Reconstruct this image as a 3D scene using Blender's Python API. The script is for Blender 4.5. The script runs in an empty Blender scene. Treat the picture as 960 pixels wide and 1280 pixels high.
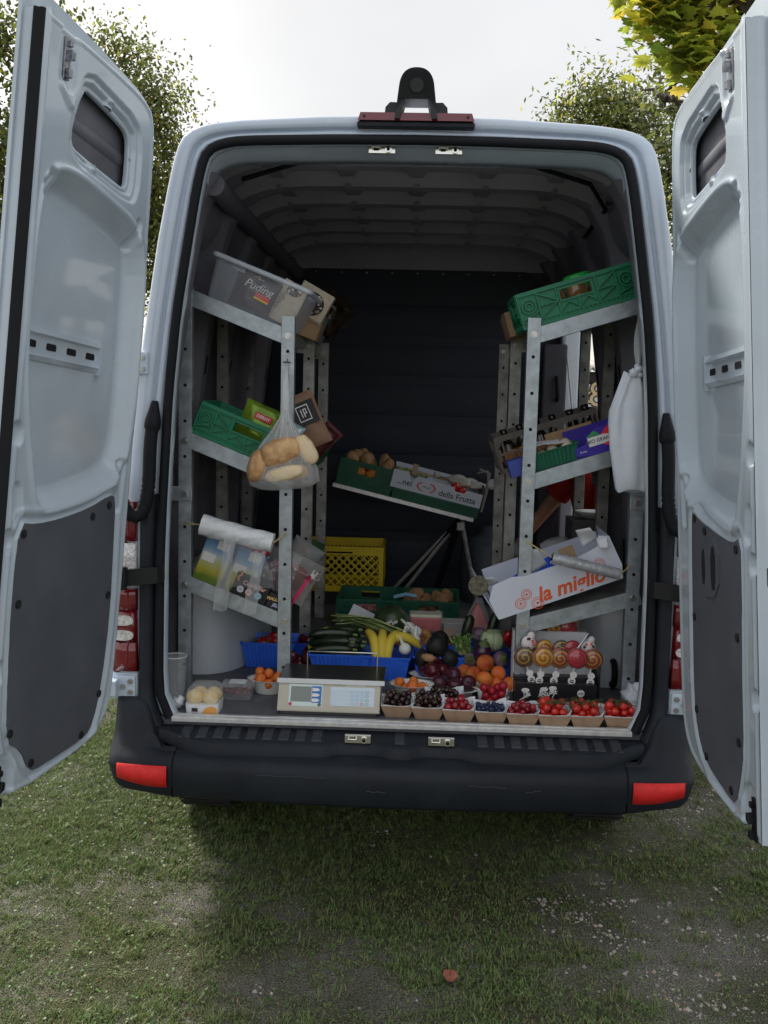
import bpy, bmesh, math, random
import numpy as np
from mathutils import Matrix, Vector, Euler
SC = bpy.context.scene
COL = SC.collection
random.seed(7)
RNG = np.random.default_rng(7)
R = math.radians

# ------------------------------------------------------------------ camera
CAM = np.array([0.041, -3.343, 1.756]); FPX = 1300.0
YAW, PITCH, ROLL = R(-1.91), R(-6.32), R(1.37)
cy_, sy_, cp_, sp_ = math.cos(YAW), math.sin(YAW), math.cos(PITCH), math.sin(PITCH)
_f = np.array([sy_*cp_, cy_*cp_, sp_]); _r = np.array([cy_, -sy_, 0.0]); _u = np.cross(_r, _f)
_r, _u = math.cos(ROLL)*_r + math.sin(ROLL)*_u, -math.sin(ROLL)*_r + math.cos(ROLL)*_u
cd = bpy.data.cameras.new('camera'); cam = bpy.data.objects.new('camera', cd); COL.objects.link(cam)
cam.matrix_world = Matrix(((_r[0], _u[0], -_f[0], CAM[0]), (_r[1], _u[1], -_f[1], CAM[1]), (_r[2], _u[2], -_f[2], CAM[2]), (0, 0, 0, 1)))
cd.sensor_fit = 'VERTICAL'; cd.sensor_height = 36.0; cd.lens = FPX/1280*36.0
cd.clip_start = 0.05; cd.clip_end = 3000
SC.camera = cam
def at(px, py, X=None, Y=None, Z=None):
    """the point of the van's own plane X, Y or Z = const that was measured at this spot of the photograph"""
    d = _r*((px-480)/FPX) + _u*((640-py)/FPX) + _f
    t = (X-CAM[0])/d[0] if X is not None else (Y-CAM[1])/d[1] if Y is not None else (Z-CAM[2])/d[2]
    return Vector(CAM + d*t)

# ------------------------------------------------------------------ light: hazy bright sky, soft sun from ahead-left of the van
SUN_EL, SUN_AZ = R(42), R(-40)            # azimuth from +Y towards +X
wd = bpy.data.worlds.new('World'); SC.world = wd; wd.use_nodes = True
nt = wd.node_tree; nt.nodes.clear()
out = nt.nodes.new('ShaderNodeOutputWorld'); bg = nt.nodes.new('ShaderNodeBackground')
sky = nt.nodes.new('ShaderNodeTexSky'); sky.sky_type = 'NISHITA'; sky.sun_disc = False
sky.sun_elevation = SUN_EL; sky.sun_rotation = SUN_AZ
sky.air_density = 1.0; sky.dust_density = 3.0; sky.ozone_density = 1.0
mixn = nt.nodes.new('ShaderNodeMix'); mixn.data_type = 'RGBA'
mixn.inputs[0].default_value = 0.74
mixn.inputs[7].default_value = (7.6, 7.65, 7.7, 1)      # thin even overcast
tcw = nt.nodes.new('ShaderNodeTexCoord'); mpw = nt.nodes.new('ShaderNodeMapping'); mpw.inputs['Location'].default_value = (1.35, .2, .4); mpw.inputs['Scale'].default_value = (1, 1, 1.6)
nzw = nt.nodes.new('ShaderNodeTexNoise'); nzw.inputs['Scale'].default_value = 1.1; nzw.inputs['Detail'].default_value = 5; nzw.inputs['Roughness'].default_value = .5
rpw = nt.nodes.new('ShaderNodeMix'); rpw.data_type = 'RGBA'; rpw.inputs[6].default_value = (3.55, 3.36, 3.0, 1); rpw.inputs[7].default_value = (12.0, 11.95, 11.8, 1)   # made-up uneven cloud, offset to dim the sky ahead
nt.links.new(tcw.outputs['Generated'], mpw.inputs['Vector']); nt.links.new(mpw.outputs[0], nzw.inputs['Vector']); nt.links.new(nzw.outputs['Fac'], rpw.inputs[0]); nt.links.new(rpw.outputs[2], mixn.inputs[7])
nt.links.new(sky.outputs[0], mixn.inputs[6]); nt.links.new(mixn.outputs[2], bg.inputs[0])
bg.inputs[1].default_value = 0.10
nt.links.new(bg.outputs[0], out.inputs[0])
sl = bpy.data.lights.new('sun', 'SUN'); so = bpy.data.objects.new('sun', sl); COL.objects.link(so)
sl.energy = 3.4; sl.angle = R(12); sl.color = (1.0, 0.93, 0.82)
sdir = Vector((math.sin(SUN_AZ)*math.cos(SUN_EL), math.cos(SUN_AZ)*math.cos(SUN_EL), math.sin(SUN_EL)))
so.rotation_euler = sdir.to_track_quat('Z', 'Y').to_euler(); so.location = (0, 0, 20)
SC.view_settings.view_transform = 'Standard'; SC.view_settings.look = 'None'
SC.view_settings.exposure = 0.52; SC.view_settings.gamma = 1.0
try: SC.cycles.use_denoising = True; SC.cycles.max_bounces = 10; SC.cycles.transparent_max_bounces = 16
except Exception: pass

# ------------------------------------------------------------------ materials
MT = {}
def mat(name, col, rough=0.5, metal=0.0, var=0.0, scale=8.0, bump=0.0, bscale=40.0, coat=0.0, alpha=1.0, trans=0.0, col2=None, sss=0.0, ior=1.45, spec=None, emit=None):
    if name in MT: return MT[name]
    m = bpy.data.materials.new(name); m.use_nodes = True; n = m.node_tree.nodes; l = m.node_tree.links
    b = n['Principled BSDF']
    lift = lambda q: tuple(x*max(1, min(1.32, .86/max(q))) for x in q)
    if not metal: col = lift(col); col2 = lift(col2) if col2 else None
    c = tuple(col)+(1,)
    b.inputs['Base Color'].default_value = c; b.inputs['Roughness'].default_value = rough; b.inputs['Metallic'].default_value = metal
    b.inputs['IOR'].default_value = ior
    if coat: b.inputs['Coat Weight'].default_value = coat; b.inputs['Coat Roughness'].default_value = 0.06
    if alpha < 1: b.inputs['Alpha'].default_value = alpha
    if trans: b.inputs['Transmission Weight'].default_value = trans
    if sss: b.inputs['Subsurface Weight'].default_value = sss; b.inputs['Subsurface Scale'].default_value = 0.01
    if spec is not None: b.inputs['Specular IOR Level'].default_value = spec
    if var or bump or col2:
        tc = n.new('ShaderNodeTexCoord')
        if var or col2:
            nz = n.new('ShaderNodeTexNoise'); nz.inputs['Scale'].default_value = scale; nz.inputs['Detail'].default_value = 5; nz.inputs['Roughness'].default_value = .6
            l.new(tc.outputs['Object'], nz.inputs['Vector'])
            rp = n.new('ShaderNodeValToRGB'); rp.color_ramp.elements[0].position = 0.32; rp.color_ramp.elements[1].position = 0.68
            if col2: e0, e1 = c, tuple(col2)+(1,)
            else: e0 = tuple(max(0, x*(1-var)) for x in col)+(1,); e1 = tuple(min(1, x*(1+var)) for x in col)+(1,)
            rp.color_ramp.elements[0].color = e0; rp.color_ramp.elements[1].color = e1
            l.new(nz.outputs['Fac'], rp.inputs['Fac']); l.new(rp.outputs['Color'], b.inputs['Base Color'])
            mr = n.new('ShaderNodeMapRange'); mr.inputs['To Min'].default_value = max(0, rough-.08); mr.inputs['To Max'].default_value = min(1, rough+.1)
            l.new(nz.outputs['Fac'], mr.inputs['Value']); l.new(mr.outputs['Result'], b.inputs['Roughness'])
        if bump:
            nb = n.new('ShaderNodeTexNoise'); nb.inputs['Scale'].default_value = bscale; nb.inputs['Detail'].default_value = 4
            l.new(tc.outputs['Object'], nb.inputs['Vector'])
            bp = n.new('ShaderNodeBump'); bp.inputs['Strength'].default_value = min(1, bump); bp.inputs['Distance'].default_value = 0.004
            l.new(nb.outputs['Fac'], bp.inputs['Height']); l.new(bp.outputs['Normal'], b.inputs['Normal'])
    MT[name] = m; return m
def film(name, col, alpha, rough=0.15, var_scale=14.0):
    """thin crinkled clear plastic"""
    if name in MT: return MT[name]
    m = mat(name, col, rough, bump=.9, bscale=var_scale, alpha=alpha)
    n = m.node_tree.nodes; l = m.node_tree.links; b = n['Principled BSDF']
    lw = n.new('ShaderNodeLayerWeight'); lw.inputs['Blend'].default_value = .35
    mr = n.new('ShaderNodeMapRange'); mr.inputs['To Min'].default_value = alpha; mr.inputs['To Max'].default_value = min(1, alpha*1.9+.10)
    l.new(lw.outputs['Facing'], mr.inputs['Value']); l.new(mr.outputs['Result'], b.inputs['Alpha'])
    return m
PAINT = mat('van_paint', (.43, .50, .60), .26, var=.05, scale=2.5, coat=.8)
PAINT_IN = mat('door_inner_paint', (.385, .45, .52), .24, var=.07, scale=3.5, coat=.8, bump=.05, bscale=7)
WALLM = mat('cargo_wall_dark', (.12, .118, .14), .5, var=.2, scale=4)  # side walls, a darker grey than the roof liner
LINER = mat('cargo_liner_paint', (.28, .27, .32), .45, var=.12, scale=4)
WHITESTEEL = mat('white_arch_paint', (.45, .49, .54), .35, var=.06, scale=6, coat=.3)
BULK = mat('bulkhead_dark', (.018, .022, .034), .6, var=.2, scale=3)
FLOORM = mat('load_floor_grey', (.095, .10, .115), .6, var=.2, scale=30, bump=.2, bscale=200)
BLACKP = mat('bumper_plastic', (.013, .016, .022), .5, var=.25, scale=5, bump=.25, bscale=350, spec=.28)
RUBBER = mat('seal_rubber', (.008, .009, .012), .65, spec=.25)
TRIM = mat('trim_board_grey', (.076, .083, .101), .6, var=.14, scale=4, bump=.12, bscale=260, spec=.35)
GALV = mat('galvanised_steel', (.42, .47, .51), .42, metal=.8, var=.22, scale=26, bump=.08, bscale=90)
GALVD = mat('galvanised_steel_worn', (.36, .36, .34), .5, metal=.7, var=.35, scale=18)
CHROME = mat('chrome', (.75, .74, .70), .2, metal=1)
BOLTM = mat('zinc_bolt', (.5, .5, .48), .3, metal=1)
HOLE = mat('hole_black', (.006, .006, .008), .9)
REDL = mat('red_lens', (.13, .006, .010), .12, coat=1)
REDREF = mat('red_reflector', (.62, .02, .02), .35, var=.12, scale=30, bump=.5, bscale=600)
CLEARL = mat('clear_lens', (.62, .60, .58), .12, var=.5, scale=130, coat=1, bump=1, bscale=220)
DARKMETAL = mat('black_steel', (.02, .021, .024), .35, metal=.4)
ALU = mat('aluminium_strip', (.74, .75, .76), .35, metal=.5, var=.15, scale=40)
TYRE = mat('tyre', (.013, .013, .013), .8)
GLASS = mat('dark_glass', (.02, .025, .03), .05, coat=1)
WHITEP = mat('white_plastic', (.75, .77, .78), .4)

# ------------------------------------------------------------------ mesh builder
WM = {}                                   # world matrices of the objects that parent others
class MB:
    def __init__(s): s.v = []; s.f = []; s.m = []; s.sm = []; s.T = None; s.fl = False
    def add(s, vs, fs, mi=0, smooth=False):
        o = len(s.v)
        if s.T is not None:
            if callable(s.T): vs = [tuple(s.T(*p)) for p in vs]
            else: vs = [tuple(s.T @ Vector(p)) for p in vs]
        s.v += [tuple(p) for p in vs]
        for f in fs:
            g = [o+i for i in f]
            s.f.append(g[::-1] if s.fl else g); s.m.append(mi); s.sm.append(smooth)
        return s
    def box(s, x0, x1, y0, y1, z0, z1, mi=0):
        return s.add([(x0,y0,z0),(x1,y0,z0),(x1,y1,z0),(x0,y1,z0),(x0,y0,z1),(x1,y0,z1),(x1,y1,z1),(x0,y1,z1)],
                     [(0,3,2,1),(4,5,6,7),(0,1,5,4),(1,2,6,5),(2,3,7,6),(3,0,4,7)], mi)
    def taper(s, a, b, z0, z1, mi=0):     # two (x0,x1,y0,y1) rects
        return s.add([(a[0],a[2],z0),(a[1],a[2],z0),(a[1],a[3],z0),(a[0],a[3],z0),(b[0],b[2],z1),(b[1],b[2],z1),(b[1],b[3],z1),(b[0],b[3],z1)],
                     [(0,3,2,1),(4,5,6,7),(0,1,5,4),(1,2,6,5),(2,3,7,6),(3,0,4,7)], mi)
    def cyl(s, p0, p1, r0, r1=None, n=12, mi=0, caps=True, smooth=True):
        r1 = r0 if r1 is None else r1
        p0 = Vector(p0); p1 = Vector(p1); d = (p1-p0).normalized()
        a = d.orthogonal().normalized(); b = d.cross(a)
        vs = []
        for p, r in ((p0, r0), (p1, r1)):
            for i in range(n):
                t = 2*math.pi*i/n; vs.append(p + a*math.cos(t)*r + b*math.sin(t)*r)
        s.add(vs, [(i, (i+1) % n, n+(i+1) % n, n+i) for i in range(n)], mi, smooth)
        if caps: s.add(vs, [tuple(range(n))[::-1], tuple(range(n, 2*n))], mi)
        return s
    def tube(s, pts, r, n=8, mi=0, caps=True, rf=None):
        pts = [Vector(p) for p in pts]; rings = []; a = None
        for i, p in enumerate(pts):
            d = (pts[min(i+1, len(pts)-1)]-pts[max(i-1, 0)]).normalized()
            if a is None: a = d.orthogonal().normalized()
            a = (a-d*a.dot(d)).normalized(); b = d.cross(a)
            rr = r if rf is None else rf(i/(len(pts)-1))
            rings.append([p+a*math.cos(2*math.pi*k/n)*rr+b*math.sin(2*math.pi*k/n)*rr for k in range(n)])
        return s.loft(rings, True, mi, True, caps)
    def loft(s, rings, closed=True, mi=0, smooth=True, caps=False):
        n = len(rings[0]); vs = [p for r in rings for p in r]; fs = []
        for j in range(len(rings)-1):
            for i in range(n if closed else n-1):
                k = (i+1) % n
                fs.append((j*n+i, j*n+k, (j+1)*n+k, (j+1)*n+i))
        s.add(vs, fs, mi, smooth)
        if caps: s.add(list(rings[0])+list(rings[-1]), [tuple(range(n))[::-1], tuple(range(n, 2*n))], mi)
        return s
    def lathe(s, prof, n=20, c=(0,0,0), mi=0, sx=1, sy=1, smooth=True):
        rings = [[(c[0]+r*sx*math.cos(2*math.pi*k/n), c[1]+r*sy*math.sin(2*math.pi*k/n), c[2]+z) for k in range(n)] for r, z in prof]
        return s.loft(rings, True, mi, smooth)
    def ball(s, c, r, nu=12, nv=8, mi=0, fn=None):
        r = (r, r, r) if not hasattr(r, '__len__') else r
        rings = []
        for j in range(nv+1):
            ph = math.pi*j/nv; rg = []
            for i in range(nu):
                th = 2*math.pi*i/nu
                d = Vector((math.sin(ph)*math.cos(th), math.sin(ph)*math.sin(th), -math.cos(ph)))
                k = fn(d) if fn else 1
                rg.append((c[0]+d.x*r[0]*k, c[1]+d.y*r[1]*k, c[2]+d.z*r[2]*k))
            rings.append(rg)
        return s.loft(rings, True, mi, True)
    def prism(s, poly, y0, y1, mi=0, smooth=False):   # polygon in (x, z), counter-clockwise seen from -Y
        n = len(poly)
        vs = [(x, y0, z) for x, z in poly]+[(x, y1, z) for x, z in poly]
        s.add(vs, [(i, (i+1) % n, n+(i+1) % n, n+i)[::-1] for i in range(n)], mi, smooth)
        return s.add(vs, [tuple(range(n)), tuple(range(n, 2*n))[::-1]], mi)
    def grid(s, fn, nu, nv, mi=0, smooth=True, keep=None, wrap=False):
        vs = [fn(i/(nu-1), j/(nv-1)) for j in range(nv) for i in range(nu)]
        fs = [(j*nu+i, j*nu+i+1, (j+1)*nu+i+1, (j+1)*nu+i) for j in range(nv-1) for i in range(nu-1) if keep is None or keep((i+.5)/(nu-1), (j+.5)/(nv-1))]
        return s.add(vs, fs, mi, smooth)
    def mesh(s, name, mats, inv=None):
        me = bpy.data.meshes.new(name)
        vs = s.v if inv is None else [tuple(inv @ Vector(p)) for p in s.v]
        me.from_pydata(vs, [], s.f)
        for m in (mats if isinstance(mats, (list, tuple)) else [mats]): me.materials.append(m)
        me.polygons.foreach_set('material_index', s.m); me.polygons.foreach_set('use_smooth', s.sm)
        me.validate(); me.update(); return me
    def build(s, name, mats, parent=None, world=False, loc=None, bev=0, seg=2, solid=0):
        """world: the vertices are world coordinates; else they are in the parent's (or their own) frame"""
        inv = None
        if parent is not None and world: inv = WM[parent.name].inverted()
        elif parent is None and loc is not None: inv = Matrix.Translation(-Vector(loc))
        o = bpy.data.objects.new(name, s.mesh(name, mats, inv)); COL.objects.link(o)
        if parent is not None: o.parent = parent; WM[o.name] = WM[parent.name].copy()
        else:
            if loc is not None: o.location = loc
            WM[o.name] = Matrix.Translation(Vector(loc or (0, 0, 0)))
        if solid:
            md = o.modifiers.new('solid', 'SOLIDIFY'); md.thickness = solid; md.offset = -1
        if bev:
            md = o.modifiers.new('bevel', 'BEVEL'); md.width = bev; md.segments = seg; md.limit_method = 'ANGLE'; md.angle_limit = R(35)
        return o
def islands(mb):
    key = {}; par = list(range(len(mb.v)))
    def find(a):
        while par[a] != a: par[a] = par[par[a]]; a = par[a]
        return a
    for i, p in enumerate(mb.v):
        k = tuple(round(c, 5) for c in p); j = key.setdefault(k, i)
        par[find(i)] = find(j)
    for f in mb.f:
        for a in f[1:]: par[find(a)] = find(f[0])
    g = {}
    for i, f in enumerate(mb.f): g.setdefault(find(f[0]), []).append(i)
    out_ = []
    for fs in g.values():
        q = MB(); m = {}
        for i in fs:
            for a in mb.f[i]:
                if a not in m: m[a] = len(q.v); q.v.append(mb.v[a])
            q.f.append([m[a] for a in mb.f[i]]); q.m.append(mb.m[i]); q.sm.append(mb.sm[i])
        out_.append(q)
    return out_
def build_each(mb, name, mats, parent, **k): return [q.build(name, mats, parent, **k) for q in islands(mb)]
def tag(o, label=None, cat=None, group=None, kind=None):
    if label: o['label'] = label
    if cat: o['category'] = cat
    if group: o['group'] = group
    if kind: o['kind'] = kind
    return o
def thing(name, label, cat, loc=(0,0,0), rot=(0,0,0), group=None, M=None):
    o = bpy.data.objects.new(name, None); COL.objects.link(o); o.empty_display_size = .1
    m = M if M is not None else Matrix.LocRotScale(Vector(loc), Euler(rot), None)
    o.matrix_world = m; WM[o.name] = m.copy()
    return tag(o, label, cat, group)
def dup(o, M=None, label=None, group=None, parent=None, skip=()):
    c = o.copy(); COL.objects.link(c)
    if parent is not None: c.parent = parent
    if M is not None: c.matrix_world = M; WM[c.name] = M.copy()
    if label: c['label'] = label
    if group: c['group'] = group
    for ch in list(o.children): dup(ch, parent=c)
    return c
def TR(loc, rot=(0, 0, 0), sc=None): return Matrix.LocRotScale(Vector(loc), Euler(rot), Vector(sc) if sc else None)
def text_mb(txt, size, extrude=.0006, shear=0.0, offset=0.0, spacing=1.0):
    """letters as a mesh in (x, z), centred, facing -Y"""
    cu = bpy.data.curves.new('t', 'FONT'); cu.body = txt; cu.size = size; cu.extrude = extrude; cu.align_x = 'CENTER'; cu.align_y = 'CENTER'
    cu.shear = shear; cu.offset = offset; cu.resolution_u = 3; cu.space_character = spacing
    o = bpy.data.objects.new('t', cu); COL.objects.link(o)
    dg = bpy.context.evaluated_depsgraph_get(); me = bpy.data.meshes.new_from_object(o.evaluated_get(dg))
    mb = MB(); mb.v = [(v.co.x, -v.co.z, v.co.y) for v in me.vertices]
    mb.f = [list(p.vertices) for p in me.polygons]; mb.m = [0]*len(mb.f); mb.sm = [False]*len(mb.f)
    bpy.data.objects.remove(o); bpy.data.meshes.remove(me); bpy.data.curves.remove(cu)
    return mb
def put(mb, src, T, mi=0):
    mb.add([tuple(T @ Vector(p)) for p in src.v], src.f, mi); return mb
def chaikin(p, it=2, closed=True):
    for _ in range(it):
        q = []; n = len(p)
        for i in range(n if closed else n-1):
            a, b = p[i], p[(i+1) % n]
            q += [tuple(a[k]*.75+b[k]*.25 for k in range(len(a))), tuple(a[k]*.25+b[k]*.75 for k in range(len(a)))]
        p = q if closed else [p[0]]+q+[p[-1]]
    return p
def sdf(U, V, poly):
    """signed distance to a polygon, negative inside (numpy)"""
    P = np.array(poly); n = len(P); d = np.full(U.shape, 1e9); ins = np.zeros(U.shape, bool)
    for i in range(n):
        a, b = P[i], P[(i+1) % n]; e = b-a
        t = np.clip(((U-a[0])*e[0]+(V-a[1])*e[1])/(e@e), 0, 1)
        d = np.minimum(d, np.hypot(U-a[0]-t*e[0], V-a[1]-t*e[1]))
        c = (a[1] > V) != (b[1] > V)
        ins ^= c & (U < (b[0]-a[0])*(V-a[1])/((b[1]-a[1]) if b[1] != a[1] else 1e-9)+a[0])
    return np.where(ins, -d, d)
def sst(x, a, b):
    t = np.clip((x-a)/(b-a), 0, 1); return t*t*(3-2*t)
def lerp(tab, z):
    return float(np.interp(z, [a for a, _ in tab], [b for _, b in tab]))
# ------------------------------------------------------------------ ground
def ground():
    m = bpy.data.materials.new('ground_soil'); m.use_nodes = True; n = m.node_tree.nodes; l = m.node_tree.links; b = n['Principled BSDF']
    tc = n.new('ShaderNodeTexCoord')
    n1 = n.new('ShaderNodeTexNoise'); n1.inputs['Scale'].default_value = 1.6; n1.inputs['Detail'].default_value = 6
    n2 = n.new('ShaderNodeTexVoronoi'); n2.inputs['Scale'].default_value = 160
    n3 = n.new('ShaderNodeTexNoise'); n3.inputs['Scale'].default_value = 190; n3.inputs['Detail'].default_value = 4
    for q in (n1, n2, n3): l.new(tc.outputs['Object'], q.inputs['Vector'])
    r1 = n.new('ShaderNodeValToRGB'); r1.color_ramp.elements[0].color = (.12, .13, .06, 1); r1.color_ramp.elements[1].color = (.31, .30, .27, 1)
    r1.color_ramp.elements[0].position = .4; r1.color_ramp.elements[1].position = .62
    l.new(n1.outputs['Fac'], r1.inputs['Fac'])
    mx = n.new('ShaderNodeMix'); mx.data_type = 'RGBA'; mx.blend_type = 'MULTIPLY'; mx.inputs[0].default_value = .9
    r3 = n.new('ShaderNodeValToRGB'); r3.color_ramp.elements[0].position = .38; r3.color_ramp.elements[1].position = .64; r3.color_ramp.elements[0].color = (.30, .29, .26, 1); r3.color_ramp.elements[1].color = (1, 1, 1, 1); l.new(n3.outputs['Fac'], r3.inputs['Fac'])
    l.new(r1.outputs[0], mx.inputs[6]); l.new(r3.outputs['Color'], mx.inputs[7]); l.new(mx.outputs[2], b.inputs['Base Color'])
    b.inputs['Roughness'].default_value = .95
    bp = n.new('ShaderNodeBump'); bp.inputs['Distance'].default_value = .015; l.new(n2.outputs['Distance'], bp.inputs['Height']); l.new(bp.outputs[0], b.inputs['Normal'])
    mb = MB()
    xs = sorted(set([-400, -150, -60, -25, -10]+[round(-5+i*.25, 3) for i in range(41)]+[10, 25, 60, 150, 400]))
    ys = sorted(set([-60, -25, -10, -5]+[round(-3+i*.25, 3) for i in range(41)]+[10, 25, 60, 150, 400, 900]))
    def hz(x, y):
        return -.02+.018*math.sin(x*2.1+1)*math.cos(y*1.7)+.008*math.sin(5*x+2*y) if abs(x) < 8 and -8 < y < 9 else -.02
    vs = [(x, y, hz(x, y)) for y in ys for x in xs]; w = len(xs)
    mb.add(vs, [(j*w+i, j*w+i+1, (j+1)*w+i+1, (j+1)*w+i) for j in range(len(ys)-1) for i in range(w-1)], 0, True)
    tag(mb.build('ground', m), kind='structure')
    return hz
HZ = ground()
def bare(x, y):
    """0..1 how bare the ground is: gravel shows at the right and in scattered spots"""
    v = .5+.5*np.sin(2.3*x+1.1*np.sin(1.9*y+.5))*np.sin(2.7*y+1.3*np.sin(2.2*x))
    w = .5+.5*np.sin(7.1*x+2*np.sin(5.3*y))*np.sin(6.3*y+1.7*np.sin(6.7*x+1))
    u = .5+.5*np.sin(17.3*x+3*np.sin(13.1*y))*np.sin(15.1*y+2.1*np.sin(12.7*x+1))
    right = np.clip((x-.35)/.9, 0, 1)*.29
    return np.clip(v*.35+w*.25+u*.24+right-.06, 0, 1)
def blades(name, mats, n, x0, x1, y0, y1, h0, h1, wd, label, thr):
    x = RNG.uniform(x0, x1, n); y = RNG.uniform(y0, y1, n)
    b = bare(x, y); keep = RNG.random(n) > sst(b, thr-.14, thr+.2)*.96
    x, y, b = x[keep], y[keep], b[keep]; n = len(x)
    z = np.array([HZ(a, c) for a, c in zip(x, y)])-.004
    cl = .5+.5*np.sin(9*x+2.3*np.sin(7*y))*np.sin(8*y+1.9*np.sin(11*x)); cm = .5+.5*np.sin(31*x+3*np.sin(23*y))*np.sin(27*y+2*np.sin(37*x)); h = RNG.uniform(h0, h1, n)*(1.1-.75*sst(b, .2, .7))*(.55+.7*cl*cm+.35*cm); a = RNG.uniform(0, 2*np.pi, n); ln = RNG.uniform(.3, 1.2, n)*h
    w = wd*RNG.uniform(.7, 1.4, n); ax, ay = np.cos(a), np.sin(a)
    P = np.zeros((n, 5, 3))
    P[:, 0] = np.c_[x-ay*w, y+ax*w, z]; P[:, 1] = np.c_[x+ay*w, y-ax*w, z]
    mx, my, mz = x+ax*ln*.35, y+ay*ln*.35, z+h*.62
    P[:, 2] = np.c_[mx+ay*w*.9, my-ax*w*.9, mz]; P[:, 3] = np.c_[mx-ay*w*.9, my+ax*w*.9, mz]
    P[:, 4] = np.c_[x+ax*ln, y+ay*ln, z+h]
    me = bpy.data.meshes.new(name)
    base = np.arange(n)*5
    loops = np.c_[base, base+1, base+2, base+3, base+3, base+2, base+4].ravel()
    me.vertices.add(n*5); me.vertices.foreach_set('co', P.ravel())
    me.loops.add(len(loops)); me.loops.foreach_set('vertex_index', loops.astype(np.int32))
    ls = np.c_[np.arange(n)*7, np.arange(n)*7+4].ravel(); lt = np.tile([4, 3], n)
    me.polygons.add(2*n); me.polygons.foreach_set('loop_start', ls.astype(np.int32)); me.polygons.foreach_set('loop_total', lt.astype(np.int32))
    mi = RNG.choice(len(mats), n, p=[.42, .30, .18, .10][:len(mats)])
    fld = .5+.5*np.sin(3.1*x+1.7*np.sin(2.7*y+1))*np.sin(3.7*y+2*np.sin(2.1*x)); mi = np.where(RNG.random(n) < .45*fld, 1, np.where(RNG.random(n) < .25*sst(b, .3, .6), 3, mi))
    me.polygons.foreach_set('material_index', np.repeat(mi, 2).astype(np.int32))
    for m in mats: me.materials.append(m)
    me.update(); me.validate()
    o = bpy.data.objects.new(name, me); COL.objects.link(o)
    tag(o, label, 'grass', kind='stuff')
def leafmat(name, col, tr=.35, rough=.5):
    m = bpy.data.materials.new(name); m.use_nodes = True; n = m.node_tree.nodes; l = m.node_tree.links; b = n['Principled BSDF']
    b.inputs['Roughness'].default_value = rough
    g = n.new('ShaderNodeNewGeometry'); hs = n.new('ShaderNodeHueSaturation'); hs.inputs['Color'].default_value = tuple(min(.8, x*1.34) for x in col)+(1,)
    mr = n.new('ShaderNodeMapRange'); mr.inputs['To Min'].default_value = .7; mr.inputs['To Max'].default_value = 1.3
    mh = n.new('ShaderNodeMapRange'); mh.inputs['To Min'].default_value = .475; mh.inputs['To Max'].default_value = .52
    l.new(g.outputs['Random Per Island'], mr.inputs['Value']); l.new(g.outputs['Random Per Island'], mh.inputs['Value'])
    l.new(mr.outputs[0], hs.inputs['Value']); l.new(mh.outputs[0], hs.inputs['Hue']); l.new(hs.outputs[0], b.inputs['Base Color'])
    t = n.new('ShaderNodeBsdfTranslucent'); l.new(hs.outputs[0], t.inputs['Color'])
    mx = n.new('ShaderNodeMixShader'); mx.inputs[0].default_value = tr
    l.new(b.outputs[0], mx.inputs[1]); l.new(t.outputs[0], mx.inputs[2]); l.new(mx.outputs[0], n['Material Output'].inputs[0])
    return m
def tufts():
    mb = MB()
    for _ in range(420):
        x, y = random.uniform(-1.8, 1.7), random.uniform(-.9, 1.7)
        if float(bare(np.array([x]), np.array([y]))[0]) > .8: continue
        c = Vector((x, y, HZ(x, y)))
        for _ in range(random.randint(8, 26)):
            a = random.uniform(0, 6.28); L = random.uniform(.02, .055); t = random.uniform(.3, 1.1); b = c+Vector((random.uniform(-.025, .025), random.uniform(-.025, .025), 0)); d = Vector((math.cos(a)*t, math.sin(a)*t, 1)).normalized(); s_ = Vector((-math.sin(a), math.cos(a), 0))*.0014; m_ = b+d*L*.6; e = m_+(d+Vector((0, 0, -.7))).normalized()*L*.45
            mb.add([b-s_, b+s_, m_+s_*.8, m_-s_*.8, e], [(0, 1, 2, 3), (3, 2, 4)], random.choice((0, 0, 1, 1, 3)))
    tag(mb.build('grass_tufts', GR), 'taller loose tufts of grass and dry stalks in the lawn', 'grass', kind='stuff')
GR = [leafmat('grass_green', (.108, .172, .046), .3), leafmat('grass_olive', (.145, .185, .066), .3), leafmat('grass_bluegreen', (.068, .122, .045), .3), leafmat('grass_dry', (.19, .165, .085), .2)]
blades('grass', GR, 330000, -1.9, 1.75, -.95, 1.9, .008, .023, .0018, 'short mown grass with thin patches behind and under the van', .84)
blades('meadow_grass', GR, 60000, -6, 6, 1.9, 8, .02, .06, .006, 'short grass stretching away beyond the van', .75)
tufts()
def broad_weeds():
    mb = MB()
    for _ in range(7000):
        x, y = random.uniform(-1.8, 1.7), random.uniform(-.9, 1.6)
        if random.random() < .3+.5*float(bare(np.array([x]), np.array([y]))[0]): continue
        z = HZ(x, y)+random.uniform(.006, .014)
        for k in range(random.choice((2, 3, 4))):
            a = random.uniform(0, 6.28); L = random.uniform(.005, .012); w = L*.42; t = random.uniform(.1, .7)
            d = Vector((math.cos(a), math.sin(a), t)); s_ = Vector((-math.sin(a), math.cos(a), 0)); p = Vector((x, y, z))
            mb.add([p, p+d*L*.5+s_*w, p+d*L, p+d*L*.5-s_*w], [(0, 1, 2, 3)])
    tag(mb.build('broad_leaf_weeds', leafmat('weed_green', (.10, .165, .055), .3)), 'small broad leaved weeds and clover scattered in the grass', 'weeds', kind='stuff')
broad_weeds()
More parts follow.
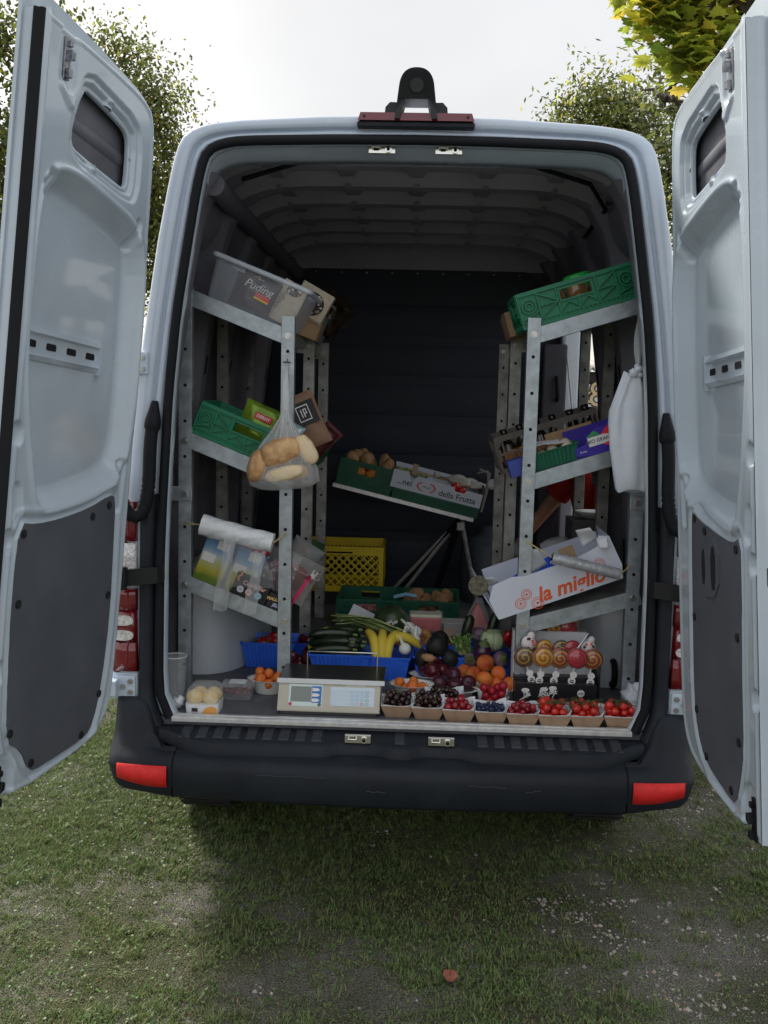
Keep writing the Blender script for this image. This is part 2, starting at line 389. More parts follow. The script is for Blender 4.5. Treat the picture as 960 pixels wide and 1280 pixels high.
def gravel():
    mb = MB(); sm = [mat('gravel_pale', (.32, .30, .28), .9, var=.3, scale=60), mat('gravel_grey', (.20, .19, .185), .9, var=.3, scale=60), mat('gravel_tan', (.26, .21, .16), .9, var=.3, scale=60)]
    k = 0
    while k < 3600:
        x, y = random.uniform(-1.9, 1.8), random.uniform(-.95, 1.9)
        b = float(bare(np.array([x]), np.array([y]))[0])
        if random.random() > max(.003, (b-.60)*2.6): continue
        k += 1
        r = random.choice((.002, .0025, .003, .004, .005, .008))*random.uniform(.7, 1.3); z = HZ(x, y)+r*.1
        a = random.uniform(0, 6.28); c, s_ = math.cos(a), math.sin(a)
        pts = [(1, 0, 0), (.3, .8, .1), (-.8, .5, 0), (-.7, -.6, .1), (.4, -.8, 0)]
        vs = [(x+(p[0]*c-p[1]*s_)*r*random.uniform(.8, 1.2), y+(p[0]*s_+p[1]*c)*r*random.uniform(.8, 1.2), z) for p in pts]
        vs += [(x+(q[0]-x)*.55, y+(q[1]-y)*.55, z+r*random.uniform(.4, .7)) for q in vs]
        mb.add(vs, [(i, (i+1) % 5, 5+(i+1) % 5, 5+i) for i in range(5)]+[(5, 6, 7, 8, 9)], random.choice((0, 0, 1, 2)))
    tag(mb.build('gravel', sm), 'pale gravel stones lying in the bare patches of the grass', 'gravel', kind='stuff')
gravel()
def fallen_leaf():
    mb = MB(); p = at(563, 1220, Z=0.022)
    prof = [(0, -.028), (.012, -.02), (.022, -.006), (.018, .012), (.006, .026), (0, .03), (-.006, .026), (-.02, .014), (-.023, -.004), (-.012, -.02)]
    mb.add([(p.x+a, p.y+b, p.z+.006*abs(a)/.02+.005*math.sin(b*90)) for a, b in prof]+[(p.x, p.y, p.z)], [(i, (i+1) % 10, 10) for i in range(10)])
    tag(mb.build('fallen_leaf', mat('dead_leaf', (.24, .085, .055), .7, var=.3, scale=60), loc=p), 'single reddish brown dead leaf lying on the grass', 'leaf')
fallen_leaf()

# ------------------------------------------------------------------ trees
LEAF_A = leafmat('leaf_dark', (.055, .072, .018), .5); LEAF_B = leafmat('leaf_mid', (.15, .18, .04), .6); LEAF_Y = leafmat('leaf_sunlit_gold', (.40, .38, .07), .65)  # the gold leaves carry sunlight in their colour
MAP_A = leafmat('maple_green', (.13, .18, .03), .7); MAP_B = leafmat('maple_lime', (.30, .34, .045), .75); MAP_C = leafmat('maple_gold', (.52, .45, .06), .75)
BARK = mat('bark', (.06, .05, .04), .9, var=.4, scale=9, bump=1, bscale=30)
MAPLE = [(0, 0), (.10, .02), (.30, -.12), (.27, .06), (.50, .12), (.34, .25), (.40, .42), (.24, .42), (.14, .62), (.08, .55), (0, .92)]
MAPLE = MAPLE+[(-a, b) for a, b in MAPLE[::-1][1:-1]]
def leaf_cloud(mb, blobs, n, size, mats_p, maple=False, clump=.38, sp=1.0):
    tot = sum(b[3]*b[4]*b[5] for b in blobs)
    for (bx, by, bz, rx, ry, rz) in blobs:
        k = int(n*rx*ry*rz/tot); ncl = max(3, int(k/45))
        for _ in range(ncl):
            d = Vector(RNG.normal(size=3)); d.normalize(); rr = random.uniform(.35, 1.0)**.6
            c = Vector((bx+d.x*rx*rr, by+d.y*ry*rr, bz+d.z*rz*rr)); cr = clump*random.uniform(.5, 1.25)
            wts = mats_p if rr > .75 and d.z > -.2 else (mats_p[0]*1.5, mats_p[1], mats_p[2]*.25)  # outer upper clumps lean to the brightest leaves, sunlight put into colour
            for _ in range(45):
                q = c+Vector(RNG.normal(size=3))*cr*.5
                L = size*random.uniform(.55, 1.25)
                a = Vector(RNG.normal(size=3)); a.normalize(); b_ = a.orthogonal().normalized()
                nrm = Vector((random.uniform(-.6, .6), random.uniform(-.6, .6), 1)) if maple else None
                if maple:
                    b_ = nrm.cross(a).normalized(); a = b_.cross(nrm).normalized()
                mi = random.choices((0, 1, 2), wts)[0]
                if maple:
                    n_ = a.cross(b_)
                    mb.add([q+b_*x*L+a*y*L+n_*(-.25*abs(x)*L) for x, y in MAPLE], [tuple(range(len(MAPLE)))], mi)
                else:
                    mb.add([q-a*L*.5, q+b_*L*.27, q+a*L*.5, q-b_*L*.27], [(0, 1, 2, 3)], mi)
def tree(name, base, blobs, n, size, wts, label, tr=.16, maple=False, clump=.38, lean=(0, 0)):
    t = thing(name, label, 'tree', base)
    top = max(b[2] for b in blobs); zt = top
    mb = MB(); bx, by = base[0], base[1]
    pts = [(bx+lean[0]*k*k+.1*math.sin(k*5), by+lean[1]*k*k, zt*k) for k in [i/8 for i in range(9)]]
    mb.tube(pts, tr, 10, rf=lambda f: tr*(1-.8*f)*(1+.5*max(0, .1-f)*10*.4))
    for (x, y, z, rx, ry, rz) in blobs:
        k0 = max(.25, min(.85, (z-rz*.9)/zt)); i0 = int(k0*8); p0 = Vector(pts[i0])
        p1 = Vector((x, y, z)); mid = (p0+p1)/2+Vector((0, 0, .2*(p1-p0).length))
        mb.tube([p0, p0*.5+mid*.5, mid, mid*.5+p1*.5, p1], .05, 7, rf=lambda f: max(.012, tr*.45*(1-.85*f)))
        for _ in range(6):
            d = Vector(RNG.normal(size=3)); d.normalize()
            e = p1+Vector((d.x*rx, d.y*ry, d.z*rz))*.9
            mb.tube([p1, (p1+e)/2+Vector((0, 0, .05)), e], .02, 5, rf=lambda f: .028*(1-.8*f))
    mb.build('trunk', BARK, t, world=True)
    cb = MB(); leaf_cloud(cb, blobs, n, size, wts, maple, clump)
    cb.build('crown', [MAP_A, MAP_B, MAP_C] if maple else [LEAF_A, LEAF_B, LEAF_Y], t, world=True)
    return t
def P3(px, py, Y): return tuple(at(px, py, Y=Y))
def blob(px, py, Y, r, ry=None):
    p = at(px, py, Y=Y); k = (Y+3.343)/FPX
    return (p.x, p.y, p.z, r*k, (ry or r)*k*.9, r*k*.95)
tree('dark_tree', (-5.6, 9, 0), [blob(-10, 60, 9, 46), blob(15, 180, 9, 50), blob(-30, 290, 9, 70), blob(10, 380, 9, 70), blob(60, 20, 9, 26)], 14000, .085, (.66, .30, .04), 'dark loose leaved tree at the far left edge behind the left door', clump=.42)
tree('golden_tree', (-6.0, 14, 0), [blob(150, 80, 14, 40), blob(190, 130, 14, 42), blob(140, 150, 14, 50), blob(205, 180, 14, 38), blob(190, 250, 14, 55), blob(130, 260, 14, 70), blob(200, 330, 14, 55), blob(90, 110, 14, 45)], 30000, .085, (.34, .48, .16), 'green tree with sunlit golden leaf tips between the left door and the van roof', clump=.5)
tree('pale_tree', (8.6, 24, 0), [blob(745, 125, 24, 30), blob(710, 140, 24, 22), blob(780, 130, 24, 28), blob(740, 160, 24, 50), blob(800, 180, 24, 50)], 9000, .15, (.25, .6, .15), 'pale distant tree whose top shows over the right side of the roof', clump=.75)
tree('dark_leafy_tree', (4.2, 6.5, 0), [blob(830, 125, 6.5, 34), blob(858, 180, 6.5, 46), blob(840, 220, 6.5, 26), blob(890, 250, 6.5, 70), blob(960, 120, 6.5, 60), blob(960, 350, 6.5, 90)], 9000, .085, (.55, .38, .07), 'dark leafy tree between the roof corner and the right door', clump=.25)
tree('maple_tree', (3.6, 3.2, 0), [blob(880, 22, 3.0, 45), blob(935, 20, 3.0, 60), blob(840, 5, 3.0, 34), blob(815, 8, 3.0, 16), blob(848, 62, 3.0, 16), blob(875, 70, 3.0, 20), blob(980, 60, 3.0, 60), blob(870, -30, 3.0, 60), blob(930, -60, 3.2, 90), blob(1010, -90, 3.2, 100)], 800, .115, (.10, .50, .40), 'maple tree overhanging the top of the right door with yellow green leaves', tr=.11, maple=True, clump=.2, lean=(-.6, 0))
# ------------------------------------------------------------------ the van
van = thing('delivery_van', 'silver white high roofed delivery van with both rear doors swung open', 'van', (0, 0, 0))
WO = [(.68, .755), (.70, .775), (.74, .788), (.80, .793), (1.2, .790), (1.4, .782), (1.75, .764), (2.0, .740), (2.25, .700), (2.36, .682)]
WB = [(.40, .955), (.69, .957), (1.0, .948), (1.4, .922), (1.8, .882), (2.23, .817), (2.40, .784)]
def resample(p, n):
    p = np.array(p, float); s = np.r_[0, np.cumsum(np.linalg.norm(np.diff(p, axis=0), axis=1))]
    t = np.linspace(0, s[-1], n); return np.c_[np.interp(t, s, p[:, 0]), np.interp(t, s, p[:, 1])]
def half(side, corner, top):
    a = resample(side, 22); b = resample(chaikin(corner, 3, False), 12); c = resample(top, 14)
    return np.r_[a, b[1:], c[1:]]
OH = half([(lerp(WO, z), z) for z in np.linspace(.68, 2.36, 22)], [(.682, 2.36), (.667, 2.44), (.648, 2.506), (.585, 2.532), (.50, 2.537)], [(.50, 2.537), (.25, 2.543), (0, 2.545)])
BH = half([(lerp(WB, z), z) for z in np.linspace(.68, 2.40, 22)], [(.784, 2.40), (.764, 2.49), (.738, 2.565), (.67, 2.597), (.55, 2.611)], [(.55, 2.611), (.28, 2.627), (0, 2.632)])
def full(h): return np.r_[np.c_[-h[:, 0], h[:, 1]], np.c_[h[::-1][1:, 0], h[::-1][1:, 1]]]
OC, BC = full(OH), full(BH); NC = len(OC)
CEN = np.array([0, 1.6])
def ring(c, y): return [(p[0], y, p[1]) for p in c]
def mixc(t, grow=0.0):
    c = BC*(1-t)+OC*t
    if grow:
        d = BC-OC; d = d/np.linalg.norm(d, axis=1)[:, None]; c = c+d*grow
    return c
def body():
    grow = lambda g: np.c_[BC[:, 0]*(1+g/.95), BC[:, 1]+g*(BC[:, 1]-.68)/2]
    rings = [ring(grow(.045), 2.75), ring(grow(.044), 2.44), ring(grow(.04), 1.5), ring(grow(.022), .5), ring(grow(.006), .10), ring(BC, .045), ring(mixc(.03), .018), ring(mixc(.10), .003), ring(mixc(.20), -.002),
             ring(mixc(.44), .0), ring(mixc(.48), .004), ring(mixc(.50), .016), ring(mixc(.53), .020), ring(mixc(.56), .016), ring(mixc(.60), .010), ring(mixc(.72), .006), ring(mixc(.76), .016), ring(mixc(.86), .020), ring(mixc(.90), .012), ring(mixc(.985), .006)]
    mb = MB(); mb.fl = True
    mb.loft(rings, False)
    k = [i for i, f in enumerate(mb.f) if not (sum(mb.v[a][0] for a in f) > 0 and 1.5 < sum(mb.v[a][1] for a in f)/len(f) < 2.44 and .72 < sum(mb.v[a][2] for a in f)/len(f) < 2.30)]
    mb.f, mb.m, mb.sm = [mb.f[i] for i in k], [mb.m[i] for i in k], [mb.sm[i] for i in k]
    # cab: roof, windscreen and bonnet ahead of the load space
    c0 = grow(.045)
    for a, b, mi in (((2.75, 1.0, 2.65), (3.5, .97, 2.50), 0), ((3.5, .97, 2.50), (4.35, .90, 1.45), 1), ((4.35, .90, 1.45), (5.1, .84, 1.05), 0), ((5.1, .84, 1.05), (5.2, .8, .5), 0)):
        def rg(q):
            y, k, top = q; s_ = (top-.5)/(2.65-.5)
            return [(p[0]*k, y, .5+(p[1]-.5)*s_) for p in c0]
        mb.loft([rg(b), rg(a)], False, mi)
    mb.build('body_shell', [PAINT, GLASS], van, bev=0)
    # lower side skirts down to the sills
    for sx in (-1, 1):
        m2 = MB(); m2.fl = sx > 0
        m2.grid(lambda u, v: (sx*(.99-.03*(1-v)), .25+u*4.6, .42+v*.30), 20, 3)
        m2.build('side_skirt', BLACKP, van, solid=.01)
    # inner flange of the opening
    m3 = MB(); m3.fl = True
    m3.loft([ring(mixc(.985), .006), ring(OC, .004), ring(mixc(1.0, -.006), .012), ring(mixc(1.0, -.006), .05), ring(mixc(.98), .075)], False)
    m3.build('opening_flange', PAINT_IN, van)
    # rubber seal round the opening
    m4 = MB(); pts = [(p[0], -.004, p[1]) for p in mixc(.93)]
    m4.tube(pts, .0155, 8); m4.build('door_seal', RUBBER, van)
body()
def interior():
    """side walls with pressed pillars, roof skin with ribs, bulkhead, floor"""
    yf = 2.50
    WI = [(.66, .865), (1.0, .868), (1.4, .850), (1.8, .82), (2.1, .778), (2.3, .74), (2.42, .70)]
    for sx in (-1, 1):
        mb = MB(); mb.fl = sx < 0
        op = (sx > 0)
        def f(u, v):
            y = .07+u*(yf-.07); z = .66+v*1.80
            x = lerp(WI, z)
            p = 0
            for yc, w in ((.14, .10), (.62, .055), (1.12, .06), (1.66, .055), (2.16, .06)):
                p = max(p, 1-float(sst(abs(y-yc), w, w+.035)))
            q = max(1-float(sst(abs(z-1.42), .05, .075)), 1-float(sst(abs(z-2.36), .05, .08)))
            slot = 1.0
            x = x+.045-.075*max(p, q*.75)
            if y < .075: x = lerp(WO, min(z, 2.36))+.012
            if z > 2.40: x -= (z-2.40)*.6
            return (sx*x, y, z)
        keep = None
        if op:
            keep = lambda u, v: not (1.50 < .07+u*(yf-.07) < 2.44 and .72 < .66+v*1.8 < 2.30)
        mb.grid(f, 110, 46, keep=keep)
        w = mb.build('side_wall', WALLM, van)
        # slots pressed through the pillars
        sb = MB()
        for yc in (.14, .62, 1.12, 1.66, 2.16):
            for zc, hh in ((2.12, .11), (1.86, .035), (1.66, .05), (1.18, .06)):
                if op and 1.5 < yc < 2.44: continue
                xx = lerp(WI, zc)-.031
                sl_ = (lerp(WI, zc+.05)-lerp(WI, zc-.05))/.1
                sb.add([(sx*(xx-sl_*hh), yc-.016, zc-hh), (sx*(xx-sl_*hh), yc+.016, zc-hh), (sx*(xx+sl_*hh), yc+.016, zc+hh), (sx*(xx+sl_*hh), yc-.016, zc+hh)], [(0, 1, 2, 3)])
        build_each(sb, 'pillar_slot', HOLE, w)
    def roofz(x): return 2.605-.095*abs(x/.72)**7
    mb = MB(); mb.fl = True
    mb.grid(lambda u, v: ((u*2-1)*.735, .09+v*(yf-.09), roofz((u*2-1)*.735)-.004+.005*math.sin(v*60)*0), 31, 20)
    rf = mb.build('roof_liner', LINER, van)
    for i, y in enumerate((.40, .76, 1.12, 1.48, 1.84, 2.20)):
        rb = MB()
        prof = [(-.065, .0), (-.04, -.052), (.04, -.052), (.065, .0)]
        rb.loft([[((k/20*2-1)*.715, y+a, roofz((k/20*2-1)*.715)+b-.004) for k in range(21)] for a, b in prof], False, smooth=False)
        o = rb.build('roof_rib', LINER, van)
        st = MB()
        for x in (-.52, -.26, 0, .26, .52):
            st.loft([[(x+a, y+.07+t*.20, roofz(x)+b-.003) for a, b in ((-.045, 0), (-.025, -.028), (.025, -.028), (.045, 0))] for t in (0, 1)], False, smooth=False)
            st.cyl((x, y-.045, roofz(x)-.05), (x, y-.047, roofz(x)-.058), .012, n=8)
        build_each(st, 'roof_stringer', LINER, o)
    hd = MB()                                     # rear header, the pale band under the seal
    hd.loft([[(p[0], y, p[1]+dz) for p in OC[24:NC-24]] for y, dz in ((.05, -.004), (.10, -.030), (.16, -.034), (.20, .0), (.21, .06))], False)
    hd.build('rear_header', PAINT_IN, van)
    # cable duct along the top left corner
    cdm = MB()
    cdm.tube([(-.655, .12, 2.43), (-.665, .5, 2.435), (-.665, 1.2, 2.43), (-.66, 2.45, 2.42)], .036, 12)
    cdm.build('cable_duct', mat('duct_black', (.10, .098, .12), .6), van)
    cb = MB(); cb.tube([(-.6, .33, 2.49), (-.4, .31, 2.545), (0, .30, 2.556), (.4, .31, 2.545), (.6, .36, 2.50), (.68, .5, 2.44), (.69, 1.2, 2.42)], .008, 6)
    cb.build('roof_cable', RUBBER, van)
    bm = MB()
    bh = [(x_, z) for x_, z in ((-.9, .66), (.9, .66), (.86, 1.4), (.80, 2.1), (.72, 2.38), (.60, 2.455), (-.60, 2.455), (-.72, 2.38), (-.80, 2.1), (-.86, 1.4))]
    bm.prism(bh, yf, yf+.03)
    b = bm.build('bulkhead', BULK, van)
    for z in (.86, 1.08, 1.30, 1.52, 1.74, 1.96, 2.18):
        r_ = MB(); hw = lerp(WI, z)-.10
        r_.loft([[(x_, yf-.002-d, z+e) for x_ in (-hw, hw)] for e, d in ((-.085, 0), (-.06, .006), (.06, .006), (.085, 0))], False, smooth=True)
        r_.build('bulkhead_rib', BULK, b)
    rv = MB()
    for k in range(9): rv.cyl((-.56+k*.14, yf-.001, 2.435), (-.56+k*.14, yf-.005, 2.435), .0035, n=6)
    rv.build('rivets', BOLTM, b)['kind'] = 'stuff'
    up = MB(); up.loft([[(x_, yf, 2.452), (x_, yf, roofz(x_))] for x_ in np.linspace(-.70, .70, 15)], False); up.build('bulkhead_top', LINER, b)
    fl = MB(); fl.box(-.89, .89, .0, yf, .645, .680); fl.build('load_floor', FLOORM, van)
    # side door pillar and dark lining seen beside the side opening
    pl = MB(); pl.box(.79, .90, 2.38, 2.48, .66, 2.3); pl.build('side_door_pillar', PAINT_IN, van, bev=.02)
    # wheel arch boxes
    for sx in (-1, 1):
        wa = MB()
        pts = []
        for k in range(17):
            t = math.pi*k/16
            pts.append((sx*(.86-.27*math.sin(t)**.55), 1.02-.50*math.cos(t)))
        rings = []
        for z, sh in ((.681, 0), (.86, .004), (1.02, .014), (1.07, .035), (1.09, .07)):
            rings.append([(x_-sx*0+sx*sh*(.86-abs(x_))/.27, 1.02+(y-1.02)*(1-sh*1.3), z) for x_, y in pts])
        wa.fl = sx < 0
        wa.loft(rings, False)
        wa.add([rings[-1][k] for k in range(17)], [tuple(range(17))])
        wa.build('wheel_arch', WHITESTEEL, van)
interior()
def rear_end():
    # sill plate
    mb = MB(); mb.box(-.757, .757, -.020, .022, .682, .688); mb.box(-.757, .757, -.026, -.018, .672, .687); mb.box(-.757, .757, -.004, .002, .688, .691)
    mb.build('sill_strip', ALU, van, bev=.002)
    # white corner of the flange at both ends of the sill
    # step pad: ribbed moulding from the sill down to the bumper
    st = MB()
    prof = [(.0, .655), (-.03, .652), (-.105, .640), (-.118, .630), (-.124, .612), (-.128, .598), (-.125, .580)]
    N = 61
    def sx_(k, i):
        x = -0.79+1.58*k/(N-1); y, z = prof[i]
        e = float(sst(abs(x), .62, .79)); y += e*.06*(i > 1); z += e*.035*(i > 2)
        for c in (-.135, .135):                       # pockets round the latch strikers
            q = 1-float(sst(abs(x-c), .055, .115))
            if i >= 2: y += q*.030
        return (x, y, z)
    st.loft([[sx_(k, i) for i in range(len(prof))] for k in range(N)], False)
    pad = st.build('step_pad', BLACKP, van)
    rb = MB()
    for k in range(27):
        x = -.70+k*1.40/26
        if min(abs(x-.135), abs(x+.135)) < .10: continue
        sk = .018
        rb.add([(x-.015, -.012, .6575), (x+.015, -.012, .6575), (x+.015-sk*np.sign(x)*0, -.085, .6465), (x-.015, -.085, .6465), (x-.018, -.008, .652), (x+.018, -.008, .652), (x+.018, -.092, .640), (x-.018, -.092, .640)],
               [(0, 3, 2, 1), (0, 1, 5, 4), (1, 2, 6, 5), (2, 3, 7, 6), (3, 0, 4, 7)])
    build_each(rb, 'tread_bar', mat('tread_plastic', (.030, .034, .042), .55, var=.15, scale=20), pad)
    # centre bumper
    prof = [(-.10, .600), (-.122, .600), (-.165, .588), (-.178, .580), (-.186, .566), (-.190, .548), (-.184, .470), (-.174, .456), (-.12, .450), (-.05, .452)]
    def bar(xs, fn, name):
        m = MB(); m.loft([[fn(x, y, z) for y, z in prof] for x in xs], False)
        return m.build(name, BLACKP, van)
    def bow(x, y, z): return (x, y+.035*(x/.75)**2, z+.004)
    bb = bar(np.linspace(-.722, .722, 31), bow, 'bumper_bar')
    sc = MB()
    for x0, z0, L, dz in ((-.45, .556, .22, .003), (.22, .55, .12, -.004), (.4, .53, .05, .01), (-.1, .52, .06, .0)):
        sc.tube([(x0+L*k/6, -.1925+.035*((x0+L*k/6)/.75)**2, z0+dz*k/6+.002*math.sin(k*2.1)) for k in range(7)], .0014, 5)
    build_each(sc, 'scuff_mark', mat('scuff', (.040, .043, .048), .7), bb)
    # wrap-round corners, rising to the lamps
    for sx in (-1, 1):
        m = MB(); m.fl = sx < 0
        sections = []
        for k in range(15):
            t = k/14
            if t < .72: x = .726+t/.72*.190; yb = .0+.018*(t/.72)**2
            else:
                a = (t-.72)/.28*math.pi/2; x = .92+.05*math.sin(a); yb = .018+.30*(1-math.cos(a))
            rise = float(sst(x, .76, .85))
            top = .600+.150*rise; zr = .60
            y0 = -.145+yb
            sec = [(x, -.02+yb*.6+.0, top), (x, -.040-.035*(1-rise)+yb*.8, top-.004), (x, -.054-.035*(1-rise)+yb*.9, top-.02),
                   (x, -.068-.02*(1-rise)+yb, .70-.09*(1-rise)), (x, -.085+yb, .655-.055*(1-rise)), (x, -.105+yb, .615-.018*(1-rise)), (x, y0, .590), (x, y0-.014, .570), (x, y0-.018, .56), (x-.022*t, y0-.012, .50), (x-.034*t, y0-.002, .466+.02*t), (x-.045*t, y0+.02, .452+.03*t), (x-.05*t, y0+.10, .450+.04*t)]
            sections.append([(sx*p[0], p[1], p[2]) for p in sec])
        m.loft(sections, False)
        c = m.build('bumper_corner', BLACKP, van)
        r = MB(); r.fl = sx < 0
        pts = lambda x, y, z: (sx*x, y, z)
        top = []; bot = []
        for k in range(9):
            x = .738+k/8*.163; yb = .018*((x-.726)/.19)**2
            top.append(pts(x, -.1675+yb-.002, .572)); bot.append(pts(x, -.162+yb-.002+.0, .502+.022*max(0, (k-2)/6)**1.6))
        mid = [tuple((a[i]+b[i])/2-(.006 if i == 1 else 0) for i in range(3)) for a, b in zip(top, bot)]
        r.loft([top, mid, bot], False); r.build('reflector', REDREF, van, solid=.004)
    # black corner posts beside the opening and the lamps
    for sx in (-1, 1):
        m = MB(); m.fl = sx > 0
        rows = []
        for z in np.linspace(.66, 1.425, 20):
            o = lerp(WO, z); kk = float(sst(z, 1.36, 1.425))
            e = float(sst(z, .66, .80)); xin = o+.030-.0*(1-e); xo = .872-.01*(z-.8)
            low = .03*(1-e)
            rows.append([(sx*(xin), .012, z), (sx*(xin+.004), -.012-low, z), (sx*(xin+.016), -.020-low, z), (sx*(xin*.5+xo*.5), -.022-low, z), (sx*(xo-.006), -.016-low, z), (sx*xo, .0, z), (sx*xo, .03, z)])
        m.loft(rows, False); m.build('corner_post', BLACKP, van)
        # tail lamp: stacked lenses on a dark housing
        lampx = (.874, .962)
        hs = MB(); hs.box(*(sorted((sx*lampx[0], sx*lampx[1]))), .0, .12, .826, 1.405); lamp = hs.build('tail_lamp', REDL, van, bev=.006)
        for (z0, z1, mt_, nm) in ((1.268, 1.398, REDL, 'red_lens'), (1.118, 1.262, CLEARL, 'clear_lens'), (1.04, 1.112, REDL, 'red_lens'), (.834, .93, REDL, 'red_lens')):
            q = MB(); q.fl = sx > 0
            q.loft([[(sx*(lampx[0]+.002), -.002, z), (sx*(lampx[0]+.008), -.014, z), (sx*(lampx[0]+.04), -.016, z), (sx*(lampx[1]-.012), -.006, z), (sx*lampx[1], .03, z), (sx*(lampx[1]+.004), .11, z)] for z in np.linspace(z0, z1, 4)], False)
            q.build(nm, mt_, lamp, solid=.003)
        for zc in (1.005, .955):
            q = MB(); poly = chaikin([(sx*(lampx[0]+.012), zc-.017), (sx*lampx[1]-sx*.004, zc-.017), (sx*lampx[1]-sx*.004, zc+.017), (sx*(lampx[0]+.012), zc+.017)], 2)
            if sx < 0: poly = poly[::-1]
            q.prism(poly, -.019, -.004); q.build('pill_lens', CLEARL, lamp)
        q = MB(); q.loft([[(sx*(lampx[0]+.002), -.002, z), (sx*(lampx[0]+.02), -.012, z), (sx*(lampx[1]-.012), -.006, z), (sx*lampx[1], .03, z)] for z in (.93, 1.04)], False); q.fl = sx > 0
        q.build('red_lens', REDL, lamp, solid=.002)
        # white steel patch with the lower hinge, upper hinge
        for zc, nm in ((.782, 'lower'), (1.845, 'upper')):
            xc = .915 if nm == 'lower' else .872
            if nm == 'lower':
                q = MB(); q.box(*sorted((sx*.875, sx*.962)), -.004, .10, .735, .826); q.build('corner_steel', PAINT, van, bev=.004)
            h = MB(); h.box(*sorted((sx*(xc-.034), sx*(xc+.034))), -.012, .02, zc-.036, zc+.036)
            h.box(*sorted((sx*(xc+.02), sx*(xc+.062))), -.050, .0, zc-.026, zc+.026); h.cyl((sx*(xc+.05), -.045, zc-.036), (sx*(xc+.05), -.045, zc+.036), .012, n=10)
            ho = h.build('hinge', PAINT, van, bev=.006)
            b = MB()
            for dx, dz in ((-.018, .018), (-.018, -.018), (.006, 0)):
                b.cyl((sx*(xc+dx), -.012, zc+dz), (sx*(xc+dx), -.020, zc+dz), .0085, n=8); b.cyl((sx*(xc+dx), -.02, zc+dz), (sx*(xc+dx), -.023, zc+dz), .004, n=6)
            b.build('hinge_bolts', BOLTM, ho)['kind'] = 'stuff'
        # corrugated cable hose from body to door
        zt = 1.725; x0 = .815
        path = [(sx*x0, -.008, zt), (sx*(x0+.003), -.016, zt-.05), (sx*(x0+.012), -.028, zt-.14), (sx*(x0+.014), -.03, zt-.26), (sx*(x0+.022), -.035, zt-.33), (sx*(x0+.045), -.045, zt-.375), (sx*(x0+.075), -.055, zt-.365), (sx*(x0+.10), -.07, zt-.31), (sx*(x0+.115), -.09, zt-.24)]
        path = [tuple(Vector(p)) for p in chaikin([tuple(p) for p in path], 2, False)]
        pp = resample3(path, 70)
        h = MB(); h.tube(pp, .018, 10, rf=lambda f: (.010+.016*min(1, f/.12) if f < .16 else .021) + (.0022*math.sin(f*250) if .45 < f else 0))
        h.build('cable_hose', RUBBER, van)
        # door check strap
        zc = 1.165
        s_ = MB()
        pa = [(sx*.79, .02, zc), (sx*.785, -.02, zc), (sx*.80, -.040, zc-.002), (sx*.85, -.056, zc-.006), (sx*.90, -.066, zc-.010), (sx*.935, -.075, zc-.012)]
        s_.loft([[(p[0], p[1], p[2]-.027), (p[0], p[1], p[2]+.027), (p[0], p[1]+.012, p[2]+.027), (p[0], p[1]+.012, p[2]-.027)] for p in pa], True, smooth=False, caps=True)
        s_.box(*sorted((sx*.895, sx*.945)), -.085, -.045, zc-.04, zc+.022); s_.cyl((sx*.90, -.082, zc-.045), (sx*.90, -.082, zc+.03), .012, n=10)
        s_.build('check_strap', DARKMETAL, van, bev=.003)
    # latch strikers, two above and two below
    for x, y, z, k in ((-.105, .045, 2.507, 1), (.105, .045, 2.507, 1), (-.135, -.094, .637, 0), (.135, -.094, .637, 0)):
        if k: y, z = .03, 2.528
        else: y, z = -.082, .652
        q = MB(); q.box(x-.042, x+.042, y-.004, y+.008, z-.012, z+.014); q.cyl((x+.02, y-.004, z), (x+.02, y-.012, z), .0105, n=12); q.tube([(x-.03, y, z), (x-.03, y-.018, z+.004), (x-.005, y-.018, z+.004), (x-.005, y, z)], .0035, 6)
        o = q.build('latch_striker', CHROME, van, bev=.004)
        q = MB(); q.cyl((x+.02, y-.0125, z), (x+.02, y-.0135, z), .0055, n=10); q.box(x-.026, x-.010, y-.0045, y-.0035, z-.004, z+.002); q.build('striker_hole', HOLE, o)
    # third brake light and camera on the roof edge
    q = MB(); q.prism([(-.180, 2.604), (.180, 2.604), (.172, 2.627), (-.172, 2.627)], -.026, .03)
    bl = q.build('brake_light', mat('brake_red', (.13, .012, .024), .2, coat=.8), van, bev=.005)
    for x in (-.160, .160):
        b = MB(); b.cyl((x, -.026, 2.615), (x, -.030, 2.615), .004, n=8); b.build('screw', DARKMETAL, bl)
    q = MB(); q.box(-.182, .182, -.018, .02, 2.586, 2.603); q.build('gutter_lip', BLACKP, van, bev=.004)
    CAMP = mat('camera_black', (.010, .011, .015), .4)
    q = MB()                                              # base wings left and right of the arch
    for s_ in (-1, 1):
        q.loft([[(s_*.04, y, 2.612), (s_*.04, y, 2.664), (s_*.082, y, 2.665), (s_*.096, y, 2.650), (s_*.100, y, 2.612)] for y in (.00, .13)], False, smooth=False)
        q.add([(s_*.04, .0, 2.612), (s_*.04, .0, 2.664), (s_*.082, .0, 2.665), (s_*.096, .0, 2.650), (s_*.100, .0, 2.612)], [(0, 1, 2, 3, 4)])
    ch = q.build('camera_base', CAMP, van)
    # arched hood: a thick arch, open underneath, with a round eye under the brow
    arch_o = chaikin([(-.066, 2.606), (-.057, 2.675), (-.050, 2.722), (-.024, 2.746), (.024, 2.746), (.050, 2.722), (.057, 2.675), (.066, 2.606)], 2, False)
    arch_i = [(-.050, 2.606), (-.036, 2.664), (.036, 2.664), (.050, 2.606)]
    front = [(x, -.04-.04*max(0, (z-2.64)/.11), z) for x, z in arch_o]; back = [(x*.98, .07, 2.62+(z-2.62)*.9) for x, z in arch_o]
    q = MB(); q.loft([front, [(x*1.01, .03, z) for x, _, z in front], back], False)
    n = len(front)
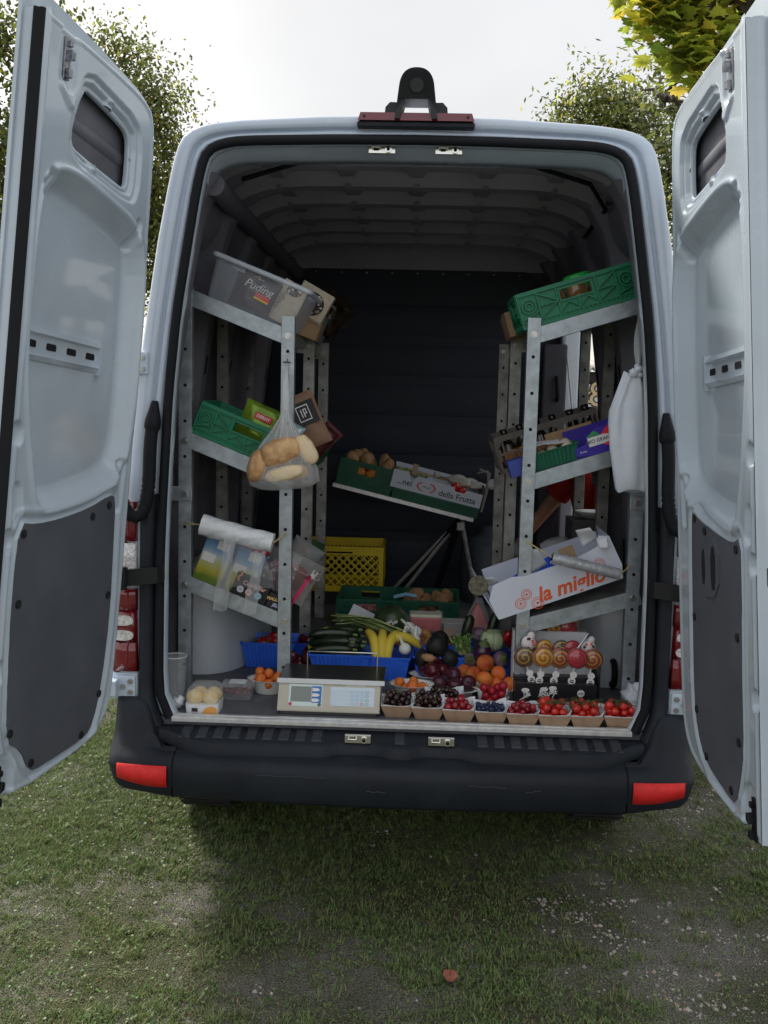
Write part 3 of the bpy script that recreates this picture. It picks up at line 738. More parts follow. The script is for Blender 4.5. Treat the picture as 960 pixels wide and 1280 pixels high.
    poly = front+[(x, -.042, z) for x, z in arch_i[::-1]]
    q.add(poly, [tuple(range(len(poly)))])
    q.loft([[(x, -.04, z) for x, z in arch_i], [(x, .06, z) for x, z in arch_i]], False, smooth=False)
    q.add([(x, .07, z) for x, z in [(x*.98, 2.62+(z-2.62)*.9) for x, z in arch_o]]+[(x, .06, z) for x, z in arch_i[::-1]], [tuple(range(n+4))])
    hd = q.build('camera_hood', CAMP, van)
    q = MB(); q.cyl((0, -.058, 2.700), (0, -.066, 2.698), .021, n=20); q.cyl((0, -.066, 2.698), (0, -.068, 2.697), .012, n=16); q.build('camera_eye', GLASS, hd)
    # underbody, axle and wheels
    q = MB(); q.box(-.68, .68, .02, 4.6, .47, .62); q.box(-.45, .45, .4, 4.2, .38, .5); q.build('underbody', mat('under_black', (.012, .012, .013), .8), van, bev=.02)
    for sx in (-1, 1):
        q = MB(); q.box(*sorted((sx*.62, sx*.92)), .545, .555, .20, .52); q.build('mud_flap', RUBBER, van, bev=.004)
    q = MB(); q.cyl((-.8, 1.02, .33), (.8, 1.02, .33), .05); q.build('axle', DARKMETAL, van)
    for sx in (-1, 1):
        for y in (1.02, 4.3):
            t = MB(); x0, x1 = sx*.70, sx*.93
            prof = [(.20, 0), (.33, 0), (.345, .025), (.35, .05), (.35, .18), (.345, .205), (.33, .23), (.20, .23)]
            t.loft([[(sx*(.70+w), y+r*math.cos(a), .345+r*math.sin(a)) for a in [2*math.pi*k/36 for k in range(36)]] for r, w in prof], True)
            ty = t.build('wheel', TYRE, van)
            t = MB(); t.cyl((sx*.74, y, .345), (sx*.90, y, .345), .205, n=28); t.cyl((sx*.90, y, .345), (sx*.92, y, .345), .07, n=16); t.build('rim', GALVD, ty)
            t = MB()
            for k in range(40):
                a = 2*math.pi*k/40
                t.box(-.1, .1, -.011, .011, 0, .009); 
                for i in range(8):
                    p = Vector(t.v[-8+i]); z = .349+p.z
                    t.v[-8+i] = (sx*(.815)+p.x*1.0, y+math.cos(a)*z-math.sin(a)*p.y, .345+math.sin(a)*z+math.cos(a)*p.y)
            t.build('tread', TYRE, ty)['kind'] = 'stuff'
def resample3(p, n):
    p = np.array(p, float); s = np.r_[0, np.cumsum(np.linalg.norm(np.diff(p, axis=0), axis=1))]
    t = np.linspace(0, s[-1], n); return [Vector((np.interp(a, s, p[:, 0]), np.interp(a, s, p[:, 1]), np.interp(a, s, p[:, 2]))) for a in t]


rear_end()

# ------------------------------------------------------------------ rear doors: u from the hinge to the free edge, z up, n from the outer skin inwards
OUTL = chaikin([(.865, .648), (.70, .640), (.56, .654), (.38, .672), (.27, .705), (.208, .78), (.195, .92), (.197, 1.5), (.205, 2.0), (.222, 2.40), (.235, 2.555), (.30, 2.602), (.52, 2.616), (.865, 2.622)], 2, False)
HOLEP = [(.632, 2.503), (.60, 2.512), (.40, 2.488), (.355, 2.470), (.345, 2.43), (.343, 2.345), (.352, 2.318), (.40, 2.316), (.64, 2.338), (.672, 2.352), (.672, 2.40)]
RECP = chaikin([(.815, 2.16), (.78, 2.25), (.68, 2.272), (.48, 2.25), (.28, 2.215), (.235, 2.10), (.232, 1.62), (.27, 1.50), (.38, 1.44), (.64, 1.395), (.72, 1.40), (.755, 1.50), (.79, 1.62), (.825, 1.80), (.822, 2.0)], 2)
TRIMP = chaikin([(.80, 1.368), (.72, 1.362), (.60, 1.372), (.45, 1.396), (.33, 1.432), (.295, 1.425), (.285, 1.30), (.268, 1.07), (.285, .86), (.32, .745), (.36, .712), (.60, .690), (.665, .692), (.715, .765), (.785, .80), (.802, 1.0), (.812, 1.2)], 1)
TRIMR = chaikin([(.760, 1.385), (.70, 1.368), (.58, 1.384), (.45, 1.412), (.385, 1.438), (.357, 1.432), (.348, 1.30), (.342, 1.10), (.338, .90), (.362, .80), (.43, .728), (.62, .690), (.69, .685), (.728, .77), (.752, .84), (.752, 1.1), (.762, 1.25)], 1)
def capsule(U, V, a, b):
    a = np.array(a); b = np.array(b); e = b-a; t = np.clip(((U-a[0])*e[0]+(V-a[1])*e[1])/(e@e), 0, 1)
    return np.hypot(U-a[0]-t*e[0], V-a[1]-t*e[1])
def make_door(side, deg):
    trimp = TRIMR if side > 0 else TRIMP
    a = np.array([-side*.061, 0, 1]); a /= np.linalg.norm(a); o = np.array([side*.935, -.02, .7]); th = R(deg)*side
    c, s = math.cos(th), math.sin(th)
    def T(u, z, n):
        p = np.array([side*(.935-u), -.02+n, z])-o
        return o+p*c+np.cross(a, p)*s+a*(a@p)*(1-c)
    nu, nv = 148, 420
    us = np.linspace(.17, .872, nu); vs = np.linspace(.632, 2.625, nv); U, V = np.meshgrid(us, vs)
    dO, dH, dR, dT = sdf(U, V, OUTL), sdf(U, V, HOLEP), sdf(U, V, RECP), sdf(U, V, trimp)
    Nn = .070-.044*sst(-dR, -.012, .060)
    Nn += .006*np.exp(-((dR-.010)/.010)**2)
    Nn -= .010*(1-sst(dH, .030, .040))+.012*(1-sst(dH, .010, .018))
    for bx, bz in ((.50, 2.502), (.365, 2.40), (.56, 2.331)):       # bosses round the aperture
        d = np.hypot(U-bx, V-bz); Nn += .010*(1-sst(d, .016, .024))
    Nn -= .007*(1-sst(np.abs(dT-.012), .004, .012))*(dT > -.03) - .004*np.exp(-((dT-.034)/.008)**2)
    for (p, q, r, dp) in (((.775, 2.245), (.80, 2.19), .008, -.012), ((.80, 2.215), (.785, 2.19), .006, -.010), ((.285, 2.235), (.30, 2.17), .010, -.010),
                          ((.842, 1.60), (.842, 1.585), .016, -.016), ((.825, 1.45), (.815, 1.39), .014, -.012), ((.26, 1.52), (.27, 1.40), .013, -.010), ((.845, 1.33), (.845, 1.32), .016, -.018),
                          ((.845, 1.00), (.845, .985), .014, -.016), ((.72, 2.44), (.76, 2.47), .010, .007), ((.74, 2.60), (.74, 2.50), .035, -.010), ((.79, .72), (.79, .67), .045, -.012)):
        d = capsule(U, V, p, q); Nn += dp*(1-sst(d, r, r+.012))
    Nn += .004*np.exp(-((dO+.018)/.007)**2)
    Nn *= np.where(U > .82, 1-.0*U, 1)
    edge = np.clip(-dO/.016, 0, 1); Nn = np.where(U > .84, Nn, Nn*np.sqrt(np.clip(1-(1-edge)**2, 0, 1))*1.0)
    Nn = np.where((U <= .84) & (dO > -.0005), .004, Nn)
    P = [tuple(T(U[j, i], V[j, i], Nn[j, i])) for j in range(nv) for i in range(nu)]
    Um, Vm = (U[:-1, :-1]+U[1:, 1:])/2, (V[:-1, :-1]+V[1:, 1:])/2
    ok = (sdf(Um, Vm, OUTL) < .002) & (sdf(Um, Vm, HOLEP) > 0)
    fs = [(j*nu+i, j*nu+i+1, (j+1)*nu+i+1, (j+1)*nu+i) for j in range(nv-1) for i in range(nu-1) if ok[j, i]]
    mb = MB(); mb.fl = side < 0
    mb.add(P, fs, 0, True)
    which = 'left' if side < 0 else 'right'
    # free edge face, bottom closing strip
    ie = nu-1
    zz = [z for z in vs if .645 < z < 2.614]
    mb.T = lambda u, z, n: T(u, z, n)
    mb.loft([[(us[ie], z, float(np.interp(z, vs, Nn[:, ie]))) for z in zz], [(us[ie]+.003, z, .060) for z in zz], *([[(us[ie]+.011, z, .052) for z in zz], [(us[ie]+.012, z, .034) for z in zz], [(us[ie]+.006, z, .028) for z in zz]] if side > 0 else []), [(us[ie]+.004, z, .017) for z in zz]], False)
    # outer skin with folded rim
    rim = chaikin([(.885, .636), (.70, .628), (.56, .642), (.38, .660), (.265, .690), (.195, .765), (.178, .92), (.175, 1.5), (.172, 2.0), (.160, 2.4), (.150, 2.53), (.165, 2.595), (.22, 2.630), (.38, 2.650), (.61, 2.672), (.885, 2.690)], 2, False)
    n = len(rim)
    mb.add([(x, z, .008) for x, z in rim]+[(x, z, .018) for x, z in rim], [tuple(range(n)), tuple(range(n, 2*n))[::-1]]+[(i, n+i, n+(i+1) % n, (i+1) % n) for i in range(n)])
    hs = chaikin(HOLEP, 1)
    hc = (sum(p[0] for p in hs)/len(hs), sum(p[1] for p in hs)/len(hs))
    off = lambda d: [(x+(x-hc[0])*d/math.hypot(x-hc[0], z-hc[1]), z+(z-hc[1])*d/math.hypot(x-hc[0], z-hc[1])) for x, z in hs]
    mb.loft([[(x, z, .0487) for x, z in off(.011)], [(x, z, .0497) for x, z in off(.008)], [(x, z, .0495) for x, z in off(-.004)], [(x, z, .046) for x, z in off(-.006)], [(x, z, .036) for x, z in off(-.004)]], True)
    door = mb.build('rear_door', PAINT_IN, van)
    def part(name, m, fn, **k):
        q = MB(); q.fl = side < 0; q.T = lambda u, z, n: T(u, z, n); fn(q)
        return (build_each(q, name, m, door) if k.pop('each', 0) else q.build(name, m, door, **k))
    def prism(q, poly, n0, n1, mi=0):
        k = len(poly); q.add([(x, z, n0) for x, z in poly]+[(x, z, n1) for x, z in poly], [tuple(range(k))[::-1], tuple(range(k, 2*k))]+[(i, (i+1) % k, k+(i+1) % k, k+i) for i in range(k)], mi)
    part('trim_panel', TRIM, lambda q: prism(q, trimp, .060, .0725))
    def plugs(q):
        for x, z in (((.785, 1.340), (.43, 1.372), (.335, 1.402), (.785, 1.16), (.295, 1.13), (.30, .83), (.775, .822), (.39, .725), (.66, .715)) if side < 0 else ((.735, 1.355), (.48, 1.385), (.385, 1.415), (.733, 1.13), (.365, 1.13), (.365, .86), (.728, .86), (.45, .745), (.66, .715))):
            k = 10; r = .0115
            prism(q, [(x+r*math.cos(6.283*i/k), z+r*math.sin(6.283*i/k)) for i in range(k)], .072, .0765)
    part('trim_plug', mat('plug_black', (.012, .013, .016), .5), plugs, each=1)
    # slotted rail across the recess, a pressed channel
    def rail(q):
        for z0, z1, n0, n1 in ((1.782, 1.795, .03, .040), (1.795, 1.800, .040, .028), (1.800, 1.848, .028, .030), (1.848, 1.853, .030, .040), (1.853, 1.866, .040, .036)):
            q.add([(.385, z0, n0), (.835, z0, n0), (.835, z1, n1), (.385, z1, n1)], [(0, 1, 2, 3)])
        prism(q, [(.385, 1.775), (.402, 1.775), (.402, 1.872), (.385, 1.872)], .015, .042)
        q.add([(.385, 1.781, .012), (.835, 1.781, .012), (.835, 1.782, .03), (.385, 1.782, .03)], [(0, 1, 2, 3)])
        q.add([(.385, 1.866, .036), (.835, 1.866, .036), (.835, 1.868, .012), (.385, 1.868, .012)], [(0, 1, 2, 3)])
    rl = part('slotted_rail', PAINT_IN, rail)
    def slots(q):
        for x in (.44, .545, .65, .75, .82):
            prism(q, [(x-.024, 1.817), (x-.020, 1.8155), (x+.020, 1.8155), (x+.024, 1.819), (x+.024, 1.830), (x+.020, 1.8335), (x-.020, 1.8335), (x-.024, 1.830)], .0275, .0305)
    part('rail_slot', HOLE, slots, each=1)
    def latch(q, x, z, big=1):
        prism(q, [(x-.015, z-.055), (x+.015, z-.06), (x+.017, z+.045), (x-.013, z+.05)], .054, .066)
        prism(q, [(x-.008, z-.052), (x+.009, z-.054), (x+.008, z-.03), (x-.007, z-.03)], .064, .078)
        prism(q, [(x-.008, z-.008), (x+.011, z-.014), (x+.006, z+.016), (x-.008, z+.012)], .064, .083)
        prism(q, [(x-.010, z+.026), (x+.004, z+.024), (x+.004, z+.038), (x-.010, z+.040)], .064, .074)
    part('latch', mat('latch_steel', (.25, .25, .27), .3, metal=.9, var=.5, scale=60), lambda q: latch(q, .742, 2.545), bev=.002)
    part('latch', DARKMETAL, lambda q: latch(q, .80, .69), bev=.002)
    # rubber strip on the closing edge
    if side < 0:
        part('edge_seal', RUBBER, lambda q: (q.loft([[(.870+dx, z, n) for z in np.linspace(.66, 2.61, 30)] for dx, n in ((.0, .0735), (.010, .068), (.008, .058), (.014, .052), (.014, .048), (.005, .046))], False)))
    else:
        def cut(q):
            prism(q, [(.874, 0), (.874, 1), (.874, 1)], .0, .0) if False else None
            for z in (1.00, 1.30):
                q.add([(.8855, z-.022, .036), (.8855, z+.022, .036), (.8850, z+.022, .050), (.8850, z-.022, .050)], [(0, 1, 2, 3)])
        part('lock_cutout', HOLE, cut)
        # grip pocket in the trim
        def pocket(q):
            pl = chaikin([(.43, 1.20), (.60, 1.212), (.60, 1.372), (.43, 1.358)], 1); prism(q, pl, .0725, .0765)
        gp = part('grip_surround', TRIM, pocket)
        def dark(q):
            prism(q, chaikin([(.455, 1.235), (.485, 1.237), (.485, 1.335), (.455, 1.333)], 1), .0765, .0772)
            prism(q, chaikin([(.535, 1.228), (.575, 1.230), (.575, 1.350), (.535, 1.346)], 1), .0765, .0772)
        part('grip_pocket', mat('pocket_black', (.010, .011, .013), .7), dark, each=1)
    # inside of the outer skin seen through the aperture: plate and stiffener rib, shade put into their dark colour
    part('shaded_stiffener', mat('skin_shade_grey', (.10, .105, .125), .5, var=.2, scale=6), lambda q: (q.add([(.30, 2.26, .0195), (.72, 2.26, .0195), (.72, 2.55, .0195), (.30, 2.55, .0195)], [(0, 1, 2, 3)]), q.loft([[(x, 2.405+.05*(x-.34)+e, n) for x in (.30, .72)] for e, n in ((-.02, .0195), (-.012, .026), (.012, .026), (.02, .0195))], False)))
    return door
make_door(1, 92.0)
make_door(-1, 100.5)
# ------------------------------------------------------------------ storage racks: posts, sloping shelves, bolts
FY = .30; YS = (.30, .98, 1.62); FLZ = .680
def post(mb, x, y, z1, sx):
    w, t = .046, .003
    mb.box(x-w/2, x+w/2, y, y+t, FLZ, z1); a = x-w/2 if sx < 0 else x+w/2-t
    mb.box(a, a+t, y+t, y+.036, FLZ, z1); b = x+w/2-t if sx < 0 else x-w/2
    mb.box(b, b+t, y+t, y+.036, FLZ, z1)
SF = {}
def rack(side):
    L = side < 0
    xa = at(357, 640, Y=FY).x if L else at(659, 640, Y=FY).x
    xw = at(231, 640, Y=FY).x if L else at(790, 760, Y=FY).x
    root = thing('storage_rack', ('galvanised shelf rack with three sloping shelves along the left wall of the van' if L else 'galvanised shelf rack with three sloping shelves along the right wall of the van'), 'rack', ((xa+xw)/2, FY, FLZ), group='shelf racks in the van')
    ztop = at(362, 395, Y=FY).z if L else at(667, 397, Y=FY).z
    for i, y in enumerate(YS):
        for x, z1 in ((xa, ztop-.012*i), (xw, ztop+.10)):
            if i == 0 and x == xw: z1 = at(803, 380, Y=FY).z+.03
            m = MB(); post(m, x, y, z1, -side)
            p = m.build('post', GALV if i == 0 else GALVD, root, world=True, bev=.0008, seg=1)
            h = MB(); z = FLZ+.10
            while z < z1-.03:
                if True: h.cyl((x, y-.0004, z), (x, y-.0012, z), .0062, n=10)
                z += .125
            h.build('bolt_holes', HOLE, p, world=True)['kind'] = 'stuff'
    ends = {'top': ((247, 362), (357, 410)), 'mid': ((237, 541), (353, 589)), 'low': ((235, 721), (350, 766))} if L else \
           {'top': ((675, 408), (797, 366)), 'mid': ((667, 592), (783, 549)), 'low': ((661, 772), (781, 737))}
    for k, (p, q) in ends.items():
        A = at(*p, Y=FY+.004); B = at(*q, Y=FY+.004)
        if L: A.x = xw+.022
        else: B.x = xw+.022
        ex = (B-A).normalized(); ey = Vector((0, 1, 0)); ez = ex.cross(ey).normalized(); wd_ = (B-A).length
        M = Matrix(((ex.x, 0, ez.x, A.x), (ex.y, 1, ez.y, FY+.0085), (ex.z, 0, ez.z, A.z), (0, 0, 0, 1)))
        SF[('L' if L else 'R')+k] = (M, wd_)
        m = MB(); m.T = M
        d = YS[2]-YS[0]+.05
        m.box(-.0, wd_, .0, d, -.006, .0); sh = m.build('shelf', GALV if k == 'top' else GALVD, root, world=True)
        m = MB(); m.T = M; e_ = (.0, wd_+.03) if L else (-.03, wd_)
        m.box(*e_, -.004, -.0005, -.054, .0005); m.box(*e_, -.0005, .022, -.0545, -.0515); m.build('front_lip', GALV, sh, world=True, bev=.001, seg=1)
        m = MB(); m.T = M
        e0, e1 = (wd_-.0005, wd_+.002) if L else (-.002, .0005)
        m.box(e0, e1, .05, d, -.048, -.0005); m.build('side_lip', GALVD, sh, world=True)
        m = MB(); m.T = M
        e0, e1 = (-.002, .0005) if L else (wd_-.0005, wd_+.002)
        m.box(e0, e1, .05, d, -.048, -.0005); m.build('side_lip', GALVD, sh, world=True)
        for y in YS:
            for s, x in ((wd_-.0 if L else 0, xa), (0 if L else wd_, xw)):
                c = M @ Vector((s, 0, -.03)); b = MB()
                b.cyl((x, y-.001, c.z), (x, y-.004, c.z), .0125, n=14); b.cyl((x, y-.004, c.z), (x, y-.011, c.z), .0085, n=6)
                b.build('bolt', BOLTM, root, world=True)
                if y > YS[0]:
                    b = MB(); b.prism([(c.x-.03, c.z-.03), (c.x+.03, c.z-.03), (c.x+.035, c.z+.02), (c.x-.035, c.z+.02)], y-.006, y-.0025); b.build('gusset', GALVD, root, world=True)
        # bolts along the aisle side lip
        for y in YS[1:]:
            b = MB(); s = wd_ if L else 0; sg = 1 if L else -1
            c = M @ Vector((s, y-FY, -.02)); b.cyl(c, c+Vector((sg*.016, 0, 0)), .008, n=8); b.build('bolt', BOLTM, root, world=True)
    # clamp plates holding the wall posts to the van pillars
    zc = at(231, 617, Y=FY).z if L else at(790, 629, Y=FY).z
    m = MB(); m.box(*(sorted((xw-side*.026, xw+side*.095))), FY-.0055, FY-.0015, zc-.026, zc+.026); cp = m.build('clamp_plate', GALV, root, world=True, bev=.004)
    m = MB(); m.cyl((xw, FY-.0055, zc), (xw, FY-.0135, zc), .011, n=6); m.build('bolt', BOLTM, cp, world=True)
    return root, xa, xw
rackL, LXA, LXW = rack(-1)
rackR, RXA, RXW = rack(1)
def SP(k, s, y, n, rot=(0, 0, 0)): return SF[k][0] @ TR((s, y, n), rot)

# ------------------------------------------------------------------ crates, trays, bowls
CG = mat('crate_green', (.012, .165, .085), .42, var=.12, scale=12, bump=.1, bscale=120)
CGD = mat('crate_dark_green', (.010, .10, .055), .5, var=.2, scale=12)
CY = mat('crate_yellow', (.62, .47, .015), .45, var=.1, scale=10)
CGR = mat('crate_brown_grey', (.105, .092, .082), .55, var=.15, scale=12)
BLUE = mat('basket_blue', (.028, .125, .66), .4, var=.08, scale=14)
WPAPER = mat('white_card', (.70, .72, .76), .6, var=.04, scale=9)
KRAFT = mat('kraft_card', (.30, .20, .135), .8, var=.15, scale=26, bump=.15, bscale=200)
CARD = mat('brown_cardboard', (.33, .22, .13), .8, var=.15, scale=20)
def crate_panel(mb, w, h, hole=True, two=False, lattice=False):
    """relief wall in local x (0..w), z (0..h), outer face towards -y, 12 mm thick"""
    k = [0]
    def rib(x0, x1, z0, z1, y=0.0):
        k[0] += 1; mb.box(x0, x1, y-.00012*k[0], .0075, z0, z1)
    holes = []
    if hole:
        hw = min(.055, w*.16)
        holes = [(w*.27, hw), (w*.73, hw)] if two else [(w*.5, hw)]
    zs0, zs1 = h*.52, h*.80
    xs = [0]
    for c, q in holes: xs += [c-q, c+q]
    xs.append(w)
    for i in range(len(xs)-1):
        if i % 2 == 0: mb.box(xs[i], xs[i+1], .006, .011, 0, h)
        else: mb.box(xs[i], xs[i+1], .006, .011, 0, zs0); mb.box(xs[i], xs[i+1], .006, .011, zs1, h)
    rib(0, w, h-.014, h, -.003); rib(0, w, 0, .008); rib(0, w, .020, .026)
    for c, q in holes:
        rib(c-q-.006, c-q, zs0-.006, zs1+.006); rib(c+q, c+q+.006, zs0-.006, zs1+.006); rib(c-q, c+q, zs0-.006, zs0); rib(c-q, c+q, zs1, zs1+.006)
    nslot = int(w/.016)
    for i in range(nslot): rib(i*w/nslot, i*w/nslot+.004, .008, .020, .001)
    nv = max(4, int(w/.062))
    for i in range(nv+1):
        x = min(w-.005, i*w/nv)
        if any(abs(x-c) < q+.004 for c, q in holes): rib(x, x+.005, .026, zs0-.006)
        else: rib(x, x+.005, .026, h-.014)
    def diag(x0, z0, x1, z1, t=.004):
        d = Vector((x1-x0, 0, z1-z0)); L = d.length; n = Vector((-d.z, 0, d.x))/L*t/2; k[0] += 1; y = .0015-.0001*k[0]
        mb.add([(x0-n.x, y, z0-n.z), (x1-n.x, y, z1-n.z), (x1+n.x, y, z1+n.z), (x0+n.x, y, z0+n.z), (x0-n.x, .007, z0-n.z), (x1-n.x, .007, z1-n.z), (x1+n.x, .007, z1+n.z), (x0+n.x, .007, z0+n.z)],
               [(0, 1, 2, 3), (0, 4, 5, 1), (1, 5, 6, 2), (2, 6, 7, 3), (3, 7, 4, 0)])
    for i in range(nv):
        x0, x1 = i*w/nv+.005, (i+1)*w/nv
        if any(x1 > c-q-.004 and x0 < c+q+.004 for c, q in holes):
            diag(x0, .03, (x0+x1)/2, zs0-.01); diag((x0+x1)/2, zs0-.01, x1, .03); continue
        if i in (0, nv-1) and h > .09:
            cx, cz, r = (x0+x1)/2, h*.58, min(.024, (x1-x0)*.42)
            for rr in (r, r*.55):
                ring_ = [(cx+rr*math.cos(a), cz+rr*math.sin(a)) for a in [6.2832*j/16 for j in range(17)]]
                for j in range(16): diag(ring_[j][0], ring_[j][1], ring_[j+1][0], ring_[j+1][1], .0045)
            diag(x0, .03, x1, .05)
        else:
            zm = h*.52
            diag(x0, .028, x1, zm); diag(x0, h-.018, x1, zm+.004) if i % 2 else diag(x0, zm+.004, x1, h-.018); diag(x0, zm, x1, zm)
def crate(name, label, M, w, d, h, m, group='plastic crates in the van', hole=True, two=False):
    t = thing(name, label, 'crate', M=M, group=group)
    q = MB(); q.box(.004, w-.004, .004, d-.004, 0, .006); q.build('base', m, t)
    for nm, W_, T_ in (('front_panel', w, TR((0, 0, .001))), ('back_panel', w, TR((w, d, .001), (0, 0, math.pi))), ('end_panel', d-.026, TR((0, d-.013, .001), (0, 0, -math.pi/2))), ('end_panel', d-.026, TR((w, .013, .001), (0, 0, math.pi/2)))):
        q = MB(); q.T = T_; crate_panel(q, W_, h, hole, two and W_ == w); q.build(nm, m, t)
    return t
def basket(label, M, w, d, h, m=BLUE, cat='basket', name='produce_basket', group='blue plastic produce baskets'):
    """tapered tray with fluted walls and a rolled rim"""
    def rg(k, z, flute):
        pts = []
        n = 26
        for (ax, ay, bx, by) in ((0, 0, 1, 0), (1, 0, 1, 1), (1, 1, 0, 1), (0, 1, 0, 0)):
            nn = max(6, int((w if ay == by else d)/.008))
            for i in range(nn):
                t = i/nn; x = (ax+(bx-ax)*t-.5)*w*k; y = (ay+(by-ay)*t-.5)*d*k
                f = flute if (i % 2 and 2 < i < nn-2) else 0
                nx, ny = (0, -1) if ay == by == 0 else (0, 1) if ay == by else (1, 0) if ax == 1 else (-1, 0)
                pts.append((x+nx*f, y+ny*f, z))
        return pts
    q = MB(); q.loft([rg(.80, 0, 0), rg(.82, .003, .0022), rg(.965, h*.86, .0026), rg(.98, h*.9, 0), rg(1.03, h*.92, 0), rg(1.04, h, 0), rg(1.0, h, 0), rg(.965, h*.86, -.001), rg(.80, .005, 0)], True, 0, False)
    b0 = rg(.80, .004, 0); q.add(b0, [tuple(range(len(b0)))])
    o = q.build(name, m); o.matrix_world = M; WM[o.name] = M
    return tag(o, label, cat, group)
def punnet(label, M, w=.112, d=.085, h=.058, group='small kraft card punnets along the sill'):
    t = thing('card_punnet', label, 'punnet', M=M, group=group)
    a, b = w*.5, d*.5; c, e = w*.35, d*.33
    q = MB(); z1 = h*.72
    lo = [(-c, -e, 0), (c, -e, 0), (c, e, 0), (-c, e, 0)]; hi = [(-a, -b, z1), (a, -b, z1), (a, b, z1), (-a, b, z1)]
    q.loft([lo, hi], True, 0, False); q.add(lo, [(3, 2, 1, 0)]); q.build('tray', KRAFT, t, solid=.0012)
    q = MB(); s = .965
    li = [(-c*s, -e*s, .002), (c*s, -e*s, .002), (c*s, e*s, .002), (-c*s, e*s, .002)]
    m_ = 6
    def side(p, r, k): return [(p[0]+(r[0]-p[0])*i/m_, p[1]+(r[1]-p[1])*i/m_, z1+k*(.010+.012*abs(i/m_-.5)*2+random.uniform(-.003, .003))) for i in range(m_)]
    H2 = [(-a*1.0, -b*.98, 0), (a*1.0, -b*.98, 0), (a*1.02, b*1.02, 0), (-a*1.02, b*1.02, 0)]
    up = side(H2[0], H2[1], .25)+side(H2[1], H2[2], .9)+side(H2[2], H2[3], 1.2)+side(H2[3], H2[0], .9)
    lowr = []
    for j in range(4):
        p, r = li[j], li[(j+1) % 4]; lowr += [(p[0]+(r[0]-p[0])*i/m_, p[1]+(r[1]-p[1])*i/m_, .002) for i in range(m_)]
    q.loft([lowr, [(x*1.0, y, z) for x, y, z in up]], True, 0, False); q.build('liner', WPAPER, t)
    return t
def bowl(label, M, r=.075, h=.045, sx=1.0, sy=.8, group='white paper bowls of fruit'):
    q = MB(); q.lathe([(0, .001), (r*.62, 0), (r*.66, .003), (r*.80, h*.86), (r*.84, h*.93), (r*1.0, h), (r*1.02, h*1.04), (r*.84, h*.98), (r*.78, h*.86), (r*.62, .006), (0, .005)], 36, sx=sx, sy=sy)
    o = q.build('paper_bowl', mat('bowl_white', (.72, .73, .72), .55)); o.matrix_world = M; WM[o.name] = M
    return tag(o, label, 'bowl', group)
def heap(n, r, hx, hy, M, dome=0.0, z0=0.0, round_=False, jit=.12, spread=1.0):
    """balls dropped one by one into a tray: local centres"""
    P = []
    for i in range(n):
        best = None
        for _ in range(60):
            if round_:
                a = random.uniform(0, 6.283); q = math.sqrt(random.random()); x, y = hx*q*math.cos(a), hy*q*math.sin(a)
            else: x, y = random.uniform(-hx, hx), random.uniform(-hy, hy)
            rr = r*random.uniform(1-jit, 1+jit)
            z = z0+rr
            for (a, b, c, s) in P:
                dd = (a-x)**2+(b-y)**2; R2 = (rr+s)*.93
                if dd < R2*R2: z = max(z, c+.92*math.sqrt(R2*R2-dd))
            k = z+dome*((x/hx)**2+(y/hy)**2)
            if best is None or k < best[0]: best = (k, x, y, z, rr)
        P.append(best[1:])
    return [(M @ Vector((a, b, c)), s) for a, b, c, s in P]
def scatter(name, meshes, pts, r0, label, cat, group, rot=True, flat=False):
    names_ = ('leftmost', 'second', 'third', 'fourth', 'fifth', 'sixth', 'seventh', 'eighth', 'ninth', 'tenth')
    order = {id(q): i for i, q in enumerate(sorted(pts, key=lambda q: q[0].x))}
    for q in pts:
        p, r = q
        o = bpy.data.objects.new(name, random.choice(meshes)); COL.objects.link(o)
        e = Euler((random.uniform(0, 6.28), random.uniform(0, 6.28), random.uniform(0, 6.28))) if rot else Euler((random.uniform(-.5, .5), random.uniform(-.5, .5), random.uniform(0, 6.28)))
        s = r/r0; o.matrix_world = Matrix.LocRotScale(p, e, Vector((s, s, s)))
        lb = label
        if 1 < len(pts) <= 10:
            i = order[id(q)]; lb = (names_[i]+(' from the left' if i else '')+', '+label)
        tag(o, ' '.join(lb.split()[:16]), cat, group)
def proto(fn, mats, n=1):
    out_ = []
    for _ in range(n): q = MB(); fn(q); out_.append(q.mesh('fruit', mats))
    return out_
def dent(d, k=.12, p=.5): return 1-k*max(0, (d.z-p)/(1-p))**2*1.6-k*.4*max(0, (-d.z-.75)/.25)
def stem(q, z, L=.03, r=.0009, mi=1):
    a = random.uniform(0, 6.28); q.tube([(0, 0, z), (math.cos(a)*L*.15, math.sin(a)*L*.15, z+L*.5), (math.cos(a)*L*.5, math.sin(a)*L*.5, z+L)], r, 5, mi)
STEM = mat('fruit_stem', (.10, .09, .035), .7)
# ---- fruit kinds, unit radius r0 each
F = {}
def kind(k, r0, fn, mats, n=3): F[k] = (r0, proto(fn, mats, n))
kind('cherry', .0115, lambda q: (q.ball((0, 0, 0), (.0115, .0115, .0108), 10, 8, 0, lambda d: dent(d, .2)), stem(q, .008, .026)), [mat('cherry_dark', (.020, .004, .007), .12, var=.5, scale=40, coat=.6), STEM])
kind('redberry', .0118, lambda q: (q.ball((0, 0, 0), (.0118, .0118, .0122), 10, 8, 0, lambda d: dent(d, .12)), stem(q, .010, .012, .0007)), [mat('berry_red', (.23, .010, .020), .16, var=.5, scale=45, coat=.5), STEM])
kind('blueberry', .0078, lambda q: q.ball((0, 0, 0), .0078, 9, 7, 0, lambda d: dent(d, .2, .7)), [mat('blueberry', (.022, .030, .07), .45, var=.5, scale=70)])
kind('tomato', .0145, lambda q: q.ball((0, 0, 0), (.0138, .0138, .0158), 12, 9, 0, lambda d: dent(d, .1)), [mat('tomato_red', (.46, .018, .012), .14, var=.25, scale=30, coat=.6)])
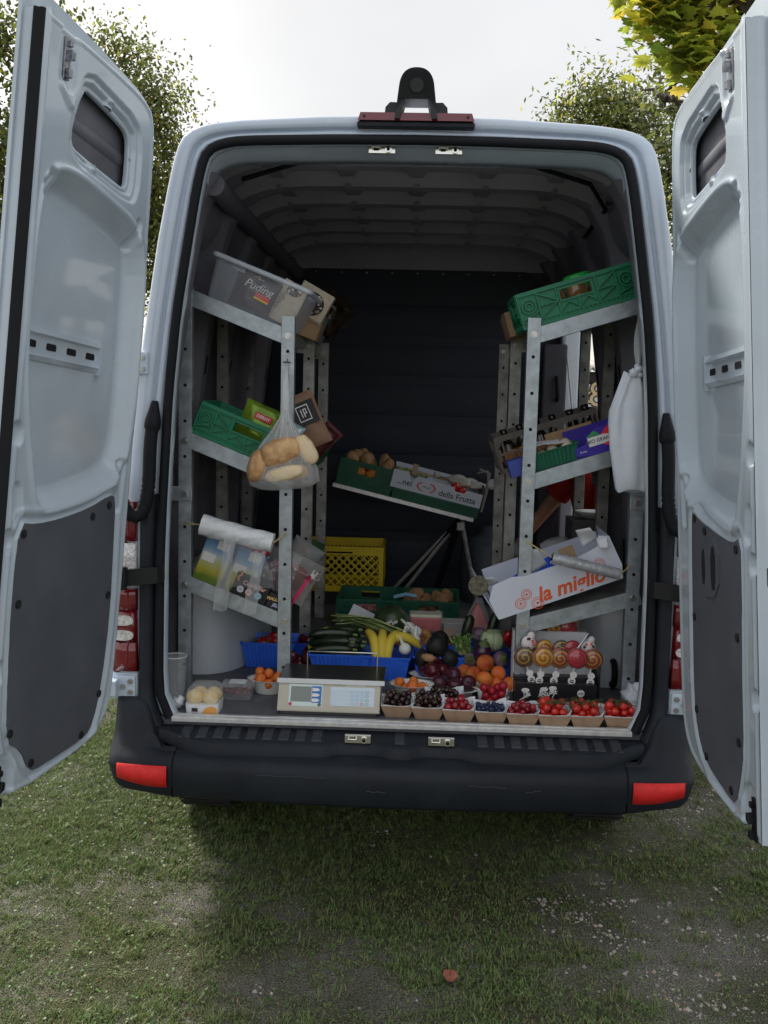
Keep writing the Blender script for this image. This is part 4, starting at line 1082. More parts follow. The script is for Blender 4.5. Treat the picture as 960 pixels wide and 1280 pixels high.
def crease(d, k=.07): return dent(d, .16)*(1-k*max(0, 1-abs(d.y)/.18)*(d.x > 0))
kind('apricot', .026, lambda q: (q.ball((0, 0, 0), (.026, .025, .0255), 16, 12, 0, crease)), [mat('apricot', (.62, .22, .035), .5, col2=(.58, .10, .03), scale=26, sss=.1)])
kind('peach', .034, lambda q: (q.ball((0, 0, 0), (.034, .033, .033), 16, 12, 0, crease)), [mat('peach', (.62, .26, .05), .6, col2=(.42, .05, .02), scale=16, sss=.1)])
kind('plum', .029, lambda q: (q.ball((0, 0, 0), (.029, .028, .030), 16, 12, 0, crease)), [mat('plum', (.030, .010, .022), .3, col2=(.075, .012, .022), scale=22, coat=.25)])
kind('redplum', .030, lambda q: (q.ball((0, 0, 0), (.030, .030, .030), 16, 12, 0, crease)), [mat('red_plum', (.10, .008, .014), .22, col2=(.045, .008, .02), scale=18, coat=.4)])
kind('potato', .036, lambda q: q.ball((0, 0, 0), (.048, .034, .030), 14, 10, 0, lambda d, a=random.random()*6: 1+.07*math.sin(3*d.x+a)+.05*math.sin(5*d.y+2*a)), [mat('potato_skin', (.34, .20, .10), .75, var=.3, scale=22, bump=.3, bscale=50)])
kind('radish', .015, lambda q: q.ball((0, 0, 0), (.015, .015, .016), 10, 8, 0), [mat('radish', (.42, .03, .07), .35, col2=(.6, .35, .38), scale=30)])
kind('mushroom', .024, lambda q: q.lathe([(0, .018), (.012, .016), (.021, .006), (.024, -.004), (.020, -.008), (.010, -.007), (.008, -.022), (0, -.022)], 14), [mat('mushroom', (.52, .43, .33), .7, var=.15, scale=30)])
kind('nut', .009, lambda q: q.ball((0, 0, 0), (.012, .008, .008), 8, 6, 0), [mat('pistachio_shell', (.52, .38, .26), .6, var=.2, scale=60)])
kind('onion', .024, lambda q: (q.ball((0, 0, 0), (.024, .024, .023), 14, 10, 0), q.cyl((0, 0, .02), (.004, 0, .055), .008, .004, 8)), [mat('white_onion', (.76, .78, .72), .35, var=.06, scale=20, coat=.2)])
kind('redpepper', .045, lambda q: (q.ball((0, 0, 0), (.043, .043, .045), 20, 12, 0, lambda d: dent(d, .3, .4)*(1-.10*abs(math.cos(2*math.atan2(d.y, d.x))))), q.cyl((0, 0, .03), (.004, 0, .055), .006, .004, 8, 1)), [mat('pepper_red', (.33, .010, .012), .14, var=.2, scale=10, coat=.7), mat('pepper_stem', (.07, .14, .03), .6)])
# ------------------------------------------------------------------ goods on the left rack
def pack(name, label, cat, M, w, h, t, m, deco=None, puff=True, group=None, bev=.002):
    """a pouch (puffed, crimped top and bottom) or a carton, standing in local x, z, front towards -y, base at 0"""
    th = thing(name, label, cat, M=M, group=group)
    q = MB()
    if puff:
        a = random.random()*6
        def f(sg):
            def g(u, v):
                k = (math.sin(math.pi*min(1, max(0, u)))**.5)*(math.sin(math.pi*min(1, max(0, v)))**.45)
                wob = .0035*math.sin(9*u+5*v+a)*k+.002*math.sin(17*v+3*u+a)*k
                return ((u-.5)*w*(1-.05*math.sin(math.pi*v)), sg*(t*.5*k)+wob, v*h)
            return g
        q.grid(f(-1), 14, 16); q.fl = True; q.grid(f(1), 14, 16); q.fl = False
        q.build('pouch', m, th)
    else:
        q.box(-w/2, w/2, -t/2, t/2, 0, h); q.build('carton', m, th, bev=bev)
    if deco: deco(th)
    return th
def plate(th, name, m, x0, x1, z0, z1, y):
    q = MB(); q.box(x0, x1, y-.0008, y, z0, z1); return q.build(name, m, th)
def word(th, name, txt, size, m, x, z, y, rot=0, shear=0, offset=0, ext=.0005):
    q = MB(); put(q, text_mb(txt, size, ext, shear, offset), TR((x, y, z), (0, -rot, 0))); return q.build(name, m, th)
FROST = film('frosted_tub', (.62, .66, .75), .24, .3, 3)
def tub(M, w, d, h, label):
    t = thing('storage_tub', label, 'tub', M=M)
    q = MB()
    def rr(k, z, e=0): 
        return [(x*w/2*k+np.sign(x)*e, d/2+y*d/2*k+np.sign(y)*e, z) for x, y in chaikin([(-1, -1), (1, -1), (1, 1), (-1, 1)], 3)] if False else [(x*(w/2*k+e), d/2+y*(d/2*k+e), z) for x, y in corner_rect]
    q.loft([rr(.88, 0), rr(.90, .006), rr(.985, h-.012)], True); b = rr(.88, .001); q.add(b, [tuple(range(len(b)))[::-1]])
    q.build('tub_wall', FROST, t)
    q = MB(); q.loft([rr(.985, h-.014), rr(1, h-.014, .012), rr(1, h, .013), rr(1, h+.004, .004), rr(.985, h)], True); q.build('rim', mat('tub_rim', (.50, .55, .62), .3, alpha=.8), t)
    return t
corner_rect = []
for cx_, cy2, a0 in ((1, -1, -90), (1, 1, 0), (-1, 1, 90), (-1, -1, 180)):
    for k in range(5):
        a = R(a0+k*22.5); corner_rect.append((cx_*.86+.14*math.cos(a), cy2*.86+.14*math.sin(a)))
BROWNP = mat('pudding_pouch', (.045, .020, .022), .25, var=.4, scale=14, coat=.4)
WHT = mat('print_white', (.75, .75, .74), .5)
CREAM = mat('carton_cream', (.60, .53, .40), .5, col2=(.50, .42, .32), scale=40)
REDP = mat('print_red', (.55, .03, .03), .45)
GOLD = mat('print_gold', (.6, .40, .08), .4)
DKB = mat('print_dark', (.03, .02, .02), .5)
tub(SP('Ltop', .205, .005, .001), .35, .36, .150, 'frosted clear plastic tub of pudding pouches on the top left shelf')
def pud(th):
    word(th, 'lettering', 'Puding', .040, WHT, .002, .082, -.026, .04, .25)
    plate(th, 'flavour_band', REDP, .0, .055, .050, .066, -.0275); plate(th, 'flavour_band', GOLD, .0, .055, .043, .0495, -.0277)
    word(th, 'brand_scroll', '~%~', .02, WHT, -.01, .112, -.024)
pack('pudding_pouch', 'dark brown pudding pouch standing in the frosted tub', 'pouch', SP('Ltop', .200, .045, .012, (0, .10, 0)), .145, .128, .045, BROWNP, pud)
pack('pudding_pouch', 'plain brown pouch lying back in the middle of the frosted tub', 'pouch', SP('Ltop', .17, .14, .012, (R(-8), -.05, 0)), .14, .12, .04, BROWNP)
def dark_food(th, w, h, y, zc, n=46, rx=.042, rz=.034):
    q = MB(); k = 24; q.add([(rx*1.15*math.cos(6.283*i/k), y, zc+rz*1.15*math.sin(6.283*i/k)) for i in range(k)], [tuple(range(k))]); q.build('bowl_picture', DKB, th)
    q = MB()
    for i in range(n):
        a = 6.283*random.random(); r_ = math.sqrt(random.random()); x, z, s = rx*r_*math.cos(a), zc+rz*r_*math.sin(a), random.uniform(.004, .008); b = random.uniform(0, 3)
        q.add([(x+s*math.cos(b+j*1.57), y-.0004-.00001*i, z+s*math.sin(b+j*1.57)*.8) for j in range(4)], [(0, 1, 2, 3)], i % 3)
    q.build('food_print', [mat('print_nut', (.34, .26, .20), .6), WHT, mat('print_choc', (.10, .05, .03), .6)], th)['kind'] = 'stuff'
def deli(th):
    word(th, 'lettering', 'Delight', .024, mat('print_brown', (.16, .09, .05), .6), -.030, .075, -.0205, R(78), .15)
    dark_food(th, .10, .12, -.0206, .128, 30, .026, .022)
pack('dessert_carton', 'pale carton leaning at the right end inside the frosted tub', 'carton', SP('Ltop', .305, .10, .010, (0, .12, 0)), .095, .150, .04, CREAM, deli, puff=False)
def strac(th):
    dark_food(th, .13, .10, -.0265, .060, 60, .044, .040); word(th, 'lettering', 'STR', .026, DKB, -.047, .050, -.0264, R(80), 0, .0008)
    plate(th, 'carton_edge', mat('print_tan', (.30, .20, .12), .5), -.066, .066, .0, .010, -.0262)
pack('biscuit_carton', 'cream carton with a bowl of nuts pictured, standing above the rim of the tub', 'carton', SP('Ltop', .340, .44, .070, (0, .14, 0)), .135, .125, .05, CREAM, strac, puff=False)
q = MB(); q.box(0, .14, 0, .10, 0, .07); o = q.build('base_carton', CARD, loc=None, bev=.002); o.matrix_world = SP('Ltop', .275, .42, .0015); tag(o, 'brown carton under the nut carton behind the tub', 'carton')
def glossy(th): pass
pack('glossy_bag', 'dark glossy bag with golden glints behind the tub', 'bag', SP('Ltop', .372, .72, .05, (0, .35, .2)), .15, .17, .07, mat('foil_dark', (.055, .04, .025), .12, metal=.6, var=.8, scale=12, bump=1, bscale=16), glossy)
def dbox(M, w, d, h, label):
    t = thing('clear_crate', label, 'box', M=M); q = MB()
    q.taper((.008, w-.008, .008, d-.008), (0, w, 0, d), 0, h); q.build('wall', film('smoky_clear', (.30, .34, .33), .55, .25, 6), t)
    plate(t, 'green_label', mat('label_green', (.10, .20, .05), .5, var=.4, scale=30), w*.1, w*.75, h*.25, h*.85, -.001)
    return t
dbox(SP('Ltop', .235, .56, .002), .17, .28, .11, 'smoky clear box with a green label at the back of the top left shelf')

crate('folding_crate', 'green folding crate of nuts and pouches on the middle left shelf', SP('Lmid', -.005, .002, .001), .375, .30, .118, CG)
def pist(th):
    q = MB(); q.box(-.034, .034, -.030, -.027, .088, .112); q.build('red_badge', REDP, th, bev=.004)
    word(th, 'lettering', 'DERNY', .016, WHT, 0, .100, -.0305, 0, 0, .0004); plate(th, 'pale_stripe', mat('print_lime', (.50, .62, .12), .4), -.05, .045, .052, .060, -.0325)
GREENF = mat('foil_green', (.20, .34, .03), .22, metal=.3, var=.4, scale=11, bump=.8, bscale=14)
pack('snack_pouch', 'shiny lime green snack pouch standing in the crate on the middle left shelf', 'pouch', SP('Lmid', .200, .10, .035, (R(-12), .02, .05)), .165, .150, .05, GREENF, pist)
pack('small_packet', 'small teal and white packet beside the lime green pouch', 'packet', SP('Lmid', .302, .14, .04, (R(-10), .12, -.1)), .07, .125, .03, mat('foil_teal', (.04, .32, .38), .25, metal=.3, col2=(.6, .7, .72), scale=26, bump=.6, bscale=18))
M_ = SP('Lmid', .30, .07, .055, (R(-20), .3, 0))
pack('paper_bag', 'crumpled brown paper bag of nuts at the right end of the green crate', 'bag', M_, .15, .10, .07, mat('paper_brown', (.30, .18, .12), .8, var=.2, scale=14, bump=1, bscale=16))
scatter('pistachio', F['nut'][1], heap(70, .009, .075, .05, SP('Lmid', .225, .085, .02), z0=.0), .009, 'pistachio in the heap inside the green crate on the middle left shelf', 'nut', 'pistachios in the left crate')
scatter('pistachio', F['nut'][1], heap(34, .009, .045, .03, SP('Lmid', .325, .055, .075), z0=.02), .009, 'pistachio spilling from the brown paper bag', 'nut', 'pistachios at the paper bag')
def coff(th):
    q = MB(); q.box(-.048, .048, -.042, -.0405, .085, .175); q.build('black_label', mat('label_black', (.012, .012, .014), .5), th)
    q = MB()
    for x0, x1, z0, z1 in ((-.030, .030, .164, .168), (-.030, .030, .108, .112), (-.030, -.026, .112, .164), (.026, .030, .112, .164), (-.012, -.007, .122, .154), (.000, .005, .122, .154), (.005, .016, .150, .154), (.005, .016, .134, .138), (.012, .016, .138, .150)): q.box(x0*.8, x1*.8, -.0435, -.042, z0-.006, z1-.006)
    q.build('emblem', WHT, th)
pack('coffee_bag', 'brown paper coffee bag with a black label behind the left front post', 'bag', TR(at(397, 558, Y=.58), (R(-6), -.42, .15)), .125, .21, .075, mat('paper_brown2', (.27, .16, .105), .75, var=.2, scale=10, bump=1, bscale=14), coff)
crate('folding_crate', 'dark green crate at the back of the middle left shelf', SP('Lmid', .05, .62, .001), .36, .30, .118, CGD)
pack('crisp_bag', 'red and silver crisp bag sticking out of the dark green crate on the left', 'bag', SP('Lmid', .37, .64, .06, (R(-15), .4, 0)), .09, .13, .05, mat('foil_red_silver', (.55, .55, .58), .2, metal=.6, col2=(.5, .02, .02), scale=18, bump=1, bscale=22))
pack('crisp_bag', 'dark red bag leaning beside the coffee bag', 'bag', SP('Lmid', .35, .50, .04, (R(-10), .3, 0)), .13, .15, .06, mat('foil_maroon', (.10, .025, .02), .3, metal=.3, var=.5, scale=16, bump=.8, bscale=20))

# lower left shelf
def tin(M, label, w=.105):
    t = thing('square_tin', label, 'tin', M=M, group='tall tins on the lower left shelf'); h = .175
    m = bpy.data.materials.get('tin_print')
    if m is None:
        m = bpy.data.materials.new('tin_print'); m.use_nodes = True; n = m.node_tree.nodes; l = m.node_tree.links
        tc = n.new('ShaderNodeTexCoord'); sp = n.new('ShaderNodeSeparateXYZ'); nz = n.new('ShaderNodeTexNoise'); nz.inputs['Scale'].default_value = 30
        ma = n.new('ShaderNodeMath'); ma.operation = 'MULTIPLY_ADD'; ma.inputs[1].default_value = .16; l.new(tc.outputs['Object'], nz.inputs['Vector']); l.new(nz.outputs['Fac'], ma.inputs[0])
        rp = n.new('ShaderNodeValToRGB'); e = rp.color_ramp.elements; e[0].position = .18; e[0].color = (.12, .20, .02, 1); e[1].position = .95; e[1].color = (.12, .28, .55, 1)
        for p, c in ((.34, (.46, .42, .04, 1)), (.55, (.55, .56, .30, 1)), (.64, (.55, .62, .66, 1)), (.78, (.22, .42, .66, 1))):
            k = e.new(p); k.color = c
        l.new(tc.outputs['Generated'], sp.inputs[0]); l.new(sp.outputs['Z'], ma.inputs[2])
        l.new(ma.outputs[0], rp.inputs['Fac']); l.new(rp.outputs[0], n['Principled BSDF'].inputs['Base Color']); n['Principled BSDF'].inputs['Roughness'].default_value = .3
    q = MB(); rr = lambda k, z: [(x*w/2*k, y*w/2*k, z) for x, y in corner_rect]
    q.loft([rr(1, 0), rr(1, h)], True, caps=True); q.build('body', m, t)
    q = MB(); q.loft([rr(1.03, h-.006), rr(1.06, h), rr(1.06, h+.014), rr(1.0, h+.020), rr(.9, h+.017)], True); q.add(rr(.9, h+.017), [tuple(range(20))]); q.build('lid', mat('lid_red', (.36, .012, .03), .3), t)
    q = MB(); q.box(-w*.42, w*.02, -w/2-.001, -w/2, h*.42, h*.60); q.build('white_panel', WHT, t)
    q = MB(); q.box(-w*.05, w*.38, -w/2-.0012, -w/2-.0002, h*.74, h*.93); q.build('white_panel', WHT, t)
tin(SP('Llow', .054, .055, .001), 'left of two tall tins with blue sky and yellow field under the bag roll')
tin(SP('Llow', .172, .062, .001), 'right of two tall tins with blue sky and yellow field under the bag roll')
def candy(th):
    word(th, 'lettering', 'CandyBar', .022, mat('print_pink', (.75, .42, .38), .5), .008, .052, -.0325, 0, .1, .0006)
    for i, (x, c) in enumerate(((-.036, (.7, .72, .8)), (-.004, (.8, .45, .4)), (.032, (.3, .55, .7)))):
        q = MB(); k = 16; q.add([(x+.0125*math.cos(6.283*j/k), -.0326, .024+.0125*math.sin(6.283*j/k)) for j in range(k)], [tuple(range(k))]); q.build('round_mark', mat('mark%d' % i, c, .5), th)
        word(th, 'mark_letters', ('CO', 'BB', 'GU')[i], .008, DKB, x, .024, -.033)
    q = MB(); q.tube([(-.052, -.033, .05), (-.058, -.033, .065), (-.048, -.033, .075), (-.052, -.033, .09)], .004, 6); q.build('orange_flower', mat('print_orange', (.75, .30, .08), .5), th)
    q = MB(); q.loft([[(-.045, y, .082), (-.035, y, .105), (-.01, y, .118), (.02, y, .118), (.045, y, .105), (.055, y, .082)] for y in (-.031, -.026)], False, smooth=False); q.build('handle_flap', mat('box_black', (.014, .014, .017), .35), th)
pack('candy_box', 'black candy box with pink lettering and a rounded top on the lower left shelf', 'box', SP('Llow', .215, .002, .001, (0, 0, 0)) @ TR((0, .032, 0)), .13, .082, .064, mat('box_black', (.014, .014, .017), .35), candy, puff=False)
def jelly(th):
    word(th, 'lettering', 'MALLOW', .016, mat('print_yellow', (.72, .48, .18), .5), -.012, .036, -.0325, .12, .1, .0005); word(th, 'lettering', 'JELLY', .016, mat('print_lilac', (.5, .5, .75), .5), .0, .016, -.0325, .05, .1, .0006)
pack('jelly_box', 'low black jelly box with yellow and lilac lettering beside the front post', 'box', SP('Llow', .325, .002, .001) @ TR((0, .032, 0)), .085, .052, .064, mat('box_black', (.014, .014, .017), .35), jelly, puff=False)
CRINK = film('crinkled_film', (.80, .83, .87), .16, .10, 18)
pack('candy_bag', 'clear crinkled bag of white and red sweets behind the candy box', 'bag', SP('Llow', .262, .115, .03), .16, .165, .07, CRINK)
SW = []
for i in range(26):
    o_ = Vector((random.uniform(.195, .33), random.uniform(.09, .14), .03+random.uniform(0, .13))); SW.append((SF['Llow'][0] @ o_, .012))
kind('sweet', .012, lambda q: (q.ball((0, 0, 0), (.014, .009, .010), 8, 6, 0), q.cyl((-.012, 0, 0), (-.024, .002, 0), .003, .008, 7, 1), q.cyl((.012, 0, 0), (.024, -.002, 0), .003, .008, 7, 1)), [mat('sweet_red', (.5, .03, .05), .25, col2=(.8, .75, .74), scale=80), mat('sweet_wrap', (.75, .72, .72), .25, coat=.5)])
scatter('wrapped_sweet', F['sweet'][1], SW, .012, 'red and white wrapped sweet inside the clear bag on the lower left shelf', 'sweet', 'wrapped sweets in the clear bag')
def bunny(M, label):
    t = thing('sweet_figure', label, 'sweet', M=M, group='white spotted sweet figures on the lower left shelf')
    q = MB(); q.ball((0, 0, .030), (.019, .014, .030), 12, 9); q.ball((0, 0, .070), (.014, .012, .015), 12, 9)
    for s in (-1, 1): q.ball((s*.008, 0, .088), (.004, .003, .011), 8, 6)
    q.build('body', mat('sugar_white', (.72, .70, .68), .4, col2=(.55, .5, .5), scale=60), t)
    q = MB(); q.tube([(.0145*math.cos(a), -.0+.0125*math.sin(a), .056) for a in [6.283*k/14 for k in range(15)]], .004, 6); q.build('red_scarf', REDP, t)
    q = MB()
    for k in range(9):
        a, z = random.uniform(-2.8, -.3), random.uniform(.01, .052); q.ball((.018*math.cos(a), .0135*math.sin(a), z), .0028, 6, 4)
    q.build('grey_spots', mat('spot_grey', (.2, .15, .16), .5), t)['kind'] = 'stuff'
bunny(SP('Llow', .312, .14, .055), 'white sweet figure with a red scarf just left of the front post')
bunny(SP('Llow', .372, .20, .055, (0, .35, .4)), 'white sweet figure tilting just right of the front post')
def open_box(M, label, w, d, h, m, name='clear_tray'):
    t = thing(name, label, 'tray', M=M); q = MB(); rr = lambda k, z: [(x*w/2*k, y*d/2*k, z) for x, y in corner_rect]
    q.loft([rr(.85, 0), rr(.97, h), rr(1.05, h), rr(1.05, h+.004), rr(.98, h+.003)], True); q.add(rr(.85, .001), [tuple(range(20))]); q.build('wall', m, t); return t
open_box(SP('Llow', .335, .32, .01, (0, .10, 0)), 'clear plastic tray of sweets leaning at the aisle end of the lower left shelf', .15, .30, .12, film('clear_tray_film', (.62, .58, .57), .30, .12, 6))
for i, (s, y, n, c, lb) in enumerate(((.31, .25, .03, (.30, .20, .15), 'brown paper packet in the clear tray on the lower left shelf'), (.335, .38, .03, (.33, .17, .15), 'rose brown packet at the back of the clear tray'), (.32, .30, .06, (.5, .45, .42), 'pale packet on top in the clear tray'))):
    pack('sweet_packet', lb, 'packet', SP('Llow', s, y, n, (R(-30), .3*i, .5*i)), .075, .085, .03, mat('packet%d' % i, c, .4, var=.3, scale=24, bump=.6, bscale=20))
q = MB(); q.box(-.006, .006, 0, .10, 0, .135); o = q.build('pink_folder', mat('pink_card', (.50, .015, .10), .45), bev=.001); o.matrix_world = SP('Llow', .360, .05, .004, (0, .22, 0)); tag(o, 'bright pink card packet standing behind the left front post', 'packet')
q = MB(); q.box(0, .12, 0, .16, 0, .12); o = q.build('green_carton', mat('carton_green', (.045, .13, .035), .6, var=.2, scale=12), bev=.002); o.matrix_world = SP('Llow', .25, .86, .002); tag(o, 'green carton at the back of the lower left shelf', 'carton')
q = MB(); q.lathe([(0, 0), (.03, 0), (.034, .02), (.030, .03), (0, .032)], 16); o = q.build('orange_lid', mat('lid_orange', (.55, .25, .03), .4)); o.matrix_world = SP('Llow', .30, .66, .115, (R(50), 0, 0)); tag(o, 'loose orange plastic lid lying on the packets at the back of the lower left shelf', 'saucer')  # an orange lid lying loose
pack('grey_bag', 'grey plastic bag bunched at the back of the lower left shelf', 'bag', SP('Llow', .30, .62, .04, (0, .2, 0)), .14, .13, .09, film('grey_film', (.35, .37, .37), .65, .25, 16))

# roll of clear bags strung between the posts
a, b = at(252, 656, Y=FY-.055), at(341, 679, Y=FY-.055)
root = thing('bag_roll', 'thick roll of clear plastic bags strung between the left rack posts', 'roll', tuple((a+b)/2))
ax = (b-a).normalized(); s1 = ax.orthogonal(); s1 = Vector((0, -1, 0)); s2 = ax.cross(s1)
q = MB()
def rr_(f, g):
    r_ = .037*(1+.02*math.sin(f*9))*(1-.10*f)
    c = a.lerp(b, f); ph = 6.2832*g
    k = r_*(1+.035*math.sin(ph*3+f*14)+.02*math.sin(ph*7+f*31)); return tuple(c+s1*math.cos(ph)*k+s2*math.sin(ph)*k)
q.grid(rr_, 40, 40); ROLLM = mat('roll_film', (.70, .73, .77), .22, var=.10, scale=18, bump=.9, bscale=24, coat=.4)
q.build('roll', ROLLM, root, world=True)
for c, f in ((a, 0), (b, 1)):
    q = MB(); k = 20; q.add([tuple(c+s1*math.cos(6.283*i/k)*.035+s2*math.sin(6.283*i/k)*.035) for i in range(k)], [tuple(range(k))]); q.build('roll_end', mat('roll_core', (.50, .52, .52), .6, var=.2, scale=60), root, world=True)
def strip(p0, p1, w, name, m, sway=.008, nu=7, nv=20):
    q = MB(); p0 = Vector(p0); p1 = Vector(p1)
    def g(u, v):
        p = p0.lerp(p1, v); return (p.x+(u-.5)*w*(1-.15*math.sin(v*6)), p.y+sway*math.sin(u*7+v*5)*1.0-.012*math.sin(math.pi*v), p.z+.004*math.sin(u*9))
    q.grid(g, nu, nv); return q.build(name, m, root, world=True)
TAIL = film('tail_film', (.78, .81, .85), .34, .14, 26)
strip(at(288, 672, Y=FY-.088), at(275, 764, Y=FY-.045), .045, 'bag_tail', TAIL)
strip(at(325, 690, Y=FY-.078), at(312, 768, Y=FY-.04), .042, 'bag_tail', TAIL)
strip(at(305, 672, Y=FY-.094), at(314, 735, Y=FY-.05), .15, 'loose_sheet', CRINK, .012, 12, 14)
CORD = mat('twine', (.45, .36, .16), .8, var=.3, scale=80)
for p, c_ in ((at(230, 653, Y=FY), a), (at(357, 667, Y=FY), b)):
    q = MB(); q.tube([p, p.lerp(c_, .3)+Vector((0, -.01, .002)), p.lerp(c_, .6)+Vector((0, -.004, -.001)), c_], .0022, 6); q.ball(p.lerp(c_, .5)+Vector((0, -.006, 0)), .005, 8, 6); q.build('cord', CORD, root, world=True)

# hanging bag of bread
c = at(354, 575, Y=.19)
bagroot = thing('bread_bag', 'clear plastic bag of bread loaves hanging from the left front post', 'bag', tuple(at(358, 512, Y=.215)))
tp = at(357, 512, Y=.22); rings = []
w2 = .128
prof = [(0, .010, .008), (.03, .020, .016), (.07, .045, .03), (.12, .078, .05), (.165, .105, .066), (.20, .122, .074), (.235, .126, .076), (.258, .110, .066), (.272, .075, .045), (.276, .02, .012)]
for i, (dz, rx, ry) in enumerate(prof):
    rg = []
    for k in range(44):
        t = 6.2832*k/44; f = 1+.035*math.sin(3*t+dz*30)+.025*math.sin(7*t+dz*60)+.05*math.sin(13*t)*(1-min(1, dz/.16))
        xo = -.012*dz/.27+ (.012 if False else 0)
        rg.append((tp.x+xo+rx*f*math.cos(t), tp.y+ry*f*math.sin(t), tp.z-dz+.008*math.cos(t)*(dz > .2)*-1+.012*math.cos(t)*(dz > .24)))
    rings.append(rg)
q = MB(); q.loft(rings, True); q.build('bag_film', film('bread_bag_film', (.84, .86, .88), .24, .08, 26), bagroot, world=True)
fq = MB()
for k in range(16):
    t = 6.2832*k/16+random.uniform(-.1, .1); n_ = random.choice((5, 6, 6, 7))
    fq.tube([rings[i][int(44*t/6.2832) % 44] for i in range(0, n_)], .0011, 4, rf=lambda f: .0016*(1-.7*f))
fq.build('gather_folds', film('fold_film', (.86, .88, .9), .5, .15, 20), bagroot, world=True)['kind'] = 'stuff'
hk = at(359, 452, Y=FY-.012)
q = MB(); q.loft([[(p.x-w, p.y, p.z), (p.x-w*.3, p.y-.006, p.z), (p.x+w*.4, p.y+.003, p.z), (p.x+w, p.y-.003, p.z)] for p, w in ((hk, .002), (hk+Vector((-.002, -.008, -.04)), .006), (tp+Vector((0, -.004, .09)), .010), (tp+Vector((0, 0, .03)), .012), (tp, .011))], False); q.build('bag_neck', film('bag_neck_film', (.78, .80, .83), .6, .2, 20), bagroot, world=True)
q = MB(); q.tube([hk+Vector((0, 0, .01)), hk, hk+Vector((-.014, -.004, -.002)), hk+Vector((.012, -.004, -.003))], .0018, 5); q.build('tie', HOLE, bagroot, world=True)
BREAD = mat('bread_crust', (.36, .185, .075), .6, col2=(.64, .42, .22), scale=22, bump=.8, bscale=45)
PALEB = mat('bread_pale', (.62, .48, .28), .7, col2=(.66, .55, .38), scale=12, bump=.4, bscale=60)
def loaf(px, py, Y, lx, rz, ang, tilt, m, label):
    p = at(px, py, Y=Y); q = MB()
    q.ball((0, 0, 0), (lx, rz*.9, rz), 30, 22, 0, lambda d: (abs(d.x)**2.5+abs(d.y)**2.5+abs(d.z)**2.5)**(-1/2.5)*.97*(1+.025*math.sin(9*d.x+4*d.z+px)+.018*math.sin(16*d.z-7*d.y+py)+.012*math.sin(27*d.x+11*d.y)))
    o = q.build('bread_loaf', m); o.matrix_world = TR(p, (0, -ang, tilt)); tag(o, label, 'bread', 'loaves in the hanging bag')
loaf(350, 565, .175, .072, .046, R(22), .1, BREAD, 'large upper bread loaf in the hanging bag')
loaf(322, 582, .19, .034, .058, R(-16), .2, BREAD, 'small loaf at the left side of the hanging bag')
loaf(355, 592, .160, .070, .026, R(14), -.1, PALEB, 'flat loaf lying at the bottom of the hanging bag')
loaf(383, 562, .20, .056, .031, R(-58), .1, PALEB, 'pale loaf standing at the right side of the hanging bag')
loaf(372, 590, .22, .04, .028, R(10), .4, BREAD, 'loaf end at the lower right behind the others in the hanging bag')

# ------------------------------------------------------------------ goods on the right rack
crate('folding_crate', 'green folding crate on the top right shelf', SP('Rtop', -.055, .004, .001), .41, .30, .125, CG)
for i in range(3):
    q = MB(); q.lathe([(0, 0), (.038, 0), (.040, .02), (.040, .085), (.034, .10), (.034, .104), (0, .104)], 20); o = q.build('preserve_jar', mat('jar_amber', (.25, .14, .05), .1, coat=1), None); o.matrix_world = SP('Rtop', .09+.085*i, .12+.02*i, .008)
    tag(o, ('left', 'middle', 'right')[i]+' amber preserve jar inside the green crate on the top right shelf', 'jar', 'preserve jars in the right crate')
q = MB(); q.lathe([(0, 0), (.045, 0), (.05, .118), (0, .118)], 20); gt = thing('green_tub', 'bright green lidded tub standing in the top right crate', 'tub', M=SP('Rtop', .20, .22, .006)); q.build('tub_wall', mat('tub_green', (.03, .30, .06), .35), gt)
q = MB(); q.lathe([(0, .119), (.05, .119), (.052, .123), (.052, .141), (.046, .146), (0, .146)], 22); q.build('lid', mat('lid_green', (.02, .38, .06), .25, coat=.4), gt)
for i, (y, dx, n) in enumerate(((.33, -.075, 'upper'), (.55, -.06, 'rear'))):
    q = MB(); q.box(0, .12, 0, .16, 0, .095); o = q.build('cardboard_box', CARD, bev=.002); o.matrix_world = SP('Rtop', dx, y, .002); tag(o, n+' brown cardboard box behind the green crate on the top right shelf', 'box')
def vent_crate(M, w, d, h, m, label):
    t = thing('vent_crate', label, 'crate', M=M, group='plastic crates in the van')
    q = MB(); q.box(0, w, 0, d, 0, .006); q.build('base', m, t)
    def wall(L, T_, nm):
        q = MB(); q.T = T_; k = [0]
        def r(x0, x1, z0, z1): k[0] += 1; q.box(x0, x1, -.00012*k[0], .009, z0, z1)
        r(0, L, h-.022, h); r(0, L, 0, .016); r(0, L, h*.46, h*.46+.010)
        n = int(L/.024); hole0, hole1 = int(n*.1), int(n*.5)
        for i in range(n+1):
            x = min(L-.007, i*L/n)
            r(x, x+.007, .016, h*.46); 
            if not (hole0 < i < hole1): r(x, x+.007, h*.46, h-.022)
        r(L*.60, L*.66, .016, h-.022)
        q.build(nm, m, t)
    wall(w, TR((0, 0, 0)), 'front_panel'); wall(w, TR((w, d, 0), (0, 0, math.pi)), 'back_panel'); wall(d-.02, TR((0, d-.01, 0), (0, 0, -math.pi/2)), 'end_panel'); wall(d-.02, TR((w, .01, 0), (0, 0, math.pi/2)), 'end_panel')
    return t
vent_crate(SP('Rmid', -.085, .30, .002), .40, .36, .14, CGR, 'brown grey vented crate of dark bottles at the back of the middle right shelf')
BOT = mat('bottle_dark', (.02, .014, .010), .08, coat=1)
